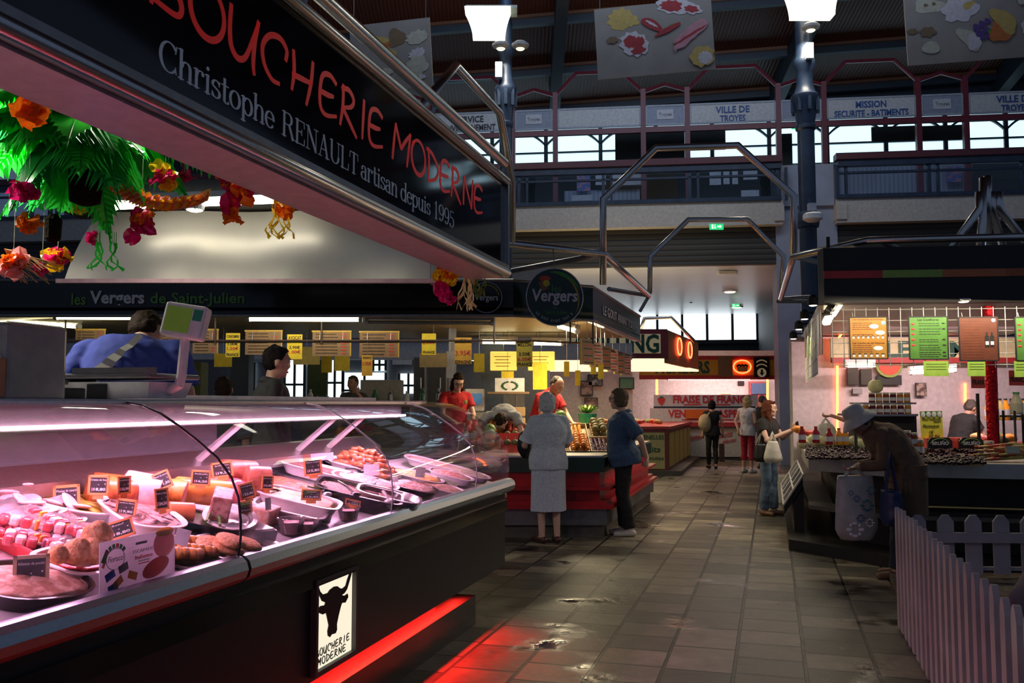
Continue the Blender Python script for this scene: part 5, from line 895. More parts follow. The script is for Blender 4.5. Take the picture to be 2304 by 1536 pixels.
# counter with red tiers
CX = 1.066; K0 = V((CX, 10.35, 0)); K1 = K0 + AX * 4.2; RED = mat('red_laminate', (.42, .015, .02), .25); DGRN = mat('dark_green_laminate', (.01, .035, .025), .35)
vc = thing('fruit_counter', 'red tiered fruit counter with dark green front band', 'counter', (0, 11.5, 0))
def tier(b, d, z0, z1, back=.6):
    a = V((-7, 10.35 - d, 0)); c = K0 + V((d * .8, -d, 0)); e = K1 + NX * d * .9; q = [a, c, e, e - NX * (back + d), V((c.x - back - d, c.y + back + d, 0)), V((-7, 10.35 + back, 0))]
    return b.hexa([p + UP * z0 for p in q], [p + UP * z1 for p in q])
b = MB(); tier(b, .0, .75, .92, 1.8); b.build('green_band', DGRN, vc)
b = MB(); tier(b, -.06, .16, .75); tier(b, .08, .55, .585); tier(b, .10, .34, .38); tier(b, .02, .38, .42); b.build('red_tiers', RED, vc)
b = MB(); tier(b, .03, .15, .35); b.build('grey_base', mat('grey_metal_base', (.16, .16, .17), .4, .5), vc)
b = MB(); tier(b, -.03, 0, .15, .9); b.build('step', mat('dark_stone_step', (.09, .08, .065), .5), vc)
b = MB(); tier(b, -.02, .92, .94, 1.8); b.build('counter_edge', STEEL, vc)
b = MB(); b.hexa([V((-7, 12.0, .22)), V((.8, 12.2, .22)), V((1.7, 15.2, .22)), V((-7, 15.2, .22))], [V((-7, 12.0, .26)), V((.8, 12.2, .26)), V((1.7, 15.2, .26)), V((-7, 15.2, .26))]); b.build('vendor_platform', BLACKM, label='raised floor behind the fruit counter', cat='platform')
ORNG = spot('orange_peel', (.85, .28, .02), (.75, .20, .02), 60, .55, .4, .3); APPL = spot('apple_red', (.55, .04, .03), (.70, .35, .08), 8, .6, .3, .05); LETT = spot('lettuce', (.14, .26, .05), (.30, .40, .10), 16, .5, .5, .6); PLUM = spot('plum', (.06, .02, .07), (.18, .05, .10), 12, .5, .35, .1); PEACH = spot('apricot', (.85, .42, .08), (.70, .20, .05), 9, .6, .5, .1); ARTI = spot('artichoke_brown', (.20, .15, .05), (.10, .09, .03), 14, .5, .6, .5); MELN = spot('melon_skin', (.62, .60, .34), (.45, .50, .24), 12, .55, .6, .3)
CRATEW = spot('crate_wood', (.50, .36, .20), (.40, .26, .14), 6, .5, .6, .2)
def crate(x, y, z, rz, w, d, h, lab, tilt=18):
    X = TR((x, y, z), rz, 1, R(tilt)); t = thing('fruit_crate', lab, 'crate', X=X, group='open fruit crates'); b = MB()
    for c, q in (((0, -d / 2, h / 2), (w, .01, h)), ((0, d / 2, h / 2), (w, .01, h)), ((-w / 2, 0, h / 2), (.01, d, h)), ((w / 2, 0, h / 2), (.01, d, h)), ((0, 0, .005), (w, d, .01))): b.box(c, q, X)
    b.build('crate_box', CRATEW, t); return X
PROTO = {}
def fruit(name, m, r, sx=1, sz=1, stalk=None, leaf=False):
    if name in PROTO: return PROTO[name]
    t = thing(name, 'x', name.replace('_', ' ')); n, k = (14, 10) if r > .03 else (8, 6); b = MB()
    prof = [(r * sin(PI * i / k) * sx * (1 + .04 * sin(3 * PI * i / k)), -r * cos(PI * i / k) * sz) for i in range(k + 1)]; prof[0] = (.001, -r * sz * .95); prof[-1] = (.001, r * sz * .9)
    b.lathe(prof, n=n); b.build('flesh', m, t, smooth=True)
    if stalk: MB().tube([V((0, 0, r * sz * .85)), V((.004, 0, r * sz * 1.15))], r * .07, 5).build('stalk', stalk, t)
    KIDS[t.name] = [q for q in bpy.data.objects if q.parent is t]; PROTO[name] = t; t['used'] = 0; return t
STALK = mat('fruit_stalk', (.14, .16, .04), .7)
def put(t, X, label, group):
    if not t['used']: place(t, X); t['label'] = label; t['group'] = group; t['used'] = 1; return t
    return copy_tree(t, None, X, label, group)
def heap(t, X, w, d, r, layers, label, group, seed, cap_=60):
    rr = random.Random(seed); n = 0
    for L in range(layers):
        nx = max(1, int((w - L * r) / (2.02 * r))); ny = max(1, int((d - L * r) / (2.02 * r)))
        for i in range(nx):
            for j in range(ny):
                if n >= cap_: return
                p = V(((i - (nx - 1) / 2) * 2.02 * r + rr.uniform(-.1, .1) * r, (j - (ny - 1) / 2) * 2.02 * r + rr.uniform(-.1, .1) * r, r * 1.05 + .012 + L * 1.45 * r)); put(t, X @ TR(p, rr.random() * 6, rr.uniform(.92, 1.04), rr.uniform(-.5, .5), rr.uniform(-.5, .5)), label, group); n += 1
KINDS = [('lettuce', LETT, .085, 'lettuces'), ('artichoke', ARTI, .05, 'artichokes'), ('orange', ORNG, .042, 'oranges'), ('apple', APPL, .038, 'apples'), ('apricot', PEACH, .026, 'apricots'), ('plum', PLUM, .026, 'plums')]
for i, (px, k, lab) in enumerate(((1055, 1, 'crate of brown green artichokes at the left end, by the counter glass'), (1100, 0, 'crate of lettuces behind the bending man'), (1150, 1, 'crate of artichokes in front of the bending man'), (1205, 3, 'crate of apples behind the grey haired woman'), (1258, 4, 'crate of apricots right of the grey haired woman'), (1305, 2, 'crate of oranges, middle of the visible row'), (1348, 5, 'crate of plums at the counter corner'))):
    p = at(px, 1000, 11.2); nm, m, r, pl_ = KINDS[k]; X = crate(p.x, 11.3, .97, 0, .27, .5, .07, lab); heap(fruit(nm, m, r, 1.0, .92, STALK), X, .26, .48, r, 2 if r > .04 else 2, nm + ' in the ' + lab.split(',')[0], pl_ + ' in the crates', i, 36)
    X = crate(p.x + .05, 11.85, 1.13, 0, .30, .5, .07, 'second row ' + lab); nm, m, r, pl_ = KINDS[(k + 2) % 6]; heap(fruit(nm, m, r, 1, .92, STALK), X, .28, .48, r, 2, nm + ' in the rear ' + lab.split(',')[0], pl_ + ' in the rear crates', i + 20, 30)
p = at(1185, 1000, 10.98); b = MB(); b.hexa([V((p.x - .28, 10.95, .93)), V((p.x - .02, 10.95, .93)), V((p.x - .02, 10.97, .93)), V((p.x - .28, 10.97, .93))], [V((p.x - .34, 11.25, 1.17)), V((p.x - .0, 11.25, 1.17)), V((p.x, 11.27, 1.17)), V((p.x - .34, 11.27, 1.17))]); b.build('red_flap', RED, label='slanted red panel on the counter left of the grey haired woman', cat='panel')
p = at(1322, 930, 13.0); t = thing('potted_plant', 'green leafy plant in a green pot on the fruit counter', 'plant', p); MB().lathe([(.10, -.2), (.14, .0), (.13, .0)], p, 16).build('pot', mat('green_pot', (.02, .22, .12), .4), t); rr = random.Random(5); b = MB()
for i in range(170): a = rr.random() * 6.3; l = rr.uniform(.07, .21); q = V((cos(a), sin(a), rr.uniform(.3, 1.2))).normalized() * l; s_ = V((-sin(a), cos(a), 0)) * .011; b.add([p, p + q * .6 + s_, p + q, p + q * .6 - s_, p + q * .6 - UP * .004], [(0, 1, 2, 3), (0, 4, 2)])
b.build('leaves', LETT, t); b = MB(); b.box((p.x - .75, 13.0, .93), (1.7, .5, .4)); b.build('yellow_counter', mat('yellow_laminate', (.55, .40, .06), .4), label='yellow fronted rear counter under the potted plant', cat='counter')
# clutter on the far side: white machine, wreath box on crates, screen
p = at(1068, 900, 13.6); t = thing('till', 'grey white till with a blue screen behind the red shirted woman', 'till', p); MB().box(p, (.30, .3, .34), bev=.02).build('body', WHITE, t); MB().box(p + V((.02, -.16, .02)), (.2, .01, .16)).build('screen', glow('screen_blue', (.08, .2, .35), .5), t); MB().box((p.x, 13.6, .82), (.5, .5, 1.18)).build('stand', mat('grey_cabinet', (.3, .3, .3), .5), t)
p = at(1147, 868, 13.4); t = thing('wreath_box', 'white box with a green wreath emblem on top of crates', 'box', p); MB().box(p, (.44, .3, .23)).build('carton', WHITE, t); b = MB()
for s_ in (-1, 1):
    for k in range(7): a = R(-60 + k * 22); q = p + V((s_ * .11 * cos(a), -.155, .06 * sin(a))); b.ell(q, (.022, .003, .012))
b.build('wreath_emblem', mat('wreath_green', (.02, .10, .04), .6), t); MB().box((p.x - .02, 13.4, 1.70), (.62, .34, .03)).build('carton_lid', KRAFT, t)
for i in range(4): MB().box((p.x, 13.4, 1.42 - i * .16), (.46, .32, .13), bev=.006).build('wooden_crate', CRATEW, label='pale wooden crate under the wreath box, %s from the top' % ('first', 'second', 'third', 'fourth')[i], cat='crate', group='crates under the wreath box')
MB().box((p.x, 13.4, .54), (.5, .36, .62)).build('crate_stand', mat('grey_cabinet', (.3, .3, .3), .5), label='grey stand under the stacked crates', cat='stand')
# ---- what shows behind: far wall with bright doors, cabinets, lit rear beam
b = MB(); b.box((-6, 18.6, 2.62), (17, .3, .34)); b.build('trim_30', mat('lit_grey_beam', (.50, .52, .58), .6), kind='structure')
b = MB(); b.box((-7.8, 21.2, 2.4), (17.4, .2, 4.8)); b.build('wall_left', mat('shaded_blue_grey_wall', (.10, .11, .14), .7), kind='structure')  # wall in one even dark blue grey
DAY = glow('daylight_door_glass', (.82, .96, .94), 1.5)
for i, (x0, x1, y0, y1) in enumerate(((534, 572, 815, 900), (640, 686, 805, 905), (735, 772, 795, 905), (772, 868, 838, 905), (898, 940, 840, 885), (690, 735, 795, 820), (840, 868, 800, 834), (148, 165, 800, 838))):
    a = at(x0, y1, 21.0); c = at(x1, y0, 21.0); b = MB(); b.box(((a.x + c.x) / 2, 21.05, (a.z + c.z) / 2), (c.x - a.x, .06, c.z - a.z)); w_ = b.build('window_%d' % (i + 3), DAY, kind='structure'); b = MB(); n = 3
    for k in range(n): x = a.x + (c.x - a.x) * k / (n - 1); b.box((x, 21.0, (a.z + c.z) / 2), (.05, .08, c.z - a.z))
    b.box(((a.x + c.x) / 2, 21.0, a.z + (c.z - a.z) * .4), (c.x - a.x, .07, .05)); b.build('window_frame', DIRON, w_)
for px, py, w, h, Y, m, l in ((714, 850, 44, 80, 17, mat('green_poster', (.10, .13, .03), .6), 'green yellow banner with melon picture right of the dark jacket man'), (600, 800, 60, 30, 21.05, mat('blue_grey_board', (.3, .36, .42), .6), 'blue grey board behind the brown boards'), (905, 800, 44, 40, 21.05, PAPER, 'white and dark board far behind, left of the 2.30 card')):
    p = at(px, py, Y); k = Y / FPX; t = thing('poster_board', l, 'board', p); MB().box(p, (w * k, .03, h * k)).build('board_sheet', m, t)
    if Y < 20: MB().tube([V((p.x, Y + .02, 0)), p + V((0, .02, 0))], .02, 6).build('stand_post', DSTEEL, t)
for px, py, w, h, Y, l in ((430, 855, 60, 80, 15.5, 'olive curtain panel behind the scale pole'), (1150, 905, 60, 100, 16, 'white cabinet behind the bending man'), (985, 870, 40, 130, 16.5, 'grey glazed cabinet left of the red shirted woman'), (945, 870, 24, 130, 16.8, 'tall grey cabinet door beside the steel post'), (860, 885, 90, 60, 16, 'low steel kitchen cabinet under the far doors'), (850, 908, 330, 10, 15.6, 'dark kitchen counter far behind the meat counter')):
    p = at(px, py, Y); k = Y / FPX; h_ = p.z + h * k / 2; t = thing('cabinet', l, 'cabinet', (p.x, Y, 0)); MB().box((p.x, Y, h_ / 2), (w * k, .4, h_), bev=.01).build('carcass', mat('olive_cloth', (.14, .15, .05), .7) if 'olive' in l else (mat('grey_cabinet_dark', (.14, .14, .13), .5) if 'dark' in l or 'grey' in l else mat('white_cabinet', (.5, .49, .47), .5)), t); MB().box((p.x + w * k * .2, Y - .21, h_ * .8), (.02, .02, .2)).build('door_handle', STEEL, t)
rr = random.Random(12)
for i in range(9):
    p = at(700 + i * 36, 895 - rr.random() * 10, 15.6); h = rr.uniform(.12, .26); MB().lathe([(.04, 0), (.05, .02), (.045, h * .6), (.02, h * .75), (.02, h)], (p.x, 15.55, at(0, 908, 15.6).z + .039), 10).build('kitchen_bottle', (WHITE, mat('green_bottle', (.03, .2, .08), .2), DSTEEL)[i % 3], label='small bottle standing on the dark kitchen counter far behind', cat='bottle', group='bottles on the far kitchen counter')
# steel tube arches over the aisles
def arch(name, lab, pts, r=.043): MB().tube(pts, r, 12).build(name, STEEL, label=lab, cat='tube arch', group='bent steel tube arches', smooth=True)
arch('steel_arch', 'bent steel tube arch between the fruit stall corner and the pink walled stall', [at(1357, 640, 11), at(1357, 448, 11), at(1476, 333, 10.9), at(1660, 327, 10.75), at(1787, 442, 10.65), at(1786, 580, 10.6)])
arch('steel_arch', 'second steel tube arch over the aisle, in front of the slatted ceiling', [at(1462, 660, 15.2), at(1463, 576, 15.2), at(1549, 494, 15.15), at(1682, 493, 15.05), at(1763, 577, 15.0), at(1757, 672, 15.0)])
arch('steel_arch', 'small far steel tube arch behind the green lettered sign', [at(1440, 745, 22), at(1450, 716, 22), at(1510, 714, 22), at(1565, 770, 22)])
arch('steel_arch', 'steel tube arch rising behind the end of the red lettered fascia', [at(906, 292, 7.1), at(1026, 147, 8.28), at(1124, 254, 9.68), at(1152, 412, 10.6), at(1152, 548, 10.6)])
FT = thing('steel_truss', 'long steel tube with thin braces running above the fruit stall fascia', 'tube frame', at(1145, 548, 10.6)); MB().tube([at(700, 540, 10.5), at(1145, 548, 10.6), at(1357, 571, 11), at(1460, 665, 15.2)], .05, 12).build('main_tube', STEEL, FT, smooth=True)
for a_, c_, r_ in ((at(1460, 665, 15.2), at(1370, 650, 13.2), .035), (at(1357, 571, 11), at(1150, 610, 11.2), .035), (at(1460, 665, 15.2), at(1440, 700, 15.1), .03)): MB().tube([a_, c_], r_, 8).build('brace', DSTEEL, FT)
# ================================================================== GRILL STALL AND END STALL
GY = 19.5; g0 = at(1502, 740, GY); g1 = at(1330, 806, GY); CARD = mat('cream_sign', (.62, .52, .30), .5, emit=.18); DGL = mat('dark_green_letter', (.01, .09, .06), .5)  # faint glow put into the cream to brighten signs the lamps miss
t = thing('cream_sign', 'cream sign with green capitals LLING in a dark red frame', 'sign', (g0.x, GY, g1.z)); ww = g0.x - g1.x + 1.2; xm = g0.x - ww / 2; zm = (g0.z + g1.z) / 2; hh = g0.z - g1.z
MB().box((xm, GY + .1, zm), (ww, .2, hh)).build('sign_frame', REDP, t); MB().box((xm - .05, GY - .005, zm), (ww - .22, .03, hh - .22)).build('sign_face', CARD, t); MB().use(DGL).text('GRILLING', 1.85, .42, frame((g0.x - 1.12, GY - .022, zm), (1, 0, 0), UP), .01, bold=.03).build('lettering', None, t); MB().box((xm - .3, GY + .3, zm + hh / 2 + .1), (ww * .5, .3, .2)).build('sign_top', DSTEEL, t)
ga = V((g0.x, GY, 0)); gb = at(1572, 835, 23.5); gb.z = 0; zL = g1.z
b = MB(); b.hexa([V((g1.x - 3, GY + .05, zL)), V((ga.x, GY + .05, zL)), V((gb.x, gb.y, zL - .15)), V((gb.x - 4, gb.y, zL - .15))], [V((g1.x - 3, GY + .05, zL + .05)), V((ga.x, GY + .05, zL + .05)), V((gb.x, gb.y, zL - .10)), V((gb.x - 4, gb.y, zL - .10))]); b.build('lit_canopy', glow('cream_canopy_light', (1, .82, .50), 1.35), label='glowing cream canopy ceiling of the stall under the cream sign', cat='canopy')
t = thing('side_fascia', 'orange brown side fascia with two red neon loops', 'sign', (ga + gb) / 2 + UP * zL); b = MB(); vbox(b, ga + V((.02, 0, 0)), gb, zL - .1, zL + .62, .1, -1); b.build('board', mat('orange_board', (.30, .14, .05), .5), t)
NEON = glow('red_neon', (1, .10, .03), 7)
for k in (.28, .62):
    c = ga.lerp(gb, k) + UP * (zL + .33); d = (gb - ga).normalized(); X = frame(c + d.cross(UP) * .05, d, UP); MB().tube([X @ V((.16 * cos(a * PI / 8) * (1.8 if k < .5 else 1.8), .20 * sin(a * PI / 8), 0)) for a in range(16)], .018, 6, closed=True).build('neon_loop', NEON, t)
kc = gz(1502, 1068, 0); ke = gz(1554, 1034, 0); kl = V((gz(1330, 1072, 0).x, kc.y, 0))
t = thing('yellow_red_counter', 'red framed counter with yellow panels and painted notice', 'counter', kc); b = MB()
b.hexa([kl, kc, ke, V((kl.x, ke.y, 0))], [p + UP * .98 for p in (kl, kc, ke, V((kl.x, ke.y, 0)))]); b.build('counter_body', REDP, t)
b = MB(); u = (ke - kc)
b.hexa([p + UP * .98 for p in (kl + V((0, -.06, 0)), kc + V((.06, -.06, 0)), ke + V((.06, 0, 0)), V((kl.x, ke.y, 0)))], [p + UP * 1.04 for p in (kl + V((0, -.06, 0)), kc + V((.06, -.06, 0)), ke + V((.06, 0, 0)), V((kl.x, ke.y, 0)))]); b.build('counter_top', mat('red_top', (.5, .05, .05), .3), t)
b = MB(); b.hexa([p for p in (kl + V((0, -.25, 0)), kc + V((.25, -.25, 0)), ke + V((.25, 0, 0)), V((kl.x, ke.y, 0)))], [p + UP * .10 for p in (kl + V((0, -.25, 0)), kc + V((.25, -.25, 0)), ke + V((.25, 0, 0)), V((kl.x, ke.y, 0)))]); b.build('plinth', mat('dark_stone_step', (.09, .08, .065), .5), t)
YP = mat('yellow_panel', (.62, .46, .09), .5); nrm = u.normalized().cross(UP)
for k in range(5):
    a = kc + u * (.06 + k * .185); c_ = kc + u * (.06 + k * .185 + .145); b = MB(); vbox(b, a + nrm * .03, c_ + nrm * .03, .16, .9, .035, -1); b.build('side_panel', YP, t)
px0 = at(1425, 1000, kc.y); b = MB(); b.box(((px0.x + kc.x) / 2 - .03, kc.y - .02, .52), (kc.x - px0.x - .06, .03, .78)); b.build('notice_panel', mat('pale_yellow_panel', (.55, .50, .20), .5), t)
b = MB(); xc = (px0.x + kc.x) / 2
b.use(DGL).text('QUENELLES', .62, .11, frame((xc - .02, kc.y - .038, .80), (1, 0, 0), UP), .004, bold=.02); b.text('Fruits', .46, .13, frame((xc - .02, kc.y - .038, .55), (1, 0, 0), UP), .004, bold=.02); b.text('15 minutes', .6, .09, frame((xc - .02, kc.y - .038, .36), (1, 0, 0), UP), .004, bold=.01); b.build('lettering', None, t)
rr = random.Random(4)
for i in range(12): o = nub('cooked_food', (spot('fried', (.6, .25, .06), (.75, .45, .15), 20), APPL, LETT)[i % 3], .09, i, 1.2, .9, .6, .3); o['label'] = 'heap of cooked food on the red topped counter'; o['category'] = 'food'; o['group'] = 'food heaps on the red topped counter'; place(o, TR((kc.x - .15 - (i % 4) * .38, kc.y + .3 + (i // 4) * .55, 1.08)))
b = MB(); b.box((1.5, 25.2, 1.5), (3.8, .2, 3.0)); b.build('wall_cream', mat('cream_wall', (.58, .52, .44), .6), kind='structure')
for px, py, w, h, m, l in ((1320, 873, 28, 34, spot('photo_print', (.1, .05, .04), (.35, .25, .2), 4, .5, .5, 0), 'small dark framed photo on the cream wall'), (1339, 855, 34, 26, spot('grape_print', (.05, .06, .05), (.4, .4, .38), 6), 'grape picture on the cream wall'), (1410, 862, 34, 26, mat('green_notice', (.10, .25, .14), .5), 'green and white notice on the cream wall'), (1330, 905, 30, 22, spot('photo_print', (.1, .05, .04), (.35, .25, .2)), 'lower dark photo on the cream wall')):
    p = at(px, py, 25.0); k = 25 / FPX; t = thing('wall_picture', l, 'picture', p, group='pictures on the cream wall'); MB().box(p, (w * k, .02, h * k)).build('frame', DIRON, t); MB().box(p + V((0, -.015, 0)), (w * k * .86, .01, h * k * .84)).build('print', m, t)
area('stall_light', V((ga.x - 1.2, 21.5, zL - .05)), (0, 0, -1), 110, (1, .8, .5), 2.5, 3)
# end stall
EY = 25.5; ek = EY / FPX
def ebox(b, x0, x1, y0, y1, Y=EY, d=.15): a = at(x0, y1, Y); c = at(x1, y0, Y); return b.box(((a.x + c.x) / 2, Y + d / 2, (a.z + c.z) / 2), (c.x - a.x, d, c.z - a.z))
t = thing('end_stall_fascia', 'yellow fascia with red borders lettered in green at the aisle end', 'sign', at(1650, 850, EY)); b = MB(); ebox(b, 1440, 1790, 808, 846); b.build('yellow_board', mat('yellow_fascia', (.62, .36, .03), .5), t); b = MB(); ebox(b, 1440, 1790, 800, 809, EY - .02); ebox(b, 1440, 1790, 844, 853, EY - .02); b.build('red_border', mat('red_border', (.42, .03, .03), .45), t)
a = at(1597, 840, EY); b = MB(); b.use(DGL).text('PRIMEURS', 1.55, .36, frame((a.x - .78, EY - .01, at(0, 826, EY).z), (1, 0, 0), UP), .01, bold=.03); b.build('lettering', None, t)
b = MB(); ebox(b, 1617, 1648, 801, 847, EY - .05, .04); b.build('brown_board', mat('brown_board', (.20, .14, .07), .6), label='plain brown board on the yellow fascia', cat='board')
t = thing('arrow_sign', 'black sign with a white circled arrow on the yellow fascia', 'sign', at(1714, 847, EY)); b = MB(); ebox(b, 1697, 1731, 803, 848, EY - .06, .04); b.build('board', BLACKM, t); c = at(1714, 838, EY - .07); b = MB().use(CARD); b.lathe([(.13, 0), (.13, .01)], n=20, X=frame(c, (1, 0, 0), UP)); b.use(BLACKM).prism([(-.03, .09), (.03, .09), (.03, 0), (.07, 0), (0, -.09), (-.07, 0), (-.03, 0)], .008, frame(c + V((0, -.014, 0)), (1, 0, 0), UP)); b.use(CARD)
for k in (0, 1): b.tube([at(1714, 828, EY - .07) + V((.17 * cos(R(q)), 0, .13 * sin(R(q)) - .02 + k * .12)) for q in range(30, 151, 15)], .016, 4)
b.build('emblem', None, t)
t = thing('basket_neon', 'orange neon sign of a basket of fruit on the yellow fascia', 'neon sign', at(1670, 840, EY)); c = at(1670, 825, EY - .05); b = MB(); b.tube([c + V((.25 * cos(a * PI / 10), 0, .19 * sin(a * PI / 10) * (1 if sin(a * PI / 10) > 0 else .95))) for a in range(20)], .018, 6, closed=True); b.build('neon_tube', NEON, t); b = MB(); X = frame(c, (1, 0, 0), UP); b.use(mat('basket_wicker', (.50, .32, .10), .6)).prism([(-.17, 0), (.17, 0), (.13, -.13), (-.13, -.13)], .02, X); b.use(BLACKM); [b.ell((-.14 + .047 * i, .03 + .02 * (i % 2), .01), (.035, .035, .02), X, 8, 6) for i in range(7)]; b.build('basket_picture', None, t)
WPNK = mat('white_painted_wall', (.72, .66, .66), .5)
b = MB(); b.box((7.0, 28.2, 1.6), (6.5, .2, 3.2)); b.build('wall_end', WPNK, kind='structure')
for px, l in ((1478, 'left'), (1727, 'right')):
    p0 = at(px, 848, EY + .3); p1 = at(px, 890 if px < 1600 else 905, EY + .3); MB().tube([p0, p1], .035, 8).build('neon_tube', glow('orange_neon', (1, .16, .04), 8), label='upright orange neon tube at the %s of the end stall' % l, cat='neon tube', group='upright neon tubes of the end stall')
tube_light(at(1500, 852, 26.2), at(1690, 852, 26.2), 'tube light behind the fascia of the end stall', 'tubes of the end stall', .03)
area('stall_light', V((6.6, 26.6, 2.6)), (0, .2, -1), 110, (1, .66, .62), 3, .8)
def board(lab, x0, x1, y0, y1, Y, txt, tx0, tx1, sub):
    t = thing('banner_board', lab, 'banner', at((x0 + x1) / 2, y1, Y)); b = MB(); ebox(b, x0, x1, y0, y1, Y, .06); b.build('board', mat('banner_white', (.70, .62, .62), .5), t); a = at(tx0, 0, Y); c = at(tx1, 0, Y); zz = at(0, (y0 + y1) / 2 - 3, Y).z; b = MB(); b.use(REDC).text(txt, c.x - a.x, .22, frame(((a.x + c.x) / 2, Y - .012, zz), (1, 0, 0), UP), .008, bold=.03); zl = at(0, y1 - 4, Y).z
    for q in (.25, .62): b.box((a.x + (c.x - a.x) * q, Y - .008, zl), (.5, .01, .03))
    b.build('lettering', None, t); return t
t = board('white banner lettered FRAISE DE FRANCE in red at the end stall', 1472, 1705, 888, 914, 25.0, 'FRAISE DE FRANCE', 1503, 1672, 0); b = MB(); X = frame(at(1488, 901, 24.97), (1, 0, 0), UP); b.use(REDC).prism([(0, -.13), (.08, -.04), (.11, .05), (.06, .09), (-.06, .09), (-.11, .05), (-.08, -.04)], .01, X); b.use(GRN).prism([(-.07, .085), (0, .13), (.07, .085), (0, .06)], .012, X); b.build('strawberry_picture', None, t)
board('white banner lettered VENTE DE ASPERGES in red below the other', 1464, 1700, 918, 948, 24.9, 'VENTE DES ASPERGES', 1492, 1690, 0)
b = MB(); ebox(b, 1543, 1594, 921, 941, 24.82, .03); b.build('orange_sheet', mat('orange_sheet', (.85, .16, .02), .5), label='plain orange sheet stuck over the VENTE banner', cat='sheet')
b = MB(); ebox(b, 1472, 1700, 914, 919, 24.95, .1); b.build('banner_shelf', DIRON, label='dark thin shelf edge between the two white banners', cat='shelf')
t = thing('end_counter', 'white counter with red top and red cursive lettering at the aisle end', 'counter', at(1600, 1022, 24.9)); z1 = 1.0; a = at(1500, 960, 24.9); c = at(1745, 960, 24.9); b = MB(); b.box(((a.x + c.x) / 2, 25.2, .48), (c.x - a.x, .6, .86)); b.build('counter_front', mat('counter_cream', (.60, .56, .48), .5), t); b = MB(); b.box(((a.x + c.x) / 2, 25.15, .95), (c.x - a.x, .75, .12)); b.build('counter_top', mat('red_top', (.5, .05, .05), .3), t); b = MB(); b.box(((a.x + c.x) / 2, 25.2, .04), (c.x - a.x, .55, .08)); b.build('plinth', BLACKM, t)
b = MB(); q = at(1632, 977, 24.88); b.use(REDC).text('fruits', .4, .16, frame(q, (1, 0, .18), UP), .006, shear=.4); q = at(1640, 992, 24.88); b.text('glaces', .42, .16, frame(q, (1, 0, .18), UP), .006, shear=.4); q = at(1565, 983, 24.88); b.text('dattes', .35, .15, frame(q, (1, 0, .18), UP), .006, shear=.4); b.build('lettering', None, t)
b = MB(); ebox(b, 1687, 1727, 858, 905, 27.9, .1); t = b.build('door_1', mat('red_door_frame', (.45, .1, .1), .5), kind='structure'); b = MB(); ebox(b, 1691, 1723, 862, 886, 27.85, .05); b.build('door_pane', mat('blue_pane', (.10, .16, .30), .2), t)
p = at(1668, 862, 28.0); MB().box((p.x, 28.05, p.z), (.2, .08, .14), bev=.02).build('wall_clock', BLACKM, label='small dark round clock on the white end wall', cat='clock')
p = at(1632, 884, 26.5); MB().box((p.x, 26.5, p.z - .1), (.3, .2, .16), bev=.02).build('basket', WOODP, label='pale basket standing behind the FRAISE banner', cat='basket')
MB().box((p.x, 26.5, (p.z - .18) / 2), (2.4, .5, p.z - .18)).build('shelf_unit', WPNK, label='white rear shelf unit behind the two banners', cat='shelf unit')
# ================================================================== STALL ON THE RIGHT
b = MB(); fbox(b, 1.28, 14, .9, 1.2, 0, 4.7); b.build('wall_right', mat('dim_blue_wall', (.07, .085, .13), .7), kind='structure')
RY0 = 9.3; HA = V((at(1853, 600, RY0).x, RY0, 0)); HB = V((6.6, 8.95, 0)); RZ0 = 2.60; RZ1 = 3.18; HD = (HB - HA).normalized(); HN = HD.cross(UP)
t = thing('black_fascia', 'plain black fascia box with a stripe of coloured blocks over the pink walled stall', 'sign', HA + UP * RZ0)
b = MB(); vbox(b, HA, HB, RZ0, RZ1, .25, -1); b.build('black_box', BLACKM, t)
def hz(py): return at(1853, py, RY0).z
k = 0; cols = [(.50, .04, .04), (.26, .42, .08), (.46, .15, .05), (.36, .10, .03), (.45, .06, .04)]; xs = [1853, 1981, 2110, 2246, 2380, 2500]
b = MB()
for i in range(5):
    a = HA + HD * ((at(xs[i], 600, RY0).x - HA.x) / HD.x * .985); c = HA + HD * ((at(xs[i + 1], 600, RY0).x - HA.x) / HD.x * .985); b.use(mat('stripe_%s' % 'red green orange brown crimson'.split()[i], cols[i], .5)); vbox(b, a, c, hz(627), hz(610), .012, 1)
b.build('colour_stripe', None, t)
SBEAM = mat('brown_beam', (.20, .13, .09), .5)
sa = V((3.30, 9.55, 0)); sb = sa + AX * 5.2
b = MB(); vbox(b, sa, sb, 2.52, 2.60, .06); b.build('side_beam', SBEAM, label='brown beam running back along the aisle side of the pink walled stall', cat='beam')
b = MB(); b.hexa([sa + V((.05, 0, 2.62)), HB + V((0, .3, 2.62)), HB + V((1.5, 6, 2.62)), sb + UP * 2.62], [sa + V((.05, 0, 2.66)), HB + V((0, .3, 2.66)), HB + V((1.5, 6, 2.66)), sb + UP * 2.66]); b.build('stall_canopy', mat('pale_canopy_panel', (.42, .42, .44), .5), label='pale flat canopy panel over the pink walled stall', cat='canopy')
f0, f1, f2, f3 = at(1757, 672, 15.0), at(1785, 577, 10.6), at(1955, 541, 9.3), at(2420, 530, 9.1)
FT = thing('steel_truss', 'steel tube frame with short braces over the pink walled stall canopy', 'tube frame', f1); MB().tube([f0, f1, f2, f3], .042, 12).build('main_tube', STEEL, FT, smooth=True)
for a_, c_ in ((f0, f0 + V((.55, .1, .05))), (f0 + V((0, .2, -.02)), f0 + V((.6, .4, .0))), (f1, f1 + V((.7, .6, -.02))), (f2 + V((.1, 0, 0)), f2 + V((.9, .6, -.12)))): MB().tube([a_, c_], .032, 8).build('brace', DSTEEL, FT)
p = at(1863, 545, 9.7); MB().box(p, (.03, .03, .12)).build('tube_clamp', BLACKM, label='small black clamp on the steel tube of the pink walled stall', cat='clamp')
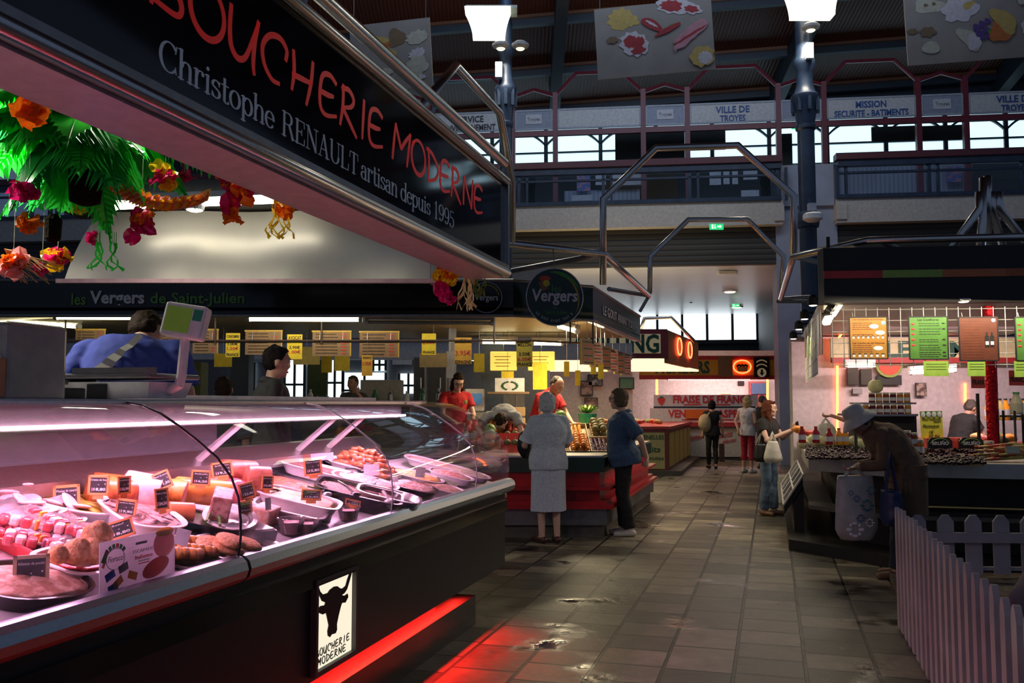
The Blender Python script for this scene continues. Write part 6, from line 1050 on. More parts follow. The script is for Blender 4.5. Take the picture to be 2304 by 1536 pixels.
t = thing('tube_tripod', 'bundle of bent steel tubes standing on top of the pink walled stall', 'tube frame', at(2225, 560, 10.2))
for x0, y0, x1, y1, x2, y2 in ((2203, 432, 2203, 470, 2140, 560), (2222, 396, 2222, 470, 2222, 560), (2232, 432, 2232, 470, 2258, 560), (2246, 432, 2248, 470, 2304, 540), (2212, 400, 2212, 480, 2205, 560)): MB().tube([at(x0, y0, 10.2), at(x1, y1, 10.2), at(x2, y2, 10.2 + (.5 if x2 > 2210 else -.2))], .045, 10).build('tube', STEEL, t, smooth=True)
# track spots along the side beam
SPL = glow('spot_white', (1, .95, .85), 6)
for px, py, Y, l in ((1829, 675, 10.0, 'nearest'), (1810, 707, 11.2, 'second'), (1797, 731, 12.3, 'third'), (1785, 753, 13.4, 'farthest')):
    p = at(px, py, Y); t = thing('track_spot', 'black track spotlight on the pink walled stall side beam, %s of four' % l, 'spotlight', p, group='black track spotlights'); MB().lathe([(.05, -.06), (.06, -.05), (.055, .03), (.03, .06)], p, 14).build('spot_body', BLACKM, t); MB().lathe([(.03, -.068), (.048, -.058)], p, 14).build('spot_lens', SPL, t); MB().tube([p + V((0, 0, .02)), p + V((.16, .05, .02))], .012, 6).build('spot_arm', BLACKM, t)
p = at(1882, 690, 9.62); t = thing('flood_lamp', 'bright tilted flood lamp under the left end of the black fascia', 'lamp', p); X = TR(p, .3, 1, 0, R(-52)); MB().box((0, 0, 0), (.26, .12, .05), X, bev=.01).build('lamp_face', glow('flood_warm', (1, .86, .55), 9), t); MB().box((.0, 0, .045), (.3, .15, .03), X).build('lamp_case', DSTEEL, t); p2 = at(1866, 712, 10.1); MB().box((0, 0, 0), (.2, .1, .05), TR(p2, .3, 1, 0, R(-58))).build('second_lamp_face', glow('flood_warm', (1, .86, .55), 9), t)
p = at(2168, 679, 9.2); t = thing('spot_lamp', 'small round white lamp under the black fascia, left of the red pole', 'lamp', p); MB().lathe([(.05, 0), (.075, .012), (.075, .03)], p, 14).build('lamp_body', WHITE, t); MB().lathe([(.04, -.005), (.06, .005)], p, 14).build('lamp_lens', glow('spot_warm', (1, .95, .7), 9), t)
area('stall_light', V((4.6, 9.02, 2.57)), (0, .4, -1), 30, (1, .84, .62), 2.6, .06); area('stall_light', V((3.7, 11.5, 2.45)), (-.35, 0, -1), 34, (1, .86, .62), .08, 2.5)  # first strip lamp has no fitting, put under the fascia to brighten posters
area('stall_light', V((6.2, 12.2, 2.5)), (0, .5, -1), 70, (1, .70, .68), 2.5, .1)
# wire grid panels
WIRE = mat('white_wire', (.62, .60, .56), .35, .5)
def grid(name, lab, p0, p1, z0, z1, step=.118):
    d = (V(p1) - V(p0)); L = d.length; d.normalize(); b = MB(); n = int(L / step); q0 = V(p0)
    for i in range(n + 1): q = q0 + d * i * step; b.tube([q + UP * z0, q + UP * z1], .0045, 4)
    for i in range(int((z1 - z0) / step) + 1): b.tube([q0 + UP * (z0 + .03 + i * step), q0 + d * L + UP * (z0 + .03 + i * step)], .0045, 4)
    return b.build(name, WIRE, label=lab, cat='wire grid', group='white wire grids of the pink walled stall')
G0 = V((3.42, 9.46, 0)); G1 = V((6.5, 9.18, 0)); grid('wire_grid', 'long white wire grid hanging under the black fascia', G0, G1, 1.92, 2.56); grid('wire_grid', 'white wire grid seen edge on along the aisle side beam', sa + V((.02, .1, 0)), sa + AX * 4.5 + V((.02, 0, 0)), 1.86, 2.50, .15)
gd = (G1 - G0).normalized(); gn = gd.cross(UP)
def poster(px, py, w, h, m, lab, build=None, Y=9.33, grp='posters clipped to the wire grid', edge=True):
    q = pl(px, py, G0 + gn * .03, gn); k = q.y / FPX; X = frame(q, gd, UP); t = thing('poster', lab, 'poster', q, group=grp); MB().box((0, 0, 0), (w * k, h * k, .006), X).build('sheet', m, t)
    if edge: b = MB(); [b.box(c, d, X) for c, d in (((0, h * k / 2, 0), (w * k, .012, .012)), ((0, -h * k / 2, 0), (w * k, .012, .012)), ((w * k / 2, 0, 0), (.012, h * k, .012)), ((-w * k / 2, 0, 0), (.012, h * k, .012)))]; b.build('edge', BLACKM, t); MB().tube([X @ V((-w * k * .4, h * k / 2, 0)), X @ V((-w * k * .4, h * k / 2 + .05, -.02))], .004, 5).build('clip', WIRE, t)
    if not edge: MB().tube([X @ V((0, h * k / 2, 0)), X @ V((0, h * k / 2 + .12, -.035))], .003, 4).build('clip', WIRE, t)
    if build: b = MB(); build(b, X, w * k / 2, h * k / 2); b.build('print', None, t)
    return t
WPR = mat('print_white', (.75, .75, .75), .6); BRP = mat('brown_print', (.22, .06, .02), .6); SKYP = mat('sky_print', (.25, .40, .70), .6)
def lines(b, X, m, ys, x0, x1, W_, H_, seed, th=.018):
    rr = random.Random(seed)
    for y in ys:
        x = x0
        while x < x1: q = rr.uniform(.08, .22); b.use(m).box(((x + q / 2) * W_, y * H_, .004), (q * .8 * W_, th * H_ * 2, .002), X); x += q
def p_orange(b, X, W_, H_):
    lines(b, X, BRP, (.72, .62, .52, .42, .16, .06), -.85, .2, W_, H_, 1); b.use(BRP).text('Les Compotes de Pommes', W_ * 1.6, H_ * .08, X @ M4.Translation((0, H_ * .88, .004)), .002); b.text('Les Confitures de Pommes', W_ * 1.7, H_ * .08, X @ M4.Translation((0, -H_ * .24, .004)), .002)
    lines(b, X, BRP, (-.36, -.46, -.56, -.66), -.85, .1, W_, H_, 2)
    for cx, cy in ((.3, .55), (.62, .25), (.5, -.5)): b.use(WPR).ell((cx * W_, cy * H_, .004), (.26 * W_, .11 * H_, .003), X)
    b.use(SKYP).ell((.8 * W_, .72 * H_, .004), (.12 * W_, .1 * H_, .003), X)
    for i in range(7): b.use(WPR).box(((-.8 + .26 * i) * W_, .02 * H_, .004), (.11 * W_, .1 * H_, .003), X); b.use(BLACKM).box(((-.8 + .26 * i) * W_, .09 * H_, .005), (.12 * W_, .03 * H_, .003), X)
    for i in range(6): b.use(WPR).box(((-.8 + .31 * i) * W_, -.86 * H_, .004), (.14 * W_, .12 * H_, .003), X); b.use(BLACKM).box(((-.8 + .31 * i) * W_, -.76 * H_, .005), (.15 * W_, .03 * H_, .003), X)
def p_green(b, X, W_, H_):
    b.use(BLACKM).text('Les Confitures', W_ * 1.1, H_ * .1, X @ M4.Translation((0, H_ * .86, .004)), .002); lines(b, X, BLACKM, (.68, .58, .42, .30, .18, -.08, -.18, -.34, -.46, -.56, -.68, -.78, -.88), -.5, .5, W_, H_, 4, .012); lines(b, X, BLACKM, (.68, .42, -.08, -.34, -.68, -.85), .7, .85, W_, H_, 5, .03)
    for y in (.66, .42, .18, -.08, -.34): b.use(REDC).ell((-.8 * W_, y * H_, .004), (.1 * W_, .05 * H_, .003), X)
def p_brown(b, X, W_, H_):
    lines(b, X, BRP, [.85 - .13 * i for i in range(14)], -.85, .1, W_, H_, 6, .012); b.use(SKYP).ell((.78 * W_, .85 * H_, .004), (.12 * W_, .09 * H_, .003), X)
    for cx in (.42, .68): b.use(BLACKM).box((cx * W_, -.12 * H_, .004), (.2 * W_, .5 * H_, .004), X); b.box((cx * W_, .2 * H_, .004), (.08 * W_, .2 * H_, .004), X); b.use(WPR).box((cx * W_, -.2 * H_, .006), (.17 * W_, .16 * H_, .003), X)
poster(1954, 760, 82, 94, mat('orange_poster', (.42, .20, .03), .5), 'orange poster with white price ovals, first on the wire grid', p_orange); poster(2089, 760, 84, 96, mat('green_poster_bright', (.08, .22, .035), .5), 'bright green poster with handwriting, second on the wire grid', p_green); poster(2202, 762, 84, 98, mat('brown_poster', (.13, .036, .018), .5), 'dark brown poster with two bottles, third on the wire grid', p_brown); poster(2330, 762, 86, 98, mat('green_poster_bright', (.13, .36, .05)), 'green poster cut by the right edge of the view', p_green)
LIME = mat('lime_paper', (.38, .62, .09), .6)
def p_lime(b, X, W_, H_): lines(b, X, BLACKM, (.6, .25, -.1), -.8, .8, W_, H_, 9, .02)
for px, py, w, h, l in ((2106, 829, 54, 34, 'lime green paper below the bright green poster'), (2197, 829, 38, 34, 'lime green paper left of the red foil pole'), (2302, 830, 38, 36, 'lime green paper right of the red foil pole')): poster(px, py, w, h, LIME, l, p_lime, grp='lime papers below the wire grid', edge=False)
for i, (px, c) in enumerate(((1812, (.40, .30, .10)), (1818, (.2, .3, .1)), (1826, (.7, .7, .6)), (1842, (.7, .72, .7)), (1848, (.5, .4, .2)))):
    q = pl(px, 770 - (px - 1812) * .6, sa + V((-.03, 0, 0)), NX); X = frame(q, AX, UP); MB().box((0, 0, 0), (.30, .42, .006), X).build('poster', mat('side_poster_%d' % i, c, .5), label='poster seen edge on along the aisle side grid, %s from the far end' % ('first', 'second', 'third', 'fourth', 'fifth')[i], cat='poster', group='posters on the side grid')
# red foil pole
FOIL = mat('red_foil', (.55, .012, .02), .18, .85, nz=(34, .4), bump=1.0)
p = at(2228, 800, 9.75); b = MB(); b.rings([[V((p.x + cos(2 * PI * i / 22) * .062 * (1 + .08 * noise.noise(V((i * .9, z * 14, 0)))), 9.75 + sin(2 * PI * i / 22) * .062, z)) for i in range(22)] for z in [.9 + .03 * k for k in range(58)]]); b.build('foil_pole', FOIL, label='pole wrapped in crinkled red foil in the pink walled stall', cat='pole', smooth=False)
# counter
C1 = V((3.18, 9.6, 0)); C2 = V((3.66, 8.75, 0)); C3 = V((6.6, 8.0, 0)); C0 = C1 + AX * 4.6
def ring(o, back=1.0): return [C0 - NX * o, C1 + V((-o, -o * .25, 0)), C2 + V((-o * .4, -o, 0)), C3 + V((0, -o, 0)), C3 + V((0, back, 0)), C2 + V((back * .9, back * .9, 0)), C1 + V((back, back * .4, 0)), C0 + NX * back]
def cslab(b, o, z0, z1, back=1.0): q = ring(o, back); return b.hexa([p + UP * z0 for p in q], [p + UP * z1 for p in q])
rc = thing('market_counter', 'long steel edged fruit counter on the right with dark base', 'counter', C2)
b = MB(); cslab(b, 0, .83, .97); b.build('steel_front', mat('stall_steel', (.52, .50, .47), .35, .55, nz=(8, .1)), rc); b = MB(); cslab(b, -.35, .10, .84); b.build('dark_body', BLACKM, rc); b = MB(); cslab(b, .25, .0, .11); b.build('base_step', mat('black_step', (.025, .024, .022), .4), rc); b = MB(); cslab(b, .0, .42, .46, .3); b.build('lower_shelf', mat('grey_shelf', (.14, .14, .13), .4, .4), rc)
b = MB(); b.hexa([C2 + V((.3, -.03, .54)), C3 + V((0, -.03, .54)), C3 + V((0, .0, .54)), C2 + V((.3, .0, .54))], [C2 + V((.3, -.03, .555)), C3 + V((0, -.03, .555)), C3 + V((0, 0, .555)), C2 + V((.3, 0, .555))]); b.build('brass_strip', mat('brass_strip', (.7, .6, .25), .25, 1), rc); b = MB(); b.hexa([C2 + V((.2, -.02, .12)), C3 + V((0, -.02, .12)), C3 + V((0, .4, .12)), C2 + V((.2, .4, .12))], [C2 + V((.2, -.02, .5)), C3 + V((0, -.02, .5)), C3 + V((0, .4, .5)), C2 + V((.2, .4, .5))]); b.build('black_panel', BLACKM, rc)  # strip is steel trim, the yellow light on it put into its colour
# sloping crate rack on the aisle side
ST = C1 + AX * .5 - NX * .02; b = MB(); WF = mat('white_rack_bar', (.55, .55, .54), .4)
rk = thing('crate_rack', 'sloping rack of black trays with white bars beside the steel edged counter', 'rack', ST - NX * .3)
def rkp(u, v): return ST + AX * (u * 2.6) - NX * (.02 + .22 * v) + UP * (.74 - .34 * v)
for v in (0, .5, 1): MB().tube([rkp(0, v), rkp(1, v)], .014, 5).build('rack_bar', WF, rk)
for u in (0, .25, .5, .75, 1): MB().tube([rkp(u, 0), rkp(u, 1)], .014, 5).build('rack_bar', WF, rk)
for i in range(4):
    for j in range(2): q = [rkp(i / 4 + .01, j / 2 + .02), rkp(i / 4 + .24, j / 2 + .02), rkp(i / 4 + .24, j / 2 + .48), rkp(i / 4 + .01, j / 2 + .48)]; b = MB(); b.hexa([p - UP * .12 for p in q], [p - UP * .015 for p in q]); b.build('black_tray', BPL, rk)
b = MB(); b.hexa([rkp(0, 0) - UP * .74, rkp(1, 0) - UP * .74, rkp(1, .5) - UP * .57, rkp(0, .5) - UP * .57], [rkp(0, 0) - UP * .14, rkp(1, 0) - UP * .14, rkp(1, .5) - UP * .14, rkp(0, .5) - UP * .14]); b.build('rack_stand', BLACKM, rk)
b = MB(); b.box((0, 0, .2), (.34, .5, .4), TR(C0 + V((-.15, .2, 0)), -.28)); b.build('white_crate', mat('pale_crate', (.5, .5, .46), .6), label='pale crate standing at the far end of the steel edged counter rack', cat='crate')
q = at(1805, 972, 14.6); MB().box((q.x, 14.6, q.z / 2 + .06), (.32, .3, q.z + .14)).build('beige_cabinet', mat('beige_cabinet', (.42, .38, .28), .6), label='beige cabinet at the foot of the far iron column', cat='cabinet')
# produce on the counter
CHER = mat('black_cherry', (.025, .004, .008), .12, nz=(20, .5)); CHST = mat('cherry_stem', (.12, .14, .04), .7)
ch = fruit('cherry', CHER, .0135, 1, .95, CHST)
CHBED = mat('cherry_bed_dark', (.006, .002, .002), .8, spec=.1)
def on_counter(px, py, z=.975): return gz(px, py, z)
rr = random.Random(21)
def pile(n, x0, x1, y0, y1, h, label, grp, t=ch, z=.993, sc=(.9, 1.2)):
    for i in range(n):
        a, c = rr.random(), rr.random(); p = on_counter(x0 + (x1 - x0) * a, y0 + (y1 - y0) * c); e = min(1, 4 * a * (1 - a) + .2) * (.3 + .7 * (1 - c)); put(t, TR((p.x, p.y, z + h * (1 - c) + rr.uniform(.006, .016 + .02 * e)), rr.random() * 6, rr.uniform(*sc), rr.uniform(-.9, .9), rr.uniform(-.9, .9)), label, grp)
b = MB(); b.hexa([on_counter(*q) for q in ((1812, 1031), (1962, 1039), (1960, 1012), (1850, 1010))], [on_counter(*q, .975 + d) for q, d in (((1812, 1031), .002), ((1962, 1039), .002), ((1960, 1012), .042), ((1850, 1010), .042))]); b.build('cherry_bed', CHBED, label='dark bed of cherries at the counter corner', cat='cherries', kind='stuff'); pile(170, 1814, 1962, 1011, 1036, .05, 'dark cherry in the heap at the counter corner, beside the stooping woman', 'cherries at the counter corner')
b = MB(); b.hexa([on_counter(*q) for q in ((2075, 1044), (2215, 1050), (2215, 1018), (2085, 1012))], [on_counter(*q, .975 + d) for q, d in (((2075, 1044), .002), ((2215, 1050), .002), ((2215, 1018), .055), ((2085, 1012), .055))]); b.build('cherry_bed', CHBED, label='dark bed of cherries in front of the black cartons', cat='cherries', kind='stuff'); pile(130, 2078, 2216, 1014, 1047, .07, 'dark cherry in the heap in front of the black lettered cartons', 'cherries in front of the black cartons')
def spill(n, x0, x1, y0, y1, h, lab, sd):
    rr = random.Random(sd); b = MB()
    for i in range(n): u, c = rr.random(), rr.random(); p = on_counter(x0 + (x1 - x0) * u, y0 + (y1 - y0) * c); b.ell((p.x, p.y, .990 + h * (1 - c) + rr.uniform(0, .012)), rr.uniform(.011, .0145), None, 7, 5)
    b.build('cherry_heap', CHER, label=lab, cat='cherries', kind='stuff', smooth=True)
spill(1300, 1814, 1964, 1010, 1036, .05, 'mass of small dark cherries filling the counter corner', 5); spill(1200, 2078, 2218, 1013, 1047, .07, 'mass of small dark cherries before the black cartons', 6)
me = fruit('melon', MELN, .075, 1.05, .95, STALK)
for i, (px, py) in enumerate(((1824, 1012), (1862, 1014), (1882, 1014), (1902, 1013), (1922, 1013), (1942, 1014), (1958, 1016), (1845, 1008))): p = on_counter(px, py, 1.0); put(me, TR((p.x, p.y + .25, 1.06 + (.03 if i % 2 else 0)), i * 1.3, rr.uniform(.85, 1.1), .2, .3), 'pale green yellow melon in the row behind the corner cherries, %s from the left' % ('first', 'third', 'fourth', 'fifth', 'sixth', 'seventh', 'eighth', 'second')[i], 'melons in a row')
p = at(1970, 867, 10.68); put(me, TR((p.x, 10.68, p.z - .01), 0, 1.15), 'single melon standing on top of the jar shelf', 'melons in a row')
to = fruit('tomato', mat('tomato_orange', (.75, .14, .03), .25), .03, 1.1, .85, STALK); b = MB(); q = [gz(x, y, 1.04) for x, y in ((1836, 1002), (1968, 1002), (1968, 984), (1840, 984))]; b.hexa([V((p.x, p.y, .97)) for p in q], q); b.build('sloping_board', BPL, rc)
for i in range(26): p = gz(1842 + (i % 13) * 9.6, 987 + (i // 13) * 8, 1.04); put(to, TR((p.x, p.y, 1.068), i, rr.uniform(.9, 1.1)), 'orange red tomato behind the melons', 'tomatoes behind the melons')
# juice bottles, jars
def bottle(name, m, capm, px, py, r, h, lab, grp, Y):
    p = at(px, py, Y); t = thing(name, lab, 'bottle', p, group=grp); MB().lathe([(r * .96, 0), (r, .01), (r, h * .6), (r * .45, h * .8), (r * .4, h * .94)], p, 14).build('glass_body', m, t, smooth='auto'); MB().lathe([(r * .46, h * .93), (r * .46, h)], p, 12).build('cap', capm, t); MB().lathe([(r * 1.01, h * .2), (r * 1.01, h * .5)], p, 14).build('label_band', PAPER, t)
JRED = mat('red_juice', (.35, .02, .03), .12); JORG = mat('orange_juice', (.80, .30, .02), .15); CAPR = mat('red_cap', (.5, .03, .03), .4)
for px, m, l in ((1805, JRED, 'first red juice bottle by the far end of the melons'), (1836, JRED, 'second red juice bottle, under the white carrier bag'), (1866, JRED, 'third red juice bottle, right of the carrier bag'), (1888, JORG, 'orange juice bottle left of the tall one'), (1902, JORG, 'taller orange juice bottle by the hat brim')): bottle('juice_bottle', m, CAPR, px, 1000 if px > 1850 else 996, .042, .19, l, 'juice bottles at the corner', 10.3)
for px, py, l in ((1798, 975, 'small yellow fruit heap left of the red bottles'), (1825, 985, 'small red fruit heap between the red bottles')): o = nub('fruit_heap', APPL if 'red f' in l else ORNG, .08, px, 1, .8, .6, .3); o['label'] = l; o['category'] = 'fruit'; p = at(px, py, 11.3); place(o, TR(p))
t = thing('jar_shelf', 'black stepped shelf stand carrying two rows of jars', 'shelf', at(2010, 1000, 10.6))
def sbox(b, x0, x1, y0, y1, Y, d): a = at(x0, y1, Y); c = at(x1, y0, Y); b.box(((a.x + c.x) / 2, Y + d / 2, (a.z + c.z) / 2), (c.x - a.x, d, c.z - a.z))
b = MB(); sbox(b, 1946, 2062, 936, 1000, 10.5, .5); b.build('shelf_body', BLACKM, t); b = MB(); sbox(b, 1926, 2066, 931, 936, 10.4, .6); b.build('shelf_board', DSTEEL, t); b = MB(); sbox(b, 1940, 2062, 905, 909, 10.6, .4); b.build('shelf_board', DSTEEL, t)
JAM = [mat('jam_dark', (.10, .01, .015), .12), mat('honey', (.50, .20, .02), .12), mat('jam_brown', (.22, .06, .02), .12)]
def jar(px, py, Y, i, lab, grp, k=1):
    p = at(px, py, Y); t = thing('jam_jar', lab, 'jar', p, group=grp); MB().lathe([(.034 * k, 0), (.037 * k, .006), (.037 * k, .085 * k), (.03 * k, .10 * k)], p, 14).build('jar_body', JAM[i % 3], t); MB().lathe([(.036 * k, .098 * k), (.036 * k, .118 * k)], p, 14).build('lid', mat('pale_lid', (.65, .62, .55), .4), t); MB().lathe([(.0376 * k, .02), (.0376 * k, .06 * k)], p, 14).build('jar_label', PAPER, t)
for i in range(6): jar(1962 + i * 15.8, 905, 10.65, (0, 1, 2, 0, 1, 1)[i], 'jam jar on the top shelf of the black stand, %s from the left' % ('first', 'second', 'third', 'fourth', 'fifth', 'last')[i], 'jars on the top shelf')
for i in range(7): jar(1948 + i * 15.8, 931, 10.5, (1, 0, 2, 0, 2, 0, 1)[i], 'jam jar on the lower shelf of the black stand, %s from the left' % ('first', 'second', 'third', 'fourth', 'fifth', 'sixth', 'last')[i], 'jars on the lower shelf')
for i, (px, py, k, l) in enumerate(((2068, 1022, 1.3, 'pale jar standing right of the stooping woman'), (2068, 1040, 1.3, 'lower pale jar in front of the other, right of the stooping woman'), (2226, 1026, 1.3, 'jar with a pale lid left of the rhubarb'), (2226, 1046, 1.2, 'front jar at the counter edge left of the rhubarb'), (2040, 1000, 1.2, 'jar behind the stooping woman back'), (2056, 1002, 1.1, 'jar beside the one behind the stooping woman'))): jar(px, py, 9.0, 1 if i in (0, 2) else 2, l, 'loose jars on the steel edged counter', k)
# BRUNO cartons, yellow notice
for px, l in ((2114, 'left'), (2184, 'right')):
    p = at(px, 1008, 9.2); t = thing('fruit_carton', 'black carton lettered in white behind the cherries, %s of two' % l, 'carton', p, group='black lettered cartons'); X = TR(p); k = 9.2 / FPX
    MB().prism([(-.125, 0), (.125, 0), (.125, .07), (.09, .11), (-.09, .11), (-.125, .07)], .02, X @ M4.Rotation(PI / 2, 4, 'X')).build('carton_front', mat('black_carton', (.015, .015, .014), .4), t); MB().box((0, .16, .05), (.24, .28, .10), X).build('carton_box', mat('red_carton', (.5, .05, .04), .5), t)
    b = MB(); b.use(LWHT).text('BRUÑO', .17, .045, X @ M4.Translation((0, -.022, .055)) @ M4.Rotation(PI / 2, 4, 'X'), .003, bold=.03); b.use(mat('carton_green', (.2, .35, .08), .5)).tube([X @ V((.11 * cos(R(a)), -.022, .015 + .085 * sin(R(a)))) for a in range(25, 156, 13)], .004, 5); b.build('lettering', None, t)
p = at(2096, 955, 9.3); k = 9.3 / FPX; X = frame(p, (1, 0, .02), UP); t = thing('price_notice', 'yellow handwritten PASTEQUE price notice with green scalloped top', 'notice', p); MB().box((0, -.03, 0), (.23, .26, .006), X).build('yellow_sheet', mat('acid_yellow', (.72, .70, .06), .6), t); b = MB(); b.use(GREENV).box((0, .115, .001), (.23, .05, .008), X); b.use(WPR); [b.ell((-.085 + .057 * i, .105, .006), (.024, .03, .003), X) for i in range(4)]; b.build('scalloped_top', None, t)
b = MB(); b.use(BLACKM).text('PRIX MARCHE', .19, .02, X @ M4.Translation((0, .06, .005)), .002); b.text('Espagne', .08, .018, X @ M4.Translation((.06, .035, .005)), .002, shear=.3); b.text('Pasteque', .17, .04, X @ M4.Translation((-.01, -.015, .005)), .002, shear=.3); b.text('1€', .05, .035, X @ M4.Translation((-.01, -.075, .005)), .002, shear=.3); b.text('50 Kg', .12, .035, X @ M4.Translation((.02, -.12, .005)), .002, shear=.3); b.build('handwriting', None, t)
# rhubarb, radish, carrots, small framed card, milk bottle, rails
p = on_counter(2275, 1040); b = MB()
RHU = spot('rhubarb', (.45, .08, .06), (.35, .30, .08), 14, .5, .4, .2); rr = random.Random(31)
for i in range(18): b = MB(); a = rr.uniform(-.3, .25); q = V((p.x + rr.uniform(-.1, .12), p.y + .1 + rr.uniform(-.05, .1), 1.0 + .008 * i)); d = V((cos(a), sin(a), rr.uniform(-.05, .12))) * .22; b.tube([q - d, q, q + d], [.011, .013, .012], 6); b.build('rhubarb_stalk', RHU, label='red stalk in the rhubarb bundle at the right end of the counter', cat='rhubarb', group='rhubarb stalks', smooth=True)
o = nub('radish_bunch', mat('pink_radish', (.75, .18, .25), .4), .09, 3, 1.5, .8, .55, .3); p = on_counter(2192, 1012); place(o, TR((p.x, p.y + .1, 1.01))); o['label'] = 'pink wrapped bunch behind the right heap of cherries'; o['category'] = 'vegetable'
for i, (px, py) in enumerate(((2225, 1000), (2250, 1008), (2280, 1012), (2300, 1005), (2268, 998))): o = nub('vegetable_heap', (spot('cauliflower', (.6, .5, .25), (.4, .35, .1), 20), APPL, ARTI, ORNG, LETT)[i], .08, i, 1.2, 1, .7, .35); p = on_counter(px, py); place(o, TR((p.x, p.y + .3, 1.02))); o['label'] = ('yellow green vegetable right of the cartons', 'red vegetable heap behind the rhubarb', 'brown vegetable heap behind the small framed card', 'orange vegetable heap at the right edge', 'green vegetable heap behind the rhubarb')[i]; o['category'] = 'vegetables'
p = at(2278, 1012, 8.7); X = TR(p, -.1, 1, R(-12)); t = thing('framed_card', 'small pale framed card on the rhubarb', 'card', p); MB().box((0, 0, 0), (.14, .012, .08), X).build('frame', WOODP, t); MB().box((0, -.008, 0), (.12, .006, .062), X).build('card', mat('pale_green_card', (.35, .45, .40), .6), t)
p = at(2288, 932, 9.6); t = thing('milk_bottle', 'large cream bottle with green cap at the right edge', 'bottle', p); MB().lathe([(.062, 0), (.068, .02), (.068, .12), (.03, .20), (.03, .225)], p, 18).build('bottle_body', mat('cream_bottle', (.66, .62, .42), .3), t); MB().lathe([(.033, .22), (.033, .24)], p, 14).build('cap', mat('green_cap', (.08, .4, .1), .4), t)
t = thing('bottle_rack', 'black metal rack carrying the large cream bottle', 'rack', at(2288, 1000, 9.6)); b = MB(); q = at(2290, 934, 9.6)
for dx in (-.09, .12):
    for dy in (-.1, .12): MB().tube([V((q.x + dx, 9.6 + dy, .97)), V((q.x + dx, 9.6 + dy, q.z + .05))], .014, 6).build('rack_leg', BLACKM, t)
MB().box((q.x + .015, 9.61, q.z - .01), (.26, .27, .02)).build('rack_shelf', BLACKM, t)
for px in (2200, 2214): pass
p = at(2201, 935, 9.9); MB().tube([V((p.x, 9.9, .97)), V((p.x, 9.9, at(0, 885, 9.9).z))], .02, 6).build('black_post', BLACKM, label='thin black perforated post left of the red foil pole', cat='post')
for px, l in ((1926, 'left'), (1949, 'right')): p = at(px, 990, 9.5); MB().tube([V((p.x, 9.5, .97)), V((p.x, 9.5, at(0, 955, 9.5).z))], .017, 6).build('black_post', BLACKM, label='short black post under the hat brim, %s of two' % l, cat='post')
# back wall of the pink walled stall with pictures and neons
b = MB(); b.box((6.3, 14.2, 1.3), (3.7, .15, 2.6)); b.build('wall_stall', mat('pinkish_white_wall', (.60, .54, .56), .5), kind='structure')
def wpic(px, py, w, h, m, lab, Y=14.05, cat='picture'): p = at(px, py, Y); k = Y / FPX; t = thing('wall_picture', lab, cat, p, group='things on the pink walled stall wall'); MB().box(p, (w * k, .03, h * k)).build('frame', DIRON, t); MB().box(p - V((0, .018, 0)), (w * k * .92, .01, h * k * .92)).build('print', m, t)
wpic(2072, 876, 24, 30, spot('food_photo', (.4, .3, .25), (.10, .06, .05), 14, .5, .5, 0), 'brown food photo on the pink wall'); wpic(2000, 855, 56, 22, mat('slate_board', (.02, .02, .02), .5), 'black slate board under the watermelon picture'); wpic(1918, 847, 26, 38, mat('dark_menu', (.05, .045, .03), .5), 'dark menu with a yellow tag behind the grid'); wpic(1948, 848, 26, 36, mat('dark_menu', (.05, .045, .03)), 'dark menu right of the one with the yellow tag'); wpic(1928, 880, 22, 12, mat('grey_notice', (.3, .3, .32), .5), 'small grey notice left of the jars')
p = at(2000, 825, 14.0); t = thing('watermelon_picture', 'red watermelon slice picture on the pink wall', 'picture', p); X = frame(p, (1, 0, 0), UP); MB().use(mat('melon_rind', (.30, .40, .08), .5)).prism([(.22 * cos(R(a)), .22 * sin(R(a)) + .05) for a in range(180, 361, 12)], .02, X).build('rind', None, t); MB().prism([(.18 * cos(R(a)), .18 * sin(R(a)) + .05) for a in range(180, 361, 12)], .026, X).build('flesh', mat('melon_red', (.8, .10, .05), .5), t)
NEO = glow('orange_neon', (1, .16, .04), 8)
for (x0, y0, x1, y1), l in (((1884, 822, 1884, 1000), 'tall orange neon tube at the left edge of the pink wall'), ((2172, 862, 2172, 905), 'short orange neon tube above the man in black'), ((2136, 768, 2136, 800), 'short neon tube behind the bright green poster')): MB().tube([at(x0, y0, 14.11), at(x1, y1, 14.11)], .02, 8).build('neon_tube', NEO, label=l, cat='neon tube', group='neon tubes of the pink walled stall')
p = at(1905, 775, 13.9); MB().tube([p + V((.14 * cos(a * PI / 9), 0, .2 * sin(a * PI / 9))) for a in range(18)], .018, 6, closed=True).build('neon_ring', NEO, label='oval red neon loop behind the orange poster', cat='neon sign')
t = thing('cream_sign', 'cream rear sign with green capitals behind the wire grid', 'sign', at(2000, 815, 13.8)); b = MB(); a = at(1872, 810, 13.8); c = at(2304, 760, 13.8); b.box(((a.x + c.x) / 2, 13.85, (a.z + c.z) / 2), (c.x - a.x, .06, c.z - a.z)); b.build('board', CARD, t); b = MB(); b.box(((a.x + c.x) / 2, 13.83, a.z), (c.x - a.x, .08, .08)); b.build('red_border', mat('red_border', (.42, .03, .03)), t); MB().use(DGL).text('LEGUMES', 1.7, .26, frame((at(2090, 0, 13.8).x, 13.81, (a.z + c.z) / 2), (1, 0, 0), UP), .01, bold=.03).build('lettering', None, t)
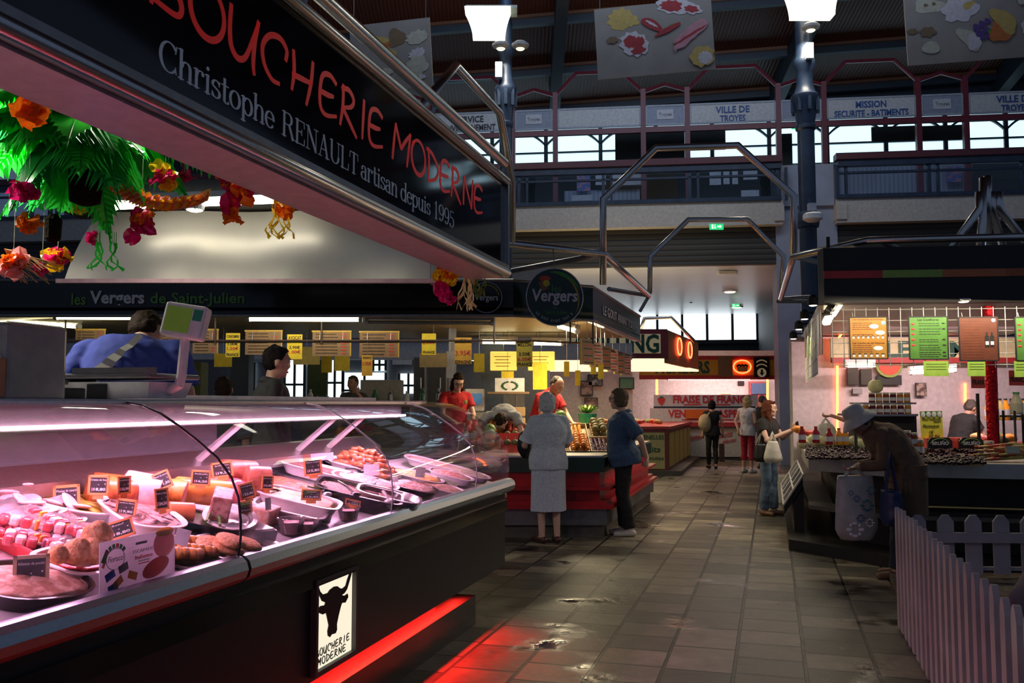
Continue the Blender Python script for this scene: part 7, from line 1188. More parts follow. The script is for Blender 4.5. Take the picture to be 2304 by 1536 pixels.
tube_light(at(1900, 822, 13.3), at(1968, 822, 13.3), 'white tube light left above the pink wall', 'tubes of the pink walled stall', .03, glow('fluorescent_warm', (1, .9, .55), 8)); tube_light(at(2045, 838, 12.8), at(2150, 832, 12.8), 'white tube light above the brown photo', 'tubes of the pink walled stall', .03, glow('fluorescent_warm', (1, .9, .55), 8)); tube_light(at(2010, 722, 12.4), at(2160, 724, 12.4), 'bluish tube light high behind the posters', 'tubes of the pink walled stall', .025, glow('fluorescent_blue', (.7, .8, 1), 5))
for px, py, l in ((2205, 856, 'left'), (2290, 850, 'right')): p = at(px, py, 11.5); k = 11.5 / FPX; t = thing('origin_card', 'red and black FRANCE card on the %s of the red foil pole' % l, 'price card', p); MB().box(p, (40 * k, .01, 34 * k)).build('card', mat('red_card', (.5, .06, .05), .5), t); MB().tube([p, V((p.x, p.y, 2.63))], .003, 4).build('cord', DSTEEL, t); MB().use(BLACKM).text('FRANCE', 36 * k, 12 * k, frame(p + V((0, -.007, -.02)), (1, 0, 0), UP), .003, bold=.03).build('print', None, t)
b = MB(); b.box((6.2, 12.6, .5), (3.2, .6, 1.0)); b.build('inner_counter', mat('red_inner_counter', (.30, .06, .05), .4), label='reddish inner counter in front of the man in black', cat='counter')
rr = random.Random(17)
for i in range(7): p = at(2228 + i * 12, 925, 12.4); bottle('oil_bottle', (JORG, BLACKM, mat('pale_oil', (.5, .42, .15), .2))[i % 3], BLACKM, 2185 + i * 13 + 40, 945, .05, .3, 'bottle in the row behind the red foil pole, %s from the left' % ('first', 'second', 'third', 'fourth', 'fifth', 'sixth', 'last')[i], 'bottles behind the foil pole', 12.4)
# ================================================================== PICKET FENCES AND PEN
FENW = mat('fence_white', (.46, .42, .42), .6, nz=(6, .12), bump=.15); FENG = mat('fence_grey', (.34, .34, .37), .6, nz=(6, .1))
E0 = V((2.67, 6.2, 0)); ED = -AX; fn = thing('picket_fence', 'white picket fence with rounded tips running along the aisle at lower right', 'fence', E0 + ED * 1.6)
def picket_poly(w, h, round_=True): return [(-w / 2, 0), (w / 2, 0)] + ([(w / 2, h - w * .8), (w * .36, h - w * .3), (w * .15, h), (-w * .15, h), (-w * .36, h - w * .3), (-w / 2, h - w * .8)] if round_ else [(w / 2, h - w * .42), (w * .2, h), (-w * .2, h), (-w / 2, h - w * .42)])
for i in range(25):
    q = E0 + ED * (.165 * i); MB().prism(picket_poly(.075, .81 + .008 * ((i * 7) % 3)), .024, frame(q + NX * .0 + UP * .02, ED, UP)).build('picket', FENW, fn)
for z in (.22, .62): b = MB(); b.hexa([E0 + NX * .028 + UP * z, E0 + ED * 4.1 + NX * .028 + UP * z, E0 + ED * 4.1 + NX * .055 + UP * z, E0 + NX * .055 + UP * z], [E0 + NX * .028 + UP * (z + .07), E0 + ED * 4.1 + NX * .028 + UP * (z + .07), E0 + ED * 4.1 + NX * .055 + UP * (z + .07), E0 + NX * .055 + UP * (z + .07)]); b.build('fence_rail', FENW, fn)
BY = 7.75; p0 = at(2046, 1200, BY); fb = thing('picket_fence', 'grey white back fence with wide clipped pickets in front of the steel edged counter', 'fence', (p0.x, BY, .1)); fd = V((1, -.05, 0)).normalized()
for i in range(7): MB().prism(picket_poly(.135, .50, False), .022, frame(V((p0.x + .07, BY, .09)) + fd * .232 * i, fd, UP)).build('picket', FENG, fb)
for z in (.36, .12): b = MB(); a = V((p0.x, BY + .0, z)); c = a + fd * 1.7; dn = fd.cross(UP); b.hexa([a + dn * .0 - dn * .03, c - dn * .03, c + dn * .0, a + dn * .0], [q + UP * (.085 if z > .2 else .03) for q in (a - dn * .03, c - dn * .03, c, a)]); b.v = [v + dn * .055 for v in b.v] if z > .2 else b.v; b.build('fence_rail', FENG, fb)
pc = [E0 + NX * .08, E0 + ED * 3.6 + NX * .08, V((5.2, 2.9, 0)), V((5.6, 7.9, 0)), V((p0.x - .1, 7.95, 0))]
MB().hexa(pc, [p + UP * .06 for p in pc]).build('pen_floor', spot('brown_litter', (.10, .075, .05), (.16, .13, .10), 12, .5, .9, .6), label='brown litter floor inside the picket fence pen', cat='pen floor')
rr = random.Random(3); b = MB()
for i in range(2600):
    u, v = rr.random() * 2.6, rr.random() * .75; q = E0 + ED * (.9 + u) + NX * (.12 + v); h = .06 + .28 * (1 - v / .75) ** .8 * rr.random() * min(1, u); a = rr.random() * 6.3; d = V((cos(a), sin(a), rr.uniform(-.4, .4))) * .02; e = V((-sin(a), cos(a), .3)) * .012; q = q + UP * h; b.add([q - d, q + e, q + d, q - e], [(0, 1, 2, 3)])
b.build('wood_shavings', mat('pale_shavings', (.50, .53, .56), .5), label='loose pale shavings heaped behind the near fence', cat='shavings', kind='stuff')
o = nub('grey_hen', mat('grey_feathers', (.16, .16, .17), .8), .14, 9, 1.2, .9, .85, .25); p = at(2300, 1345, 3.7); place(o, TR((p.x + .12, 3.7, p.z - .12))); o['label'] = 'grey feathery lump behind the fence at the right edge'; o['category'] = 'cushion'  # lump standing for a grey hen in the pen
# ================================================================== PAINTED BANNERS UNDER THE ROOF
CANV = mat('canvas_grey', (.34, .30, .265), .8, nz=(2, .1)); MEATP = mat('paint_meat', (.42, .035, .04), .7); FATW = mat('paint_white', (.66, .60, .62), .7); PYEL = mat('paint_yellow', (.60, .42, .12), .7); PBRN = mat('paint_brown', (.22, .14, .07), .7); PPNK = mat('paint_pink', (.60, .28, .32), .7); PPUR = mat('paint_purple', (.12, .06, .24), .7); PORG = mat('paint_orange', (.62, .18, .04), .7); PGRN = mat('paint_green', (.12, .28, .06), .7); PCRM = mat('paint_cream', (.55, .52, .40), .7)
def banner(lab, px, py, w, h, Y, slope, shapes):
    p = at(px, py, Y); k = Y / FPX; t = thing('hanging_banner', lab, 'banner', p, group='painted food banners under the roof'); X = frame(p, (1, -.12, -slope * .0 + slope), UP); MB().box((0, 0, 0), (w * k, h * k, .02), X).build('canvas', CANV, t); z = .011; b = MB()
    for m, cx, cy, rx, ry, a, sd in shapes:
        z += .0012; n = 20; b.use(m).prism([((cx - w / 2) * k + (cos(R(a)) * rx * cos(2 * PI * i / n) - sin(R(a)) * ry * sin(2 * PI * i / n)) * k * (1 + .16 * sin(sd * i + sd)), (h / 2 - cy) * k + (sin(R(a)) * rx * cos(2 * PI * i / n) + cos(R(a)) * ry * sin(2 * PI * i / n)) * k * (1 + .16 * cos(sd * i))) for i in range(n)], .001, X @ M4.Translation((0, 0, z)))
    b.build('painted_food', None, t)
    for s_ in (-.45, .45): q = X @ V((w * k * s_, h * k / 2, 0)); MB().tube([q, V((q.x, q.y, roof_z(q.y) - .05))], .008, 4).build('hanging_wire', DSTEEL, t)
banner('middle painted banner with meat cuts and a yellow chicken', 1472, 88, 268, 168, 17, .05, [(PYEL, 60, 30, 30, 26, 10, 3), (PYEL, 82, 34, 20, 14, -20, 2), (FATW, 185, 10, 42, 20, -10, 4), (MEATP, 178, 10, 26, 13, -10, 3), (FATW, 222, 22, 24, 12, -15, 2), (MEATP, 222, 22, 16, 8, -15, 2), (FATW, 88, 92, 34, 28, -30, 3), (MEATP, 80, 86, 16, 15, 0, 4), (MEATP, 98, 88, 14, 12, 20, 3), (MEATP, 96, 108, 16, 9, 10, 2), (PBRN, 38, 78, 13, 8, 0, 2), (MEATP, 132, 50, 30, 11, -35, 6), (PGRN, 172, 62, 26, 6, 25, 5), (MEATP, 165, 66, 30, 7, 25, 7), (FATW, 130, 48, 16, 3, -35, 3), (PPNK, 215, 78, 46, 13, 30, 6), (PPNK, 205, 96, 36, 8, 40, 5), (MEATP, 215, 84, 40, 3, 28, 2), (PYEL, 240, 136, 28, 24, 10, 4), (FATW, 246, 140, 16, 15, 0, 3)])
banner('right painted banner with cheeses, grapes and nuts', 2176, 62, 272, 160, 16.6, .035, [(PCRM, 55, 22, 34, 18, -5, 1), (PBRN, 48, 20, 5, 4, 0, 1), (PBRN, 66, 18, 4, 4, 0, 1), (FATW, 122, 36, 40, 30, 8, 2), (PYEL, 142, 28, 14, 8, 30, 1), (PCRM, 138, 108, 16, 34, 40, 1), (FATW, 148, 116, 15, 20, 0, 1), (PBRN, 14, 80, 12, 7, 0, 2), (PBRN, 48, 84, 18, 12, 0, 2), (PCRM, 52, 122, 20, 15, 0, 6), (PPUR, 155, 82, 8, 8, 0, 1), (PPUR, 168, 76, 8, 8, 0, 1), (PPUR, 175, 90, 8, 8, 0, 1), (PPUR, 160, 96, 8, 8, 0, 1), (PPUR, 180, 70, 7, 7, 0, 1), (PPUR, 168, 106, 8, 8, 0, 1), (PPUR, 184, 104, 8, 8, 0, 1), (PGRN, 186, 94, 8, 6, 0, 2), (PORG, 208, 92, 24, 32, -20, 1), (PYEL, 216, 72, 18, 38, 38, 1), (FATW, 268, 90, 16, 22, 0, 2), (PCRM, 262, 22, 18, 14, 20, 1)])
banner('left painted banner with breads, half hidden behind the fascia rails', 880, 126, 190, 162, 17.4, .06, [(PORG, 75, 48, 34, 11, -12, 4), (PYEL, 68, 40, 26, 8, -10, 3), (PBRN, 110, 40, 20, 22, 0, 1), (PCRM, 158, 44, 26, 16, 12, 3), (FATW, 156, 82, 20, 12, 20, 3), (PCRM, 156, 110, 24, 24, 0, 2), (PYEL, 85, 70, 28, 8, -20, 5), (PCRM, 84, 118, 14, 9, 0, 2), (FATW, 165, 138, 8, 6, 0, 1)])
# ================================================================== PALM AND PAPER FLOWERS UNDER THE CANOPY
PALMG = plastic('palm_plastic', (.03, .50, .05), .6); PALMD = plastic('palm_plastic_dark', (.018, .34, .06), .55); PALMY = plastic('palm_plastic_yellow', (.40, .55, .02), .5); FO = plastic('crepe_orange', (.95, .20, .01), .4, .35); FM = plastic('crepe_magenta', (.75, .01, .18), .4, .35); FY = plastic('crepe_yellow', (.95, .58, .01), .4, .35); FP = plastic('crepe_pink', (.90, .35, .35), .4, .35); COCO = mat('coconut_fibre', (.014, .007, .004), .9, nz=(60, .5), bump=1, spec=.08)
PY = 4.55; hub = at(188, 268, PY)
palm = thing('plastic_palm', 'shiny green plastic palm hanging under the canopy at upper left', 'palm', at(188, 420, PY))
MB().tube([at(186, 262, PY), at(188, 320, PY), at(192, 368, PY)], [.026, .022, .03], 10).build('stem', mat('palm_stem', (.09, .035, .012), .7, bump=.5), palm, smooth=True)
rr = random.Random(2); b = MB(); b.lathe([(.03, .0), (.075, .02), (.085, .12), (.075, .21), (.04, .24)], at(190, 462, PY), 16); b.v = [p + V((rr.uniform(-.006, .006), rr.uniform(-.006, .006), 0)) for p in b.v]; b.build('fibre_trunk', COCO, palm, smooth=True)
q0 = at(352, 470, PY); b = MB(); b.lathe([(.02, 0), (.04, .02), (.045, .12), (.02, .15)], at(118, 545, PY + .1), 12); b.build('fibre_trunk', COCO, palm)
def frond(px, py, Y, droop, m, n=26, lw=.30, twist=0, start=None):
    s0 = start or hub; e = at(px, py, Y); mid = (s0 + e) / 2 + UP * droop; ps = []; b = MB()
    for i in range(n + 1): u = i / n; ps.append(s0 * (1 - u) ** 2 + mid * 2 * u * (1 - u) + e * u * u)
    for i in range(2, n):
        p = ps[i]; d = (ps[i + 1] - ps[i - 1]).normalized(); side = d.cross(UP).normalized(); up = side.cross(d); l = lw * sin(PI * min(1, .15 + i / n * .95)) ** .7 * rr.uniform(.85, 1.1)
        for s in (-1, 1):
            w = d * .026; o = side * s; a = p + o * .004; b1 = p + o * l * .5 + up * l * .10 - UP * l * .12 + d * l * .16; c = p + o * l * .85 - UP * l * .62 + d * l * .34 + V((rr.uniform(-.02, .02), rr.uniform(-.02, .02), 0))
            b.add([a - w, a + w, b1 + w * 1.05, b1 - w * 1.05, c], [(0, 1, 2, 3), (3, 2, 4)])
    b.build('frond', m, palm); MB().tube(ps, [.012 * (1 - .8 * i / n) for i in range(n + 1)], 6).build('frond_rib', m, palm)
for px, py, Y, dr, m, lw in ((545, 440, 4.9, .32, PALMG, .24), (430, 330, 5.3, .22, PALMY, .22), (-60, 235, 4.0, .22, PALMG, .26), (60, 330, 3.9, .12, PALMG, .24), (20, 480, 4.2, .15, PALMD, .22), (270, 455, 4.1, .12, PALMD, .24), (130, 500, 4.7, .10, PALMG, .22), (250, 560, 5.0, .14, PALMG, .17), (-40, 420, 4.6, .2, PALMG, .24), (330, 420, 5.2, .16, PALMD, .22), (100, 420, 5.2, .2, PALMD, .22), (280, 235, 5.4, .16, PALMG, .18), (-90, 330, 4.3, .25, PALMD, .26), (390, 250, 5.6, .25, PALMY, .20), (180, 400, 3.9, .10, PALMG, .2), (90, 250, 5.3, .22, PALMD, .22), (-20, 520, 4.3, .12, PALMG, .2), (440, 470, 5.1, .2, PALMG, .2), (150, 330, 3.8, .14, PALMD, .22)): frond(px, py, Y, dr, m, 26, lw)
r2 = random.Random(44)
for i in range(16): frond(r2.uniform(-90, 330), r2.uniform(240, 560), r2.uniform(4.0, 5.2), r2.uniform(.06, .3), (PALMG, PALMD, PALMG)[i % 3], 22, r2.uniform(.16, .24))
def paper_flower(px, py, Y, r, cols, lab, seed, elong=1.0, n=9):
    t = thing('paper_flower', lab, 'paper flower', at(px, py, Y), group='crepe paper flowers under the canopy'); rr = random.Random(seed); c = at(px, py, Y)
    for k, m in enumerate(cols):
        b = MB()
        for i in range(n):
            a = rr.random() * 6.3; el = rr.uniform(-.9, .7); d = V((cos(a) * cos(el), sin(a) * cos(el) * .6, sin(el) * elong)); l = r * rr.uniform(.6, 1.1); s = d.cross(V((rr.uniform(-1, 1), rr.uniform(-1, 1), rr.uniform(-1, 1)))).normalized(); f = d.cross(s); off = V((rr.uniform(-.3, .3), 0, rr.uniform(-.4, .4) * elong)) * r * (k + .3)
            g = []
            for u in range(5):
                row = []
                for v in range(4): w = (v / 3 - .5) * r * (.35 + .75 * sin(PI * min(1, .2 + u / 4 * .75))); row.append(c + off + d * l * u / 4 + s * w + f * (r * .20 * sin(u * 1.7 + v * 2.6 + i) + .10 * r * rr.uniform(-1, 1)))
                g.append(row)
            b.sheet(g)
        b.build('petals', m, t)
    if Y < 6.5: MB().tube([c, V((c.x, c.y, 3.25))], .0015, 4).build('string', mat('pale_string', (.5, .5, .45), .7), t)
for i, a in enumerate(((72, 240, 3.7, .105, (FO,), 'large orange paper flower on the left palm frond', 1.2), (55, 432, 4.1, .085, (FM,), 'magenta paper flower at the left, under the fronds', 1), (62, 500, 4.3, .08, (FO,), 'orange paper flower below the magenta one at the left', 1), (318, 500, 4.6, .08, (FO, FM), 'orange and magenta paper flower hanging below the garland', 1.3), (372, 395, 4.6, .08, (FM, FY), 'magenta and yellow paper flower in the middle of the palm', 1), (535, 420, 4.9, .10, (FM, FO), 'magenta and orange flower at the tip of the right frond', 1.7), (528, 480, 4.95, .07, (FO,), 'orange flower below the tip of the right frond', 1.2), (648, 455, 5.3, .085, (FY, FO), 'yellow paper flower with trailing strips under the soffit', 1.4), (205, 535, 4.9, .06, (FM,), 'small magenta flower low beside the palm', 1), (130, 575, 4.8, .08, (FM, FY), 'yellow and magenta flower at the low left', 1), (30, 590, 4.5, .09, (FO, FP), 'orange pink flower in the lower left corner', 1), (1010, 610, 7.2, .13, (FO, FY), 'orange and yellow cluster at the right end of the canopy', 1), (1000, 660, 7.2, .11, (FM,), 'magenta crepe flower hanging at the right end of the canopy', 1.6), (180, 468, 4.9, .06, (FY,), 'small yellow flower behind the fibre trunk', 1), (415, 395, 5.0, .06, (FM,), 'small magenta flower behind the right frond', 1), (95, 605, 4.6, .05, (FM,), 'magenta scrap flower at the bottom of the decoration', 1))): paper_flower(*a[:6], 20 + i, a[6])
def streamer(px, py, Y, l, m, n, lab, seed):
    rr = random.Random(seed); b = MB(); p = at(px, py, Y)
    for i in range(n):
        q = p + V((rr.uniform(-.05, .05), rr.uniform(-.03, .03), 0)); b.tube([q, q + UP * .06], .002, 4); g = [[q + V((.03 * sin(u * .9 + i) * u * .3 + s * .006, 0, -l * u / 6 * rr.uniform(.9, 1.05))) for s in (-1, 1)] for u in range(7)]; b.sheet(g)
    b.build('paper_strips', m, label=lab, cat='streamer')
streamer(632, 470, 5.3, .18, FY, 9, 'yellow paper strips trailing from the yellow flower', 1); streamer(1050, 600, 7.2, .35, plastic('straw_strips', (.75, .50, .25), .2, .6), 9, 'straw strips hanging at the right end of the canopy', 2); streamer(1075, 600, 7.25, .25, plastic('dry_green', (.12, .20, .03), .2, .6), 8, 'green strips hanging beside the straw strips', 3); streamer(240, 545, 4.9, .16, PALMG, 7, 'bright green strip hanging before the steel hood', 4)
# garland
gp_ = [at(px, py, Y) for px, py, Y in ((250, 402, 4.5), (285, 432, 4.5), (330, 452, 4.5), (385, 460, 4.6), (440, 452, 4.7), (465, 440, 4.8))]; gp2 = []
for i in range(len(gp_) - 1):
    for k in range(9): gp2.append(gp_[i].lerp(gp_[i + 1], k / 9))
t = thing('paper_garland', 'twisted garland of orange, pink and yellow paper in front of the palm', 'garland', gp_[2])
for j, m in enumerate((FO, FP, FY)):
    b = MB()
    for i, p in enumerate(gp2):
        if i % 3 != j: continue
        for k in range(4): a = i * 1.1 + k * 1.57; d = V((.3 * cos(a), sin(a) * .7, cos(a))) * .034; s = V((.02, .004, .006)); b.add([p - s, p + s, p + d + s * 1.2 + V((0, -.01, 0)), p + d - s * 1.2], [(0, 1, 2, 3)])
        b.ell(p, .014, n=7, k=5)
    b.build('paper_petals', m, t)
b = MB(); rr = random.Random(9)
for i in range(40): q = at(10, 560, 4.5); e = at(rr.uniform(40, 135), rr.uniform(590, 640), 4.6); b.tube([q, (q + e) / 2 + UP * rr.uniform(-.02, .03), e + V((0, rr.uniform(-.1, .1), 0))], .0025, 4)
b.build('dry_grass_spray', mat('dry_straw', (.55, .30, .14), .7), label='spray of dry straw at the lower left under the canopy', cat='straw spray', kind='stuff')
# ================================================================== PEOPLE
SKIN = mat('skin', (.56, .31, .22), .5, nz=(8, .06)); SKINP = mat('skin_pale', (.62, .38, .30), .5, nz=(8, .06)); EYEW = mat('eye_white', (.45, .42, .40), .4); EYED = mat('eye_dark', (.02, .015, .01), .2); LIPS = mat('lip', (.42, .13, .11), .5)
def hair_m(n, c): return mat('hair_' + n, c, .7, nz=(70, .35), bump=.6, spec=.15)
BASE = dict(pel=(0, 0, .94), wai=(0, .005, 1.09), che=(0, -.005, 1.27), nec=(0, -.01, 1.425), hea=(0, .025, 1.59), shL=(-.175, -.01, 1.385), shR=(.175, -.01, 1.385), elL=(-.215, -.03, 1.12), elR=(.215, -.03, 1.12), wrL=(-.22, .06, .88), wrR=(.22, .06, .88), hipL=(-.09, 0, .91), hipR=(.09, 0, .91), knL=(-.095, .015, .50), knR=(.095, .015, .50), anL=(-.10, -.02, .085), anR=(.10, -.02, .085), face=(0, 1, -.08), hup=(0, .05, 1), toeL=(-.12, 1, 0), toeR=(.12, 1, 0), hdL=(0, .1, -1), hdR=(0, .1, -1))
class Person:
    def __init__(s, label, px, py, Y, h, rzd, vox=.010, skin=None, base_z=0.0, girth=1.0, **J):
        k = h / 1.70; s.k = k; s.g = girth; p = at(px, py, Y); s.loc = V((p.x, Y, base_z)); s.vox = vox; s.skin = skin or SKIN
        s.root = thing('person', label, 'person', s.loc, R(rzd)); s.X = WM[s.root.name] @ M4.Scale(k, 4); q = dict(BASE); q.update(J); s.J = {a: V(c) for a, c in q.items()}
        f = s.J['face'].normalized(); u = s.J['hup']; x = f.cross(u).normalized(); u = x.cross(f); c = s.J['hea']; s.H = M4(((x.x, f.x, u.x, c.x), (x.y, f.y, u.y, c.y), (x.z, f.z, u.z, c.z), (0, 0, 0, 1)))
    def out(s, b, name, m, **kw):
        b.v = [s.X @ p for p in b.v]; return b.build(name, m, s.root, **kw)
    def torso(s, b, off=0, lo=0, hi=1, flare=0, n=20):
        J = s.J; sp = [J['pel'] - (J['wai'] - J['pel']) * .75, J['pel'], J['wai'], J['che'], J['che'].lerp(J['nec'], .62), J['nec'], J['nec'] + (J['nec'] - J['che']) * .2]; hx = (J['hipR'] - J['hipL']).normalized(); sx = (J['shR'] - J['shL']).normalized()
        rx = [.150, .165, .138, .162, .158, .078, .052]; ry = [.100, .112, .098, .118, .098, .062, .05]; rs = []; N = 26
        for i in range(N + 1):
            u = lo + (hi - lo) * i / N; f = u * (len(sp) - 1); a = min(int(f), len(sp) - 2); w = f - a; cr = lambda L: L[a] + (L[a + 1] - L[a]) * w
            p0, p1, p2, p3 = sp[max(0, a - 1)], sp[a], sp[a + 1], sp[min(len(sp) - 1, a + 2)]
            c = .5 * (2 * p1 + (p2 - p0) * w + (2 * p0 - 5 * p1 + 4 * p2 - p3) * w * w + (3 * p1 - p0 - 3 * p2 + p3) * w ** 3); d = (p2 - p1).lerp(p3 - p2 if a + 2 < len(sp) else p2 - p1, w * .5).normalized()
            x = hx.lerp(sx, min(1, u * 1.3)).normalized(); y = d.cross(x).normalized(); x = y.cross(d); e = off + flare * max(0, 1 - (u - lo) / .45); g = s.g if u < .62 else 1 + (s.g - 1) * .4
            rs.append([c + x * cos(2 * PI * q / n) * (cr(rx) * g + e) + y * sin(2 * PI * q / n) * (cr(ry) * g + e) for q in range(n)])
        return b.rings(rs)
    def hand(s, b, W_, side, curl=.5):
        J = s.J; d = J['hd' + side].normalized(); e = (J['wr' + side] - J['el' + side]).normalized(); n = d.cross(V((1, 0, 0)) if abs(d.x) < .8 else V((0, 0, 1))).normalized(); w = n.cross(d).normalized(); sg = -1 if side == 'L' else 1; n = n if n.y * sg > -2 else -n
        c = W_ + d * .045; X = M4(((w.x, d.x, n.x, c.x), (w.y, d.y, n.y, c.y), (w.z, d.z, n.z, c.z), (0, 0, 0, 1))); b.ell((0, 0, 0), (.040, .052, .017), X)
        for i in range(4):
            l = (.068, .078, .074, .058)[i]; o = (-.031 + .021 * i); a0 = V((o, .040, 0)); a1 = a0 + V((o * .1, cos(curl * .8), -sin(curl * .8))) * l * .5; a2 = a1 + V((0, cos(curl * 1.9), -sin(curl * 1.9))) * l * .5; b.cap(X @ a0, X @ a1, .009, .0085, 8); b.cap(X @ a1, X @ a2, .0085, .0072, 8)
        a0 = V((-.032, -.018, 0)); a1 = V((-.058, .012, -.014)); a2 = V((-.056, .040, -.026)); b.cap(X @ a0, X @ a1, .012, .010, 8); b.cap(X @ a1, X @ a2, .010, .008, 8)
    def body(s, curl=.5):
        J = s.J; b = MB(); s.torso(b, -.012)
        for q in 'LR':
            b.cap(J['nec'].lerp(J['sh' + q], .35), J['sh' + q], .05, .054); b.cap(J['sh' + q], J['el' + q], .050, .038); b.cap(J['el' + q], J['wr' + q], .040, .026); s.hand(b, J['wr' + q], q, curl)
            b.cap(J['hip' + q], J['kn' + q], .088, .056); b.cap(J['kn' + q], J['kn' + q].lerp(J['an' + q], .35), .054, .054); b.cap(J['kn' + q].lerp(J['an' + q], .3), J['an' + q], .054, .036)
            t = J['toe' + q].normalized(); a = J['an' + q]; b.cap(a + V((0, 0, -.045)) - t * .04, a + V((0, 0, -.055)) + t * .13, .034, .026); b.cap(a, a + V((0, 0, -.04)) + t * .04, .038, .032)
        b.cap(J['nec'] - (J['hea'] - J['nec']) * .2, J['hea'] - (J['hea'] - J['nec']) * .25, .057, .054)
        H = s.H; b.ell((0, 0, .015), (.076, .096, .102), H, 20, 14); b.ell((0, .026, -.062), (.056, .066, .062), H, 18, 12); b.ell((0, .066, -.098), (.028, .026, .02), H); b.cap(H @ V((0, .091, .014)), H @ V((0, .104, -.026)), .008, .0115, 8); b.ell((0, .088, .034), (.05, .016, .012), H)
        for q in (-1, 1): b.ell((q * .079, -.004, -.012), (.011, .022, .032), H, 10, 8); b.ell((q * .042, .064, -.03), (.026, .026, .022), H)
        s.out(b, 'body', s.skin, remesh=s.vox * s.k, sm=5)
        e = MB(); m2 = MB(); br = MB(); mo = MB()
        for q in (-1, 1): e.ell((q * .033, .088, .010), (.0145, .009, .008), H, 10, 8); m2.ell((q * .033, .0955, .010), (.0068, .0035, .0068), H, 8, 6); br.cap(H @ V((q * .018, .099, .031)), H @ V((q * .05, .090, .033)), .004, .003, 6)
        mo.ell((0, .090, -.070), (.024, .010, .0075), H, 12, 8)
        for bb, nm, m in ((e, 'eye_whites', EYEW), (m2, 'pupils', EYED), (br, 'eyebrows', s.hairm if hasattr(s, 'hairm') else EYED), (mo, 'mouth', LIPS)): s.out(bb, nm, m, smooth=True)
        return s
    def hair(s, kind, m):
        s.hairm = m; H = s.H; b = MB(); E = lambda c, r: b.ell(c, r, H, 18, 12)
        if kind == 'balding': E((0, -.030, -.005), (.082, .076, .052)); E((0, -.024, .03), (.081, .082, .09))
        else:
            E((0, -.020, .030), (.084, .094, .100)); E((0, -.034, -.005), (.083, .072, .075))
            if kind == 'short': E((0, .034, .092), (.056, .044, .026))
            if kind in ('bob', 'long', 'full'): E((0, -.036, -.030), (.092, .080, .092)); E((0, .018, .078), (.070, .06, .034)); [E((q * .072, .0, -.02), (.024, .048, .08)) for q in (-1, 1)]
            if kind == 'full': E((0, -.03, .02), (.10, .10, .10))
            if kind == 'bob': [E((q * .070, -.005, -.085), (.028, .048, .06)) for q in (-1, 1)]; E((0, -.06, -.08), (.07, .04, .06))
            if kind == 'long': b.cap(H @ V((0, -.06, -.05)), H @ V((.03, -.07, -.26)), .075, .04); b.cap(H @ V((.068, -.01, -.06)), H @ V((.08, .04, -.27)), .034, .022); b.cap(H @ V((-.068, -.01, -.06)), H @ V((-.08, .02, -.24)), .032, .02)
        s.out(b, 'hair', m, remesh=.009 * s.k, sm=3, disp=(.022, .035)); return s
    def top(s, name, m, sl=.55, off=.016, lo=.05, hi=.86, flare=.012, cuff=.062, collar=False, vox=.011, smooth=5):   # sl: 0 none, .5 to mid upper arm, 1 elbow, 2 wrist
        J = s.J; b = MB(); s.torso(b, off, lo, hi, flare)
        for q in 'LR':
            sh, el, wr = J['sh' + q], J['el' + q], J['wr' + q]
            if sl > 0: b.cap(J['nec'].lerp(sh, .4), sh, .054, .062); b.cap(sh, sh.lerp(el, min(1, sl)), .064, cuff if sl <= 1 else .052, flat=False) if sl > 1 else b.tube([sh - (el - sh) * .1, sh, sh.lerp(el, sl)], [.05, .066, cuff], 14)
            if sl > 1: b.tube([el, el.lerp(wr, sl - 1)], [.052, .046], 14); b.ell(el, .052)
        s.out(b, name, m, remesh=vox * s.k, sm=smooth, disp=(.022, .09))
        if collar:
            c = J['nec']; d = (J['hea'] - J['nec']).normalized(); sx = (J['shR'] - J['shL']).normalized(); y = d.cross(sx).normalized(); b = MB(); b.rings([[c + d * z + sx * cos(2 * PI * q / 20) * r * 1.15 + y * sin(2 * PI * q / 20) * r for q in range(20)] for r, z in ((.096, -.012), (.088, .008), (.074, .034), (.068, .030), (.08, -.01))]); s.out(b, 'collar', m, smooth=True)
        return s
    def trousers(s, m, name='trousers', end=1.0, w=.012, cuff=.060, vox=.011):
        J = s.J; b = MB(); s.torso(b, w, .02, .36)
        for q in 'LR':
            hp, kn, an = J['hip' + q], J['kn' + q], J['an' + q]; b.cap(hp + V((0, 0, .02)), kn, .098 * (1 + (s.g - 1) * .6) + w * .3, .064 + w); e = kn.lerp(an, end - .03); b.cap(kn, kn.lerp(e, .4), .064 + w, .062 + w); b.tube([kn.lerp(e, .3), e], [.062 + w, cuff + w * .5], 14)
        s.out(b, name, m, remesh=vox * s.k, sm=4, disp=(.022, .09)); return s
    def skirt(s, m, z1=.36, w0=.155, w1=.215, top_z=.98, pleat=.010):
        c = s.J['pel']; rs = []; n = 48
        for i in range(14): u = i / 13; z = top_z + (z1 - top_z) * u; k = w0 * s.g + (w1 - w0 * s.g) * u ** .8; rs.append([V((c.x + cos(2 * PI * q / n) * (k + pleat * u * sin(q * PI / 4 + u)), c.y + sin(2 * PI * q / n) * (k * .72 + pleat * u * cos(q * PI / 4)), z)) for q in range(n)])
        rs.append([V((c.x + (p.x - c.x) * .93, c.y + (p.y - c.y) * .93, p.z + .02)) for p in rs[-1]]); b = MB(); b.rings(rs); s.out(b, 'skirt', m, smooth='auto'); return s
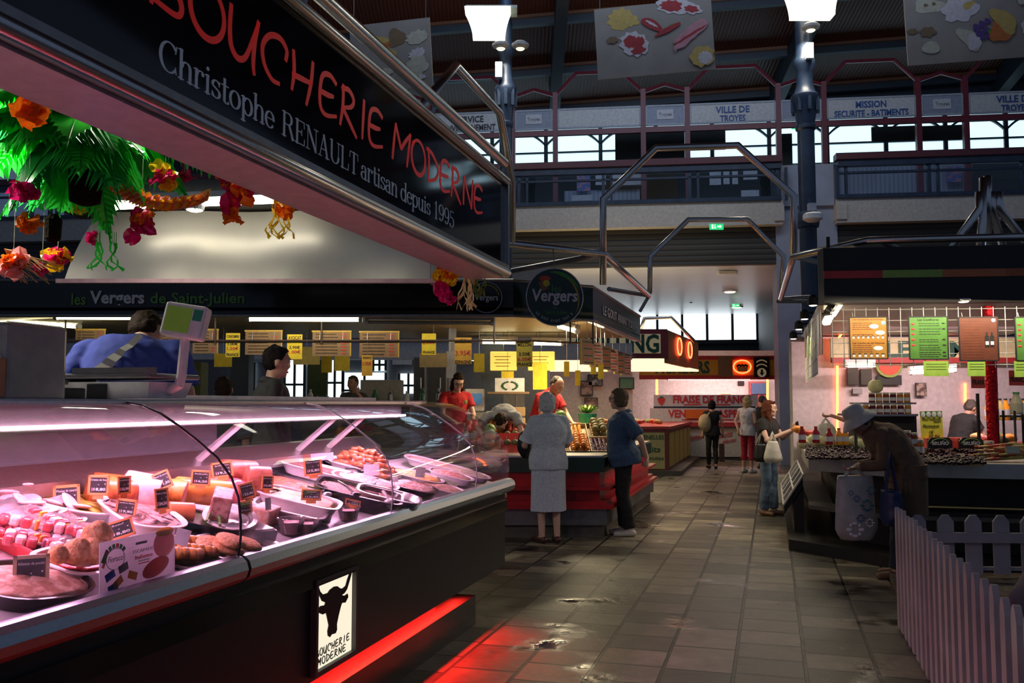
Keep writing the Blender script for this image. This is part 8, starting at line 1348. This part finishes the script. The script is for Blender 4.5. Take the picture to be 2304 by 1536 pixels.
    def shoes(s, m, name='shoe', heel=.0, low=False):
        for q in 'LR':
            t = s.J['toe' + q].normalized(); a = s.J['an' + q]; g = V((a.x, a.y, 0)); b = MB(); z = .038
            b.cap(g - t * .045 + UP * z, g + t * .05 + UP * z, .040, .044); b.cap(g + t * .05 + UP * (z - .002), g + t * .155 + UP * (z - .008), .046, .034)
            if not low: b.cap(g + UP * .05, g - t * .005 + UP * .095, .046, .044)
            b.v = [V((p.x, p.y, max(.002, p.z))) for p in b.v]; s.out(b, name, m, remesh=.009 * s.k, sm=3)
        return s
    def part(s, name, m, fn, **kw): b = MB(); fn(b, s); s.out(b, name, m, **kw); return s
    def glasses(s):
        b = MB(); H = s.H
        for q in (-1, 1): b.tube([H @ V((q * .034 + .024 * cos(a * PI / 7), .104, .008 + .018 * sin(a * PI / 7))) for a in range(14)], .0025, 5, closed=True); b.tube([H @ V((q * .058, .102, .012)), H @ V((q * .082, .06, .012)), H @ V((q * .082, -.01, .008))], .0022, 5)
        b.tube([H @ V((-.01, .106, .01)), H @ V((.01, .106, .01))], .0022, 5); s.out(b, 'glasses', BLACKM); return s
def cloth(n, c, bump=.25, nz=(18, .12), r=.85): return mat('cloth_' + n, c, r, nz=nz, bump=bump)
HBR = hair_m('brown', (.022, .011, .007)); HBK = hair_m('black', (.012, .009, .009)); HGR = hair_m('grey', (.62, .62, .64)); HBL = hair_m('blond', (.60, .42, .20)); HRD = hair_m('auburn', (.10, .028, .014)); HDB = hair_m('dark_grey', (.10, .085, .075))
# 1 butcher in blue, seen from behind
p = Person('man in a blue t-shirt with a white strap, bending behind the meat counter', 268, 850, 4.75, 1.86, 6, .011, base_z=.34, girth=1.18, wai=(0, .0, 1.09), che=(0, .12, 1.29), nec=(.02, .24, 1.39), hea=(.02, .35, 1.475), face=(.3, .5, -.80), hup=(0, .75, .6), shL=(-.205, .15, 1.37), shR=(.225, .17, 1.37), elL=(-.33, .09, 1.13), wrL=(-.33, .33, 1.04), elR=(.30, .14, 1.11), wrR=(.22, .36, 1.02), hdL=(.2, .9, -.3), hdR=(-.2, .9, -.3))
p.hair('short', HBR).body().top('blue_shirt', cloth('royal_blue', (.035, .055, .32)), .72, .022, .02, .86, .01, .075).trousers(cloth('dark_trousers', (.03, .03, .04))).shoes(BLACKM)
def strap(b, s):
    pts = []; m = MB(); s.torso(m, .042, 0, 1, 0, 60)
    for i in range(17):
        u = i / 16; x, z = -.24 + .33 * u, 1.03 + .41 * u; near = [q.y for q in m.v if abs(q.x - x) < .035 and abs(q.z - z) < .035]; pts.append(V((x, min(near) if near else .0, z)))
    ps = []
    for i, q in enumerate(pts):
        w = .014 + .016 * sin(PI * min(1, i / 13)); ps.append([q + V((w, 0, -w * .5)), q + V((-w, 0, w * .5)), q + V((-w, .012, w * .5)), q + V((w, .012, -w * .5))])
    b.rings(ps)
p.part('apron_strap', cloth('white_strap', (.62, .58, .55)), strap, smooth='auto')
# 2 man in dark jacket
p = Person('dark haired man in a black jacket in profile behind the meat counter', 612, 900, 6.5, 1.62, -66, .011, base_z=.34, hea=(0, .03, 1.585), face=(0, 1, -.12)); p.hair('short', HBK).body().top('black_jacket', cloth('charcoal', (.03, .03, .03)), 1.9, .026, .02, .9, .02, collar=True).trousers(cloth('dark_trousers', (.03, .03, .04))).shoes(BLACKM)
# 3, 4 distant heads
p = Person('person with short brown hair seen from behind, left of the jacket man', 502, 900, 9.0, 1.80, 10, .012); p.hair('short', HBR).body().top('grey_top', cloth('dim_grey', (.10, .10, .11)), 1.0).trousers(cloth('dark_trousers', (.03, .03, .04))).shoes(BLACKM)
p = Person('dim figure with raised arm before the far bright doors', 795, 900, 14.6, 1.72, 160, .014, base_z=.26, elL=(-.3, .1, 1.25), wrL=(-.2, .25, 1.45), hdL=(.2, .2, 1)); p.hair('short', HDB).body().top('grey_shirt', cloth('dim_grey', (.10, .10, .11)), .6).trousers(cloth('dark_trousers', (.03, .03, .04))).shoes(BLACKM)
# 5 woman in red shirt
p = Person('woman with dark bobbed hair in a red shirt behind the fruit counter', 1026, 900, 12.4, 1.70, 205, .010, SKINP, .26, nec=(0, .015, 1.42), hea=(0, .07, 1.575), face=(.12, .85, -.45), hup=(0, .4, .9), elL=(-.22, .10, 1.13), wrL=(-.12, .34, 1.06), elR=(.23, .08, 1.12), wrR=(.14, .34, 1.02), hdL=(.2, 1, -.2), hdR=(-.2, 1, -.3))
RSH = cloth('red', (.50, .012, .018)); p.hair('bob', HBR).body().top('red_shirt', RSH, .6, .018, .05, .84, .012, .07, True).trousers(cloth('dark_trousers', (.03, .03, .04))).shoes(BLACKM).glasses()
p.part('shirt_badge', mat('badge_green', (.35, .30, .08), .6), lambda b, s: b.ell((-.085, .148, 1.30), (.028, .010, .035)))
# 6 person bending over the counter
p = Person('person in a grey t-shirt bending far over the fruit counter, head down', 1140, 900, 12.05, 1.72, 172, .011, SKINP, .26, pel=(0, -.06, .94), wai=(0, .06, 1.06), che=(0, .25, 1.13), nec=(0, .42, 1.11), hea=(0, .53, 1.03), face=(.1, .35, -.95), hup=(0, 1, .35), shL=(-.18, .38, 1.11), shR=(.18, .38, 1.11), elL=(-.26, .46, .90), wrL=(-.14, .62, .78), elR=(.30, .48, .95), wrR=(.16, .70, .80), hdL=(.3, 1, -.3), hdR=(-.3, 1, -.3), hipL=(-.09, -.06, .91), hipR=(.09, -.06, .91))
p.hair('short', HBR).body().top('grey_shirt', cloth('heather_grey', (.34, .33, .33)), .62, .020, .05, .86, .01, .068).trousers(cloth('dark_trousers', (.03, .03, .04))).shoes(BLACKM)
# 7 man in red polo
p = Person('balding man in a red polo shirt leaning over the fruit counter', 1212, 900, 12.5, 1.74, 228, .010, None, .26, girth=1.1, wai=(0, .05, 1.09), che=(0, .14, 1.26), nec=(0, .22, 1.39), hea=(0, .32, 1.50), face=(0, .8, -.6), hup=(0, .6, .8), shL=(-.185, .17, 1.34), shR=(.185, .17, 1.34), elL=(-.24, .30, 1.10), wrL=(-.10, .50, 1.0), elR=(.26, .28, 1.08), wrR=(.12, .50, .98), hdL=(.2, 1, -.3), hdR=(-.2, 1, -.3))
p.hair('balding', HDB).body().top('red_polo', RSH, .62, .020, .05, .86, .01, .07, True).trousers(cloth('dark_trousers', (.03, .03, .04))).shoes(BLACKM)
# 8 grey haired woman, back view
p = Person('grey haired woman in a pale blue blouse and skirt, seen from behind', 1234, 1100, 10.03, 1.66, 14, .010, SKINP, 0, girth=1.22, hea=(-.01, .03, 1.585), face=(-.1, 1, -.2), elL=(-.265, .06, 1.10), wrL=(-.18, .28, 1.05), elR=(.25, .08, 1.10), wrR=(.12, .30, 1.05), hdL=(.5, .8, 0), hdR=(-.5, .8, 0), anL=(-.085, -.02, .085), anR=(.095, -.02, .085), knL=(-.085, .01, .5), knR=(.09, .01, .5), toeL=(-.35, 1, 0), toeR=(.1, 1, 0))
PBL = cloth('pale_blue', (.56, .62, .70), .3, (60, .18)); p.hair('full', HGR).body().skirt(PBL, .36, .165, .205).top('blouse', PBL, .78, .024, -.02, .86, .018, .082, True).shoes(mat('dark_red_leather', (.07, .02, .02), .4), 'sandal', low=True)
p.part('sleeve_cuff', cloth('pale_cuff', (.68, .73, .80)), lambda b, s: [b.tube([s.J['sh' + q].lerp(s.J['el' + q], u) for u in (.70, .84)], [.086, .088], 16) for q in 'LR'])
bg = at(1180, 1035, 10.0); o = nub('black_handbag', mat('black_leather', (.01, .01, .011), .35), .12, 2, .7, .55, 1.35, .15); place(o, TR((bg.x, 10.12, .92))); o['label'] = 'black bag held at the left side of the grey haired woman'; o['category'] = 'bag'
# 9 woman in blue shirt, hands behind her back
p = Person('woman in a dark blue shirt with hands clasped behind her back', 1404, 1100, 10.55, 1.70, 82, .010, SKINP, 0, girth=1.35, wai=(0, .03, 1.09), che=(0, .01, 1.28), hea=(0, .06, 1.60), face=(0, 1, -.1), elL=(-.25, -.20, 1.13), wrL=(-.10, -.26, .92), elR=(.25, -.20, 1.13), wrR=(.02, -.27, .90), hdL=(.6, -.1, -.7), hdR=(-.7, -.1, -.6), anL=(-.08, -.06, .085), anR=(.09, .0, .085), toeL=(-.1, 1, 0))
DBL = cloth('dark_blue', (.035, .075, .16), .35); p.hair('full', hair_m('brown_grey', (.12, .085, .06))).body(.9).trousers(cloth('black', (.008, .008, .009)), w=.02, cuff=.064).top('blue_shirt', DBL, .85, .030, -.04, .87, .03, .085, True).shoes(mat('white_shoe', (.55, .52, .46), .5)).glasses()
# 10 woman in black walking away
p = Person('woman in a black dress and leggings walking away down the aisle', 1603, 1000, 21.2, 1.60, -4, .014, None, 0, knR=(.08, .05, .5), anR=(.07, -.05, .10), anL=(-.08, .10, .085), elR=(.25, -.02, 1.12), wrR=(.27, .02, .9)); p.hair('full', HBK).body().trousers(cloth('black', (.008, .008, .009)), 'leggings', 1.0, .004, .044).top('black_tunic', cloth('black', (.008, .008, .009)), .12, .02, -.12, .85, .05, .06).shoes(BLACKM, low=True)
c = at(1586, 972, 21.1); o = nub('shoulder_bag', mat('beige_leather', (.42, .34, .20), .6), .19, 4, .8, .5, 1.1, .2); place(o, TR(c)); o['label'] = 'beige shoulder bag on the left side of the woman in black'; o['category'] = 'bag'; MB().tube([c + V((0, -.02, .1)), c + V((.07, -.06, .42)), c + V((.12, 0, .46)), c + V((.05, .1, .1))], .014, 6).build('bag_strap', mat('beige_leather', (.42, .34, .20)), o); o.children[0].matrix_parent_inverse = o.matrix_basis.inverted() if False else M4(); 
for ch_ in o.children: ch_.data.transform(o.matrix_basis.inverted() @ WM[ch_.name])
c = at(1624, 1018, 21.1); MB().box((0, 0, 0), (.12, .05, .42), TR(c), bev=.01).build('umbrella_case', mat('dark_brown_case', (.06, .03, .02), .6), label='long narrow dark case carried by the woman in black', cat='case')
# 11 blond woman in red capris, 12 man in black
p = Person('blond woman in a white vest and dark red cropped trousers', 1682, 1000, 19.9, 1.69, -48, .013, None, 0, elL=(-.22, -.12, 1.14), wrL=(-.1, -.20, .95), elR=(.24, -.05, 1.12), wrR=(.18, .2, 1.0)); p.hair('bob', HBL).body().trousers(cloth('crimson', (.34, .01, .03)), 'cropped_trousers', .55, .008, .066).top('white_vest', cloth('white', (.66, .62, .63)), .06, .018, -.02, .84, .02, .06).shoes(mat('white_shoe', (.55, .52, .46)), 'trainer').glasses()
p = Person('man in black with glasses half hidden behind the blond woman', 1716, 1000, 21.2, 1.72, -80, .014); p.hair('balding', HDB).body().trousers(cloth('beige_shorts', (.25, .20, .14)), 'shorts', .3, .02, .08).top('black_shirt', cloth('black', (.008, .008, .009)), .7, .022).shoes(mat('brown_shoe', (.14, .08, .04), .5)).glasses()
# 13 young woman with phone
p = Person('smiling young woman with long auburn hair holding up a phone', 1728, 1000, 12.45, 1.575, 226, .0085, SKINP, 0, girth=1.12, hea=(0, .04, 1.59), face=(-.35, 1, -.05), elL=(-.27, .10, 1.14), wrL=(-.08, .36, 1.26), elR=(.26, .12, 1.12), wrR=(.02, .38, 1.27), hdL=(.3, .6, .6), hdR=(-.3, .6, .6), anL=(-.085, .03, .085), anR=(.08, -.04, .085), toeL=(-.3, 1, 0), toeR=(.2, 1, 0))
JEAN = cloth('denim', (.09, .15, .24), .3, (9, .35)); p.hair('long', HRD).body(1.0).trousers(JEAN, 'jeans', 1.0, .008, .066).top('black_shirt', cloth('black', (.008, .008, .009)), .5, .018, .04, .80, .01, .068).shoes(mat('brown_sandal', (.12, .06, .03), .5), 'sandal', low=True)
def sung(b, s):
    for q in (-1, 1): b.ell((q * .034, .072, .098), (.03, .012, .016), s.H); 
p.part('sunglasses', mat('dark_lens', (.015, .012, .015), .1), sung); X = p.X
q = X @ V((-.03, .46, 1.33)); MB().box((0, 0, 0), (.012, .075, .13), TR(q, R(226) + PI / 2, 1, R(14)), bev=.004).build('mobile_phone', BLACK, label='black phone held up by the young woman', cat='phone')
def sack(name, m, top, w, d, h, lab, cat, rz=0, seed=1, handles=True, taper=.55, hl=.12):
    t = thing(name, lab, cat, V(top) - UP * (h + hl)); rr = random.Random(seed); n = 28; rs = []; c = V((0, 0, 0)); z0 = 0
    for i in range(14):
        u = i / 13; k = min(1, .72 + 1.6 * u) if u < .18 else 1 - (1 - taper) * ((u - .18) / .82) ** 1.3; rs.append([V((cos(2 * PI * q / n) * w * k * (1 + .10 * noise.noise(V((q * .8, u * 4, seed)))), sin(2 * PI * q / n) * d * k * (1 + .18 * noise.noise(V((q * .9, u * 5, seed + 5)))), h * u + .010 * noise.noise(V((q * .7, u * 7, seed + 9))))) for q in range(n)])
    X = M4.Translation(V(top) - UP * (h + hl)) @ M4.Rotation(rz, 4, 'Z'); b = MB(); b.rings([[X @ p for p in r] for r in rs]); b.build('bag_body', m, t, smooth=True)
    if handles:
        for s_ in (-1, 1): b = MB(); e = w * taper * .62; b.tube([X @ V((-e, s_ * .02, h * .98)), X @ V((-e * .35, s_ * .01, h + hl * .7)), X @ V((0, 0, h + hl)), X @ V((e * .35, s_ * .01, h + hl * .7)), X @ V((e, s_ * .02, h * .98))], .009, 6); b.build('bag_handle', m, t)
    return t
WPL = plastic('white_bag_plastic', (.62, .60, .55), .25, .35); FRO = plastic('frosted_bag', (.50, .50, .54), .35, .3)
w = X @ V((-.24, .20, 1.19)); sack('carrier_bag', WPL, at(1738, 972, 12.05), .135, .09, .29, 'white plastic carrier bag hanging from the young woman arm', 'bag', .3, 3, True, .5, .12)
t = sack('black_handbag', mat('black_leather', (.01, .01, .011)), at(1712, 975, 12.2), .13, .075, .24, 'black leather handbag on the young woman arm', 'bag', .5, 7, True, .75, .14)
# 14 stooping woman with hat
p = Person('stooping old woman in a brown coat and pale bucket hat', 2034, 1100, 8.02, 1.66, 80, .010, mat('skin_shaded', (.40, .22, .16), .55), 0, girth=1.22, pel=(0, -.02, .93), wai=(0, .02, 1.06), che=(0, .13, 1.22), nec=(0, .29, 1.33), hea=(0, .38, 1.42), face=(0, .75, -.66), hup=(0, .62, .78), shL=(-.17, .21, 1.30), shR=(.17, .21, 1.30), elL=(-.22, .22, 1.03), wrL=(-.10, .42, 1.0), elR=(.22, .18, 1.03), wrR=(.12, .38, 1.0), hdL=(.1, 1, -.3), hdR=(-.1, .9, -.5), anL=(-.09, .10, .085), anR=(.09, .04, .085), knL=(-.095, .06, .5), knR=(.095, .03, .5))  # darker, even skin tone for this figure
BRC = cloth('brown_coat', (.15, .09, .055), .4, (10, .2)); p.hair('short', HDB).body(.9).trousers(cloth('dark_teal', (.012, .02, .03)), w=.018, cuff=.066).skirt(BRC, .58, .205, .235, 1.03, .006).top('brown_coat', BRC, 1.85, .034, .08, .9, .02, .07, True).shoes(mat('brown_shoe', (.14, .08, .04)), low=True)
HATM = cloth('pale_hat', (.64, .62, .60), .3)
def hat(b, s): b.lathe([(.098, .0), (.104, .01), (.098, .08), (.078, .105), (.02, .112)], n=26, X=s.H @ M4.Translation((0, -.012, .045)) @ M4.Rotation(R(8), 4, 'X')); b.lathe([(.096, .02), (.15, -.035), (.178, -.07), (.175, -.075), (.145, -.045), (.094, .005)], n=26, X=s.H @ M4.Translation((0, -.008, .05)) @ M4.Rotation(R(8), 4, 'X'))
p.part('bucket_hat', HATM, hat, smooth=True)
bt = p.X @ V((-.02, .47, .95)); t = sack('shopping_bag', FRO, (bt.x + .02, bt.y - .05, bt.z + .06), .19, .11, .56, 'large frosted shopping bag with blue flowers held by the stooping woman', 'bag', .1, 12, True, .82, .09); b = MB(); rr = random.Random(6)
def flower(b, x, z, r, m, n=8):
    c = V((bt.x + .02 + x, bt.y - .05 - .118, bt.z + .06 - .09 - z)); b.use(m)
    for i in range(n): a = i * 2 * PI / n; b.ell(c + V((cos(a) * r * .6, 0, sin(a) * r * .6)), (r * (.16 if i % 2 else .3), .004, r * .16))
BF = mat('blue_flower_print', (.06, .14, .32), .5); WF_ = mat('white_flower_print', (.75, .75, .78), .5); TF = mat('teal_flower_print', (.05, .18, .24), .5)
for x, z, r, m in ((.06, .25, .07, TF), (-.03, .19, .04, BF), (.0, .36, .045, BF), (-.05, .46, .09, WF_), (.08, .40, .05, WF_), (.10, .12, .05, TF), (-.08, .14, .03, BF)): flower(b, x, z, r, m)
b.build('flower_print', None, t)
q = at(2006, 1140, 7.72); t = sack('blue_handbag', mat('navy_bag', (.012, .025, .10), .5), (q.x, 7.72, 1.12), .09, .13, .30, 'dark blue handbag hanging from the stooping woman shoulder', 'bag', 0, 15, True, .85, .32)
# 15 man in black t-shirt at the back, 16 vendor reaching with a bag
p = Person('man in a black printed t-shirt working behind the pink walled stall', 2158, 1000, 13.3, 1.66, -72, .011, None, 0, girth=1.2, wai=(0, .03, 1.09), che=(0, .10, 1.26), nec=(0, .17, 1.39), hea=(0, .25, 1.51), face=(0, .85, -.5), hup=(0, .5, .85), shL=(-.18, .12, 1.34), shR=(.18, .12, 1.34), elL=(-.24, .22, 1.08), wrL=(-.10, .46, 1.02), elR=(.25, .24, 1.08), wrR=(.12, .48, 1.03), hdL=(.2, 1, 0), hdR=(-.2, 1, 0)); p.hair('short', HDB).body().top('black_shirt', cloth('black_tee', (.018, .018, .022)), .62, .022, .02, .86, .012, .075).trousers(cloth('dark_trousers', (.03, .03, .04))).shoes(BLACKM)
p.part('shirt_print', mat('grey_print', (.2, .2, .2), .7), lambda b, s: [b.ell((-.02 + .03 * i - .06, .252, 1.25 + .02 * (i % 3)), (.02, .012, .035)) for i in range(5)])
p = Person('vendor behind the stooping woman, holding out a white bag', 1962, 1000, 10.75, 1.52, 92, .011, None, 0, hea=(0, .06, 1.56), face=(-.2, 1, -.1), elL=(-.16, .30, 1.46), wrL=(-.12, .60, 1.57), hdL=(0, 1, -.3), shL=(-.17, .02, 1.385), elR=(.22, .1, 1.15), wrR=(.1, .3, 1.1)); p.hair('short', HBR).body(1.1).top('dark_top', cloth('charcoal', (.03, .03, .03)), .5).trousers(cloth('dark_trousers', (.03, .03, .04))).shoes(BLACKM)
q = p.X @ V((-.12, .67, 1.53)); sack('carrier_bag', WPL, q, .17, .10, .24, 'white plastic carrier bag held out over the juice bottles', 'bag', .1, 22, True, .45, .06)
# ================================================================== SUB-PARTS: pieces carried by a part hang under that part
UNDER = {'chalk_writing': ('slate_panel',), 'handwriting': ('board', 'yellow_sheet'), 'edging': ('board',), 'print': ('sheet', 'card'), 'lettering': ('board', 'panel_board', 'sign_face', 'yellow_board', 'light_panel', 'sign_disc', 'carton_front', 'notice_panel', 'counter_front'), 'eye_whites': ('body',), 'pupils': ('body',), 'eyebrows': ('body',), 'mouth': ('body',),
         'collar': ('red_shirt', 'red_polo', 'black_jacket', 'blouse', 'blue_shirt', 'brown_coat'), 'shirt_badge': ('red_shirt',), 'sleeve_cuff': ('blouse',), 'jar_label': ('jar_body',), 'capital_bracket': ('capital',), 'strut': ('light_housing',), 'spot_lens': ('spot_body',),
         'display_screen': ('display_head',), 'green_sticker': ('display_head',), 'flower_print': ('bag_body',), 'badge': ('panel_board',), 'lamp_lens': ('lamp_body',), 'carton_lid': ('carton',), 'wreath_emblem': ('carton',), 'fibre_trunk': ('stem',), 'shirt_print': ('black_shirt',), 'sunglasses': ('hair',), 'bull_head': ('light_panel',), 'round_logo': ('front_board',), 'counter_edge': ('green_band',), 'brass_strip': ('dark_body',)}
st = lambda n: n.split('.')[0]
KD = {}
for o in bpy.data.objects:
    if o.parent is not None: KD.setdefault(o.parent.name, []).append(o)
for root, ks in list(KD.items()):
    ro = bpy.data.objects[root]
    if ro.parent is not None: continue
    for o in ks:
        for want in UNDER.get(st(o.name), ()):
            q = [x for x in ks if st(x.name) == want and x is not o]
            if len(q) == 1: o.parent = q[0]; break
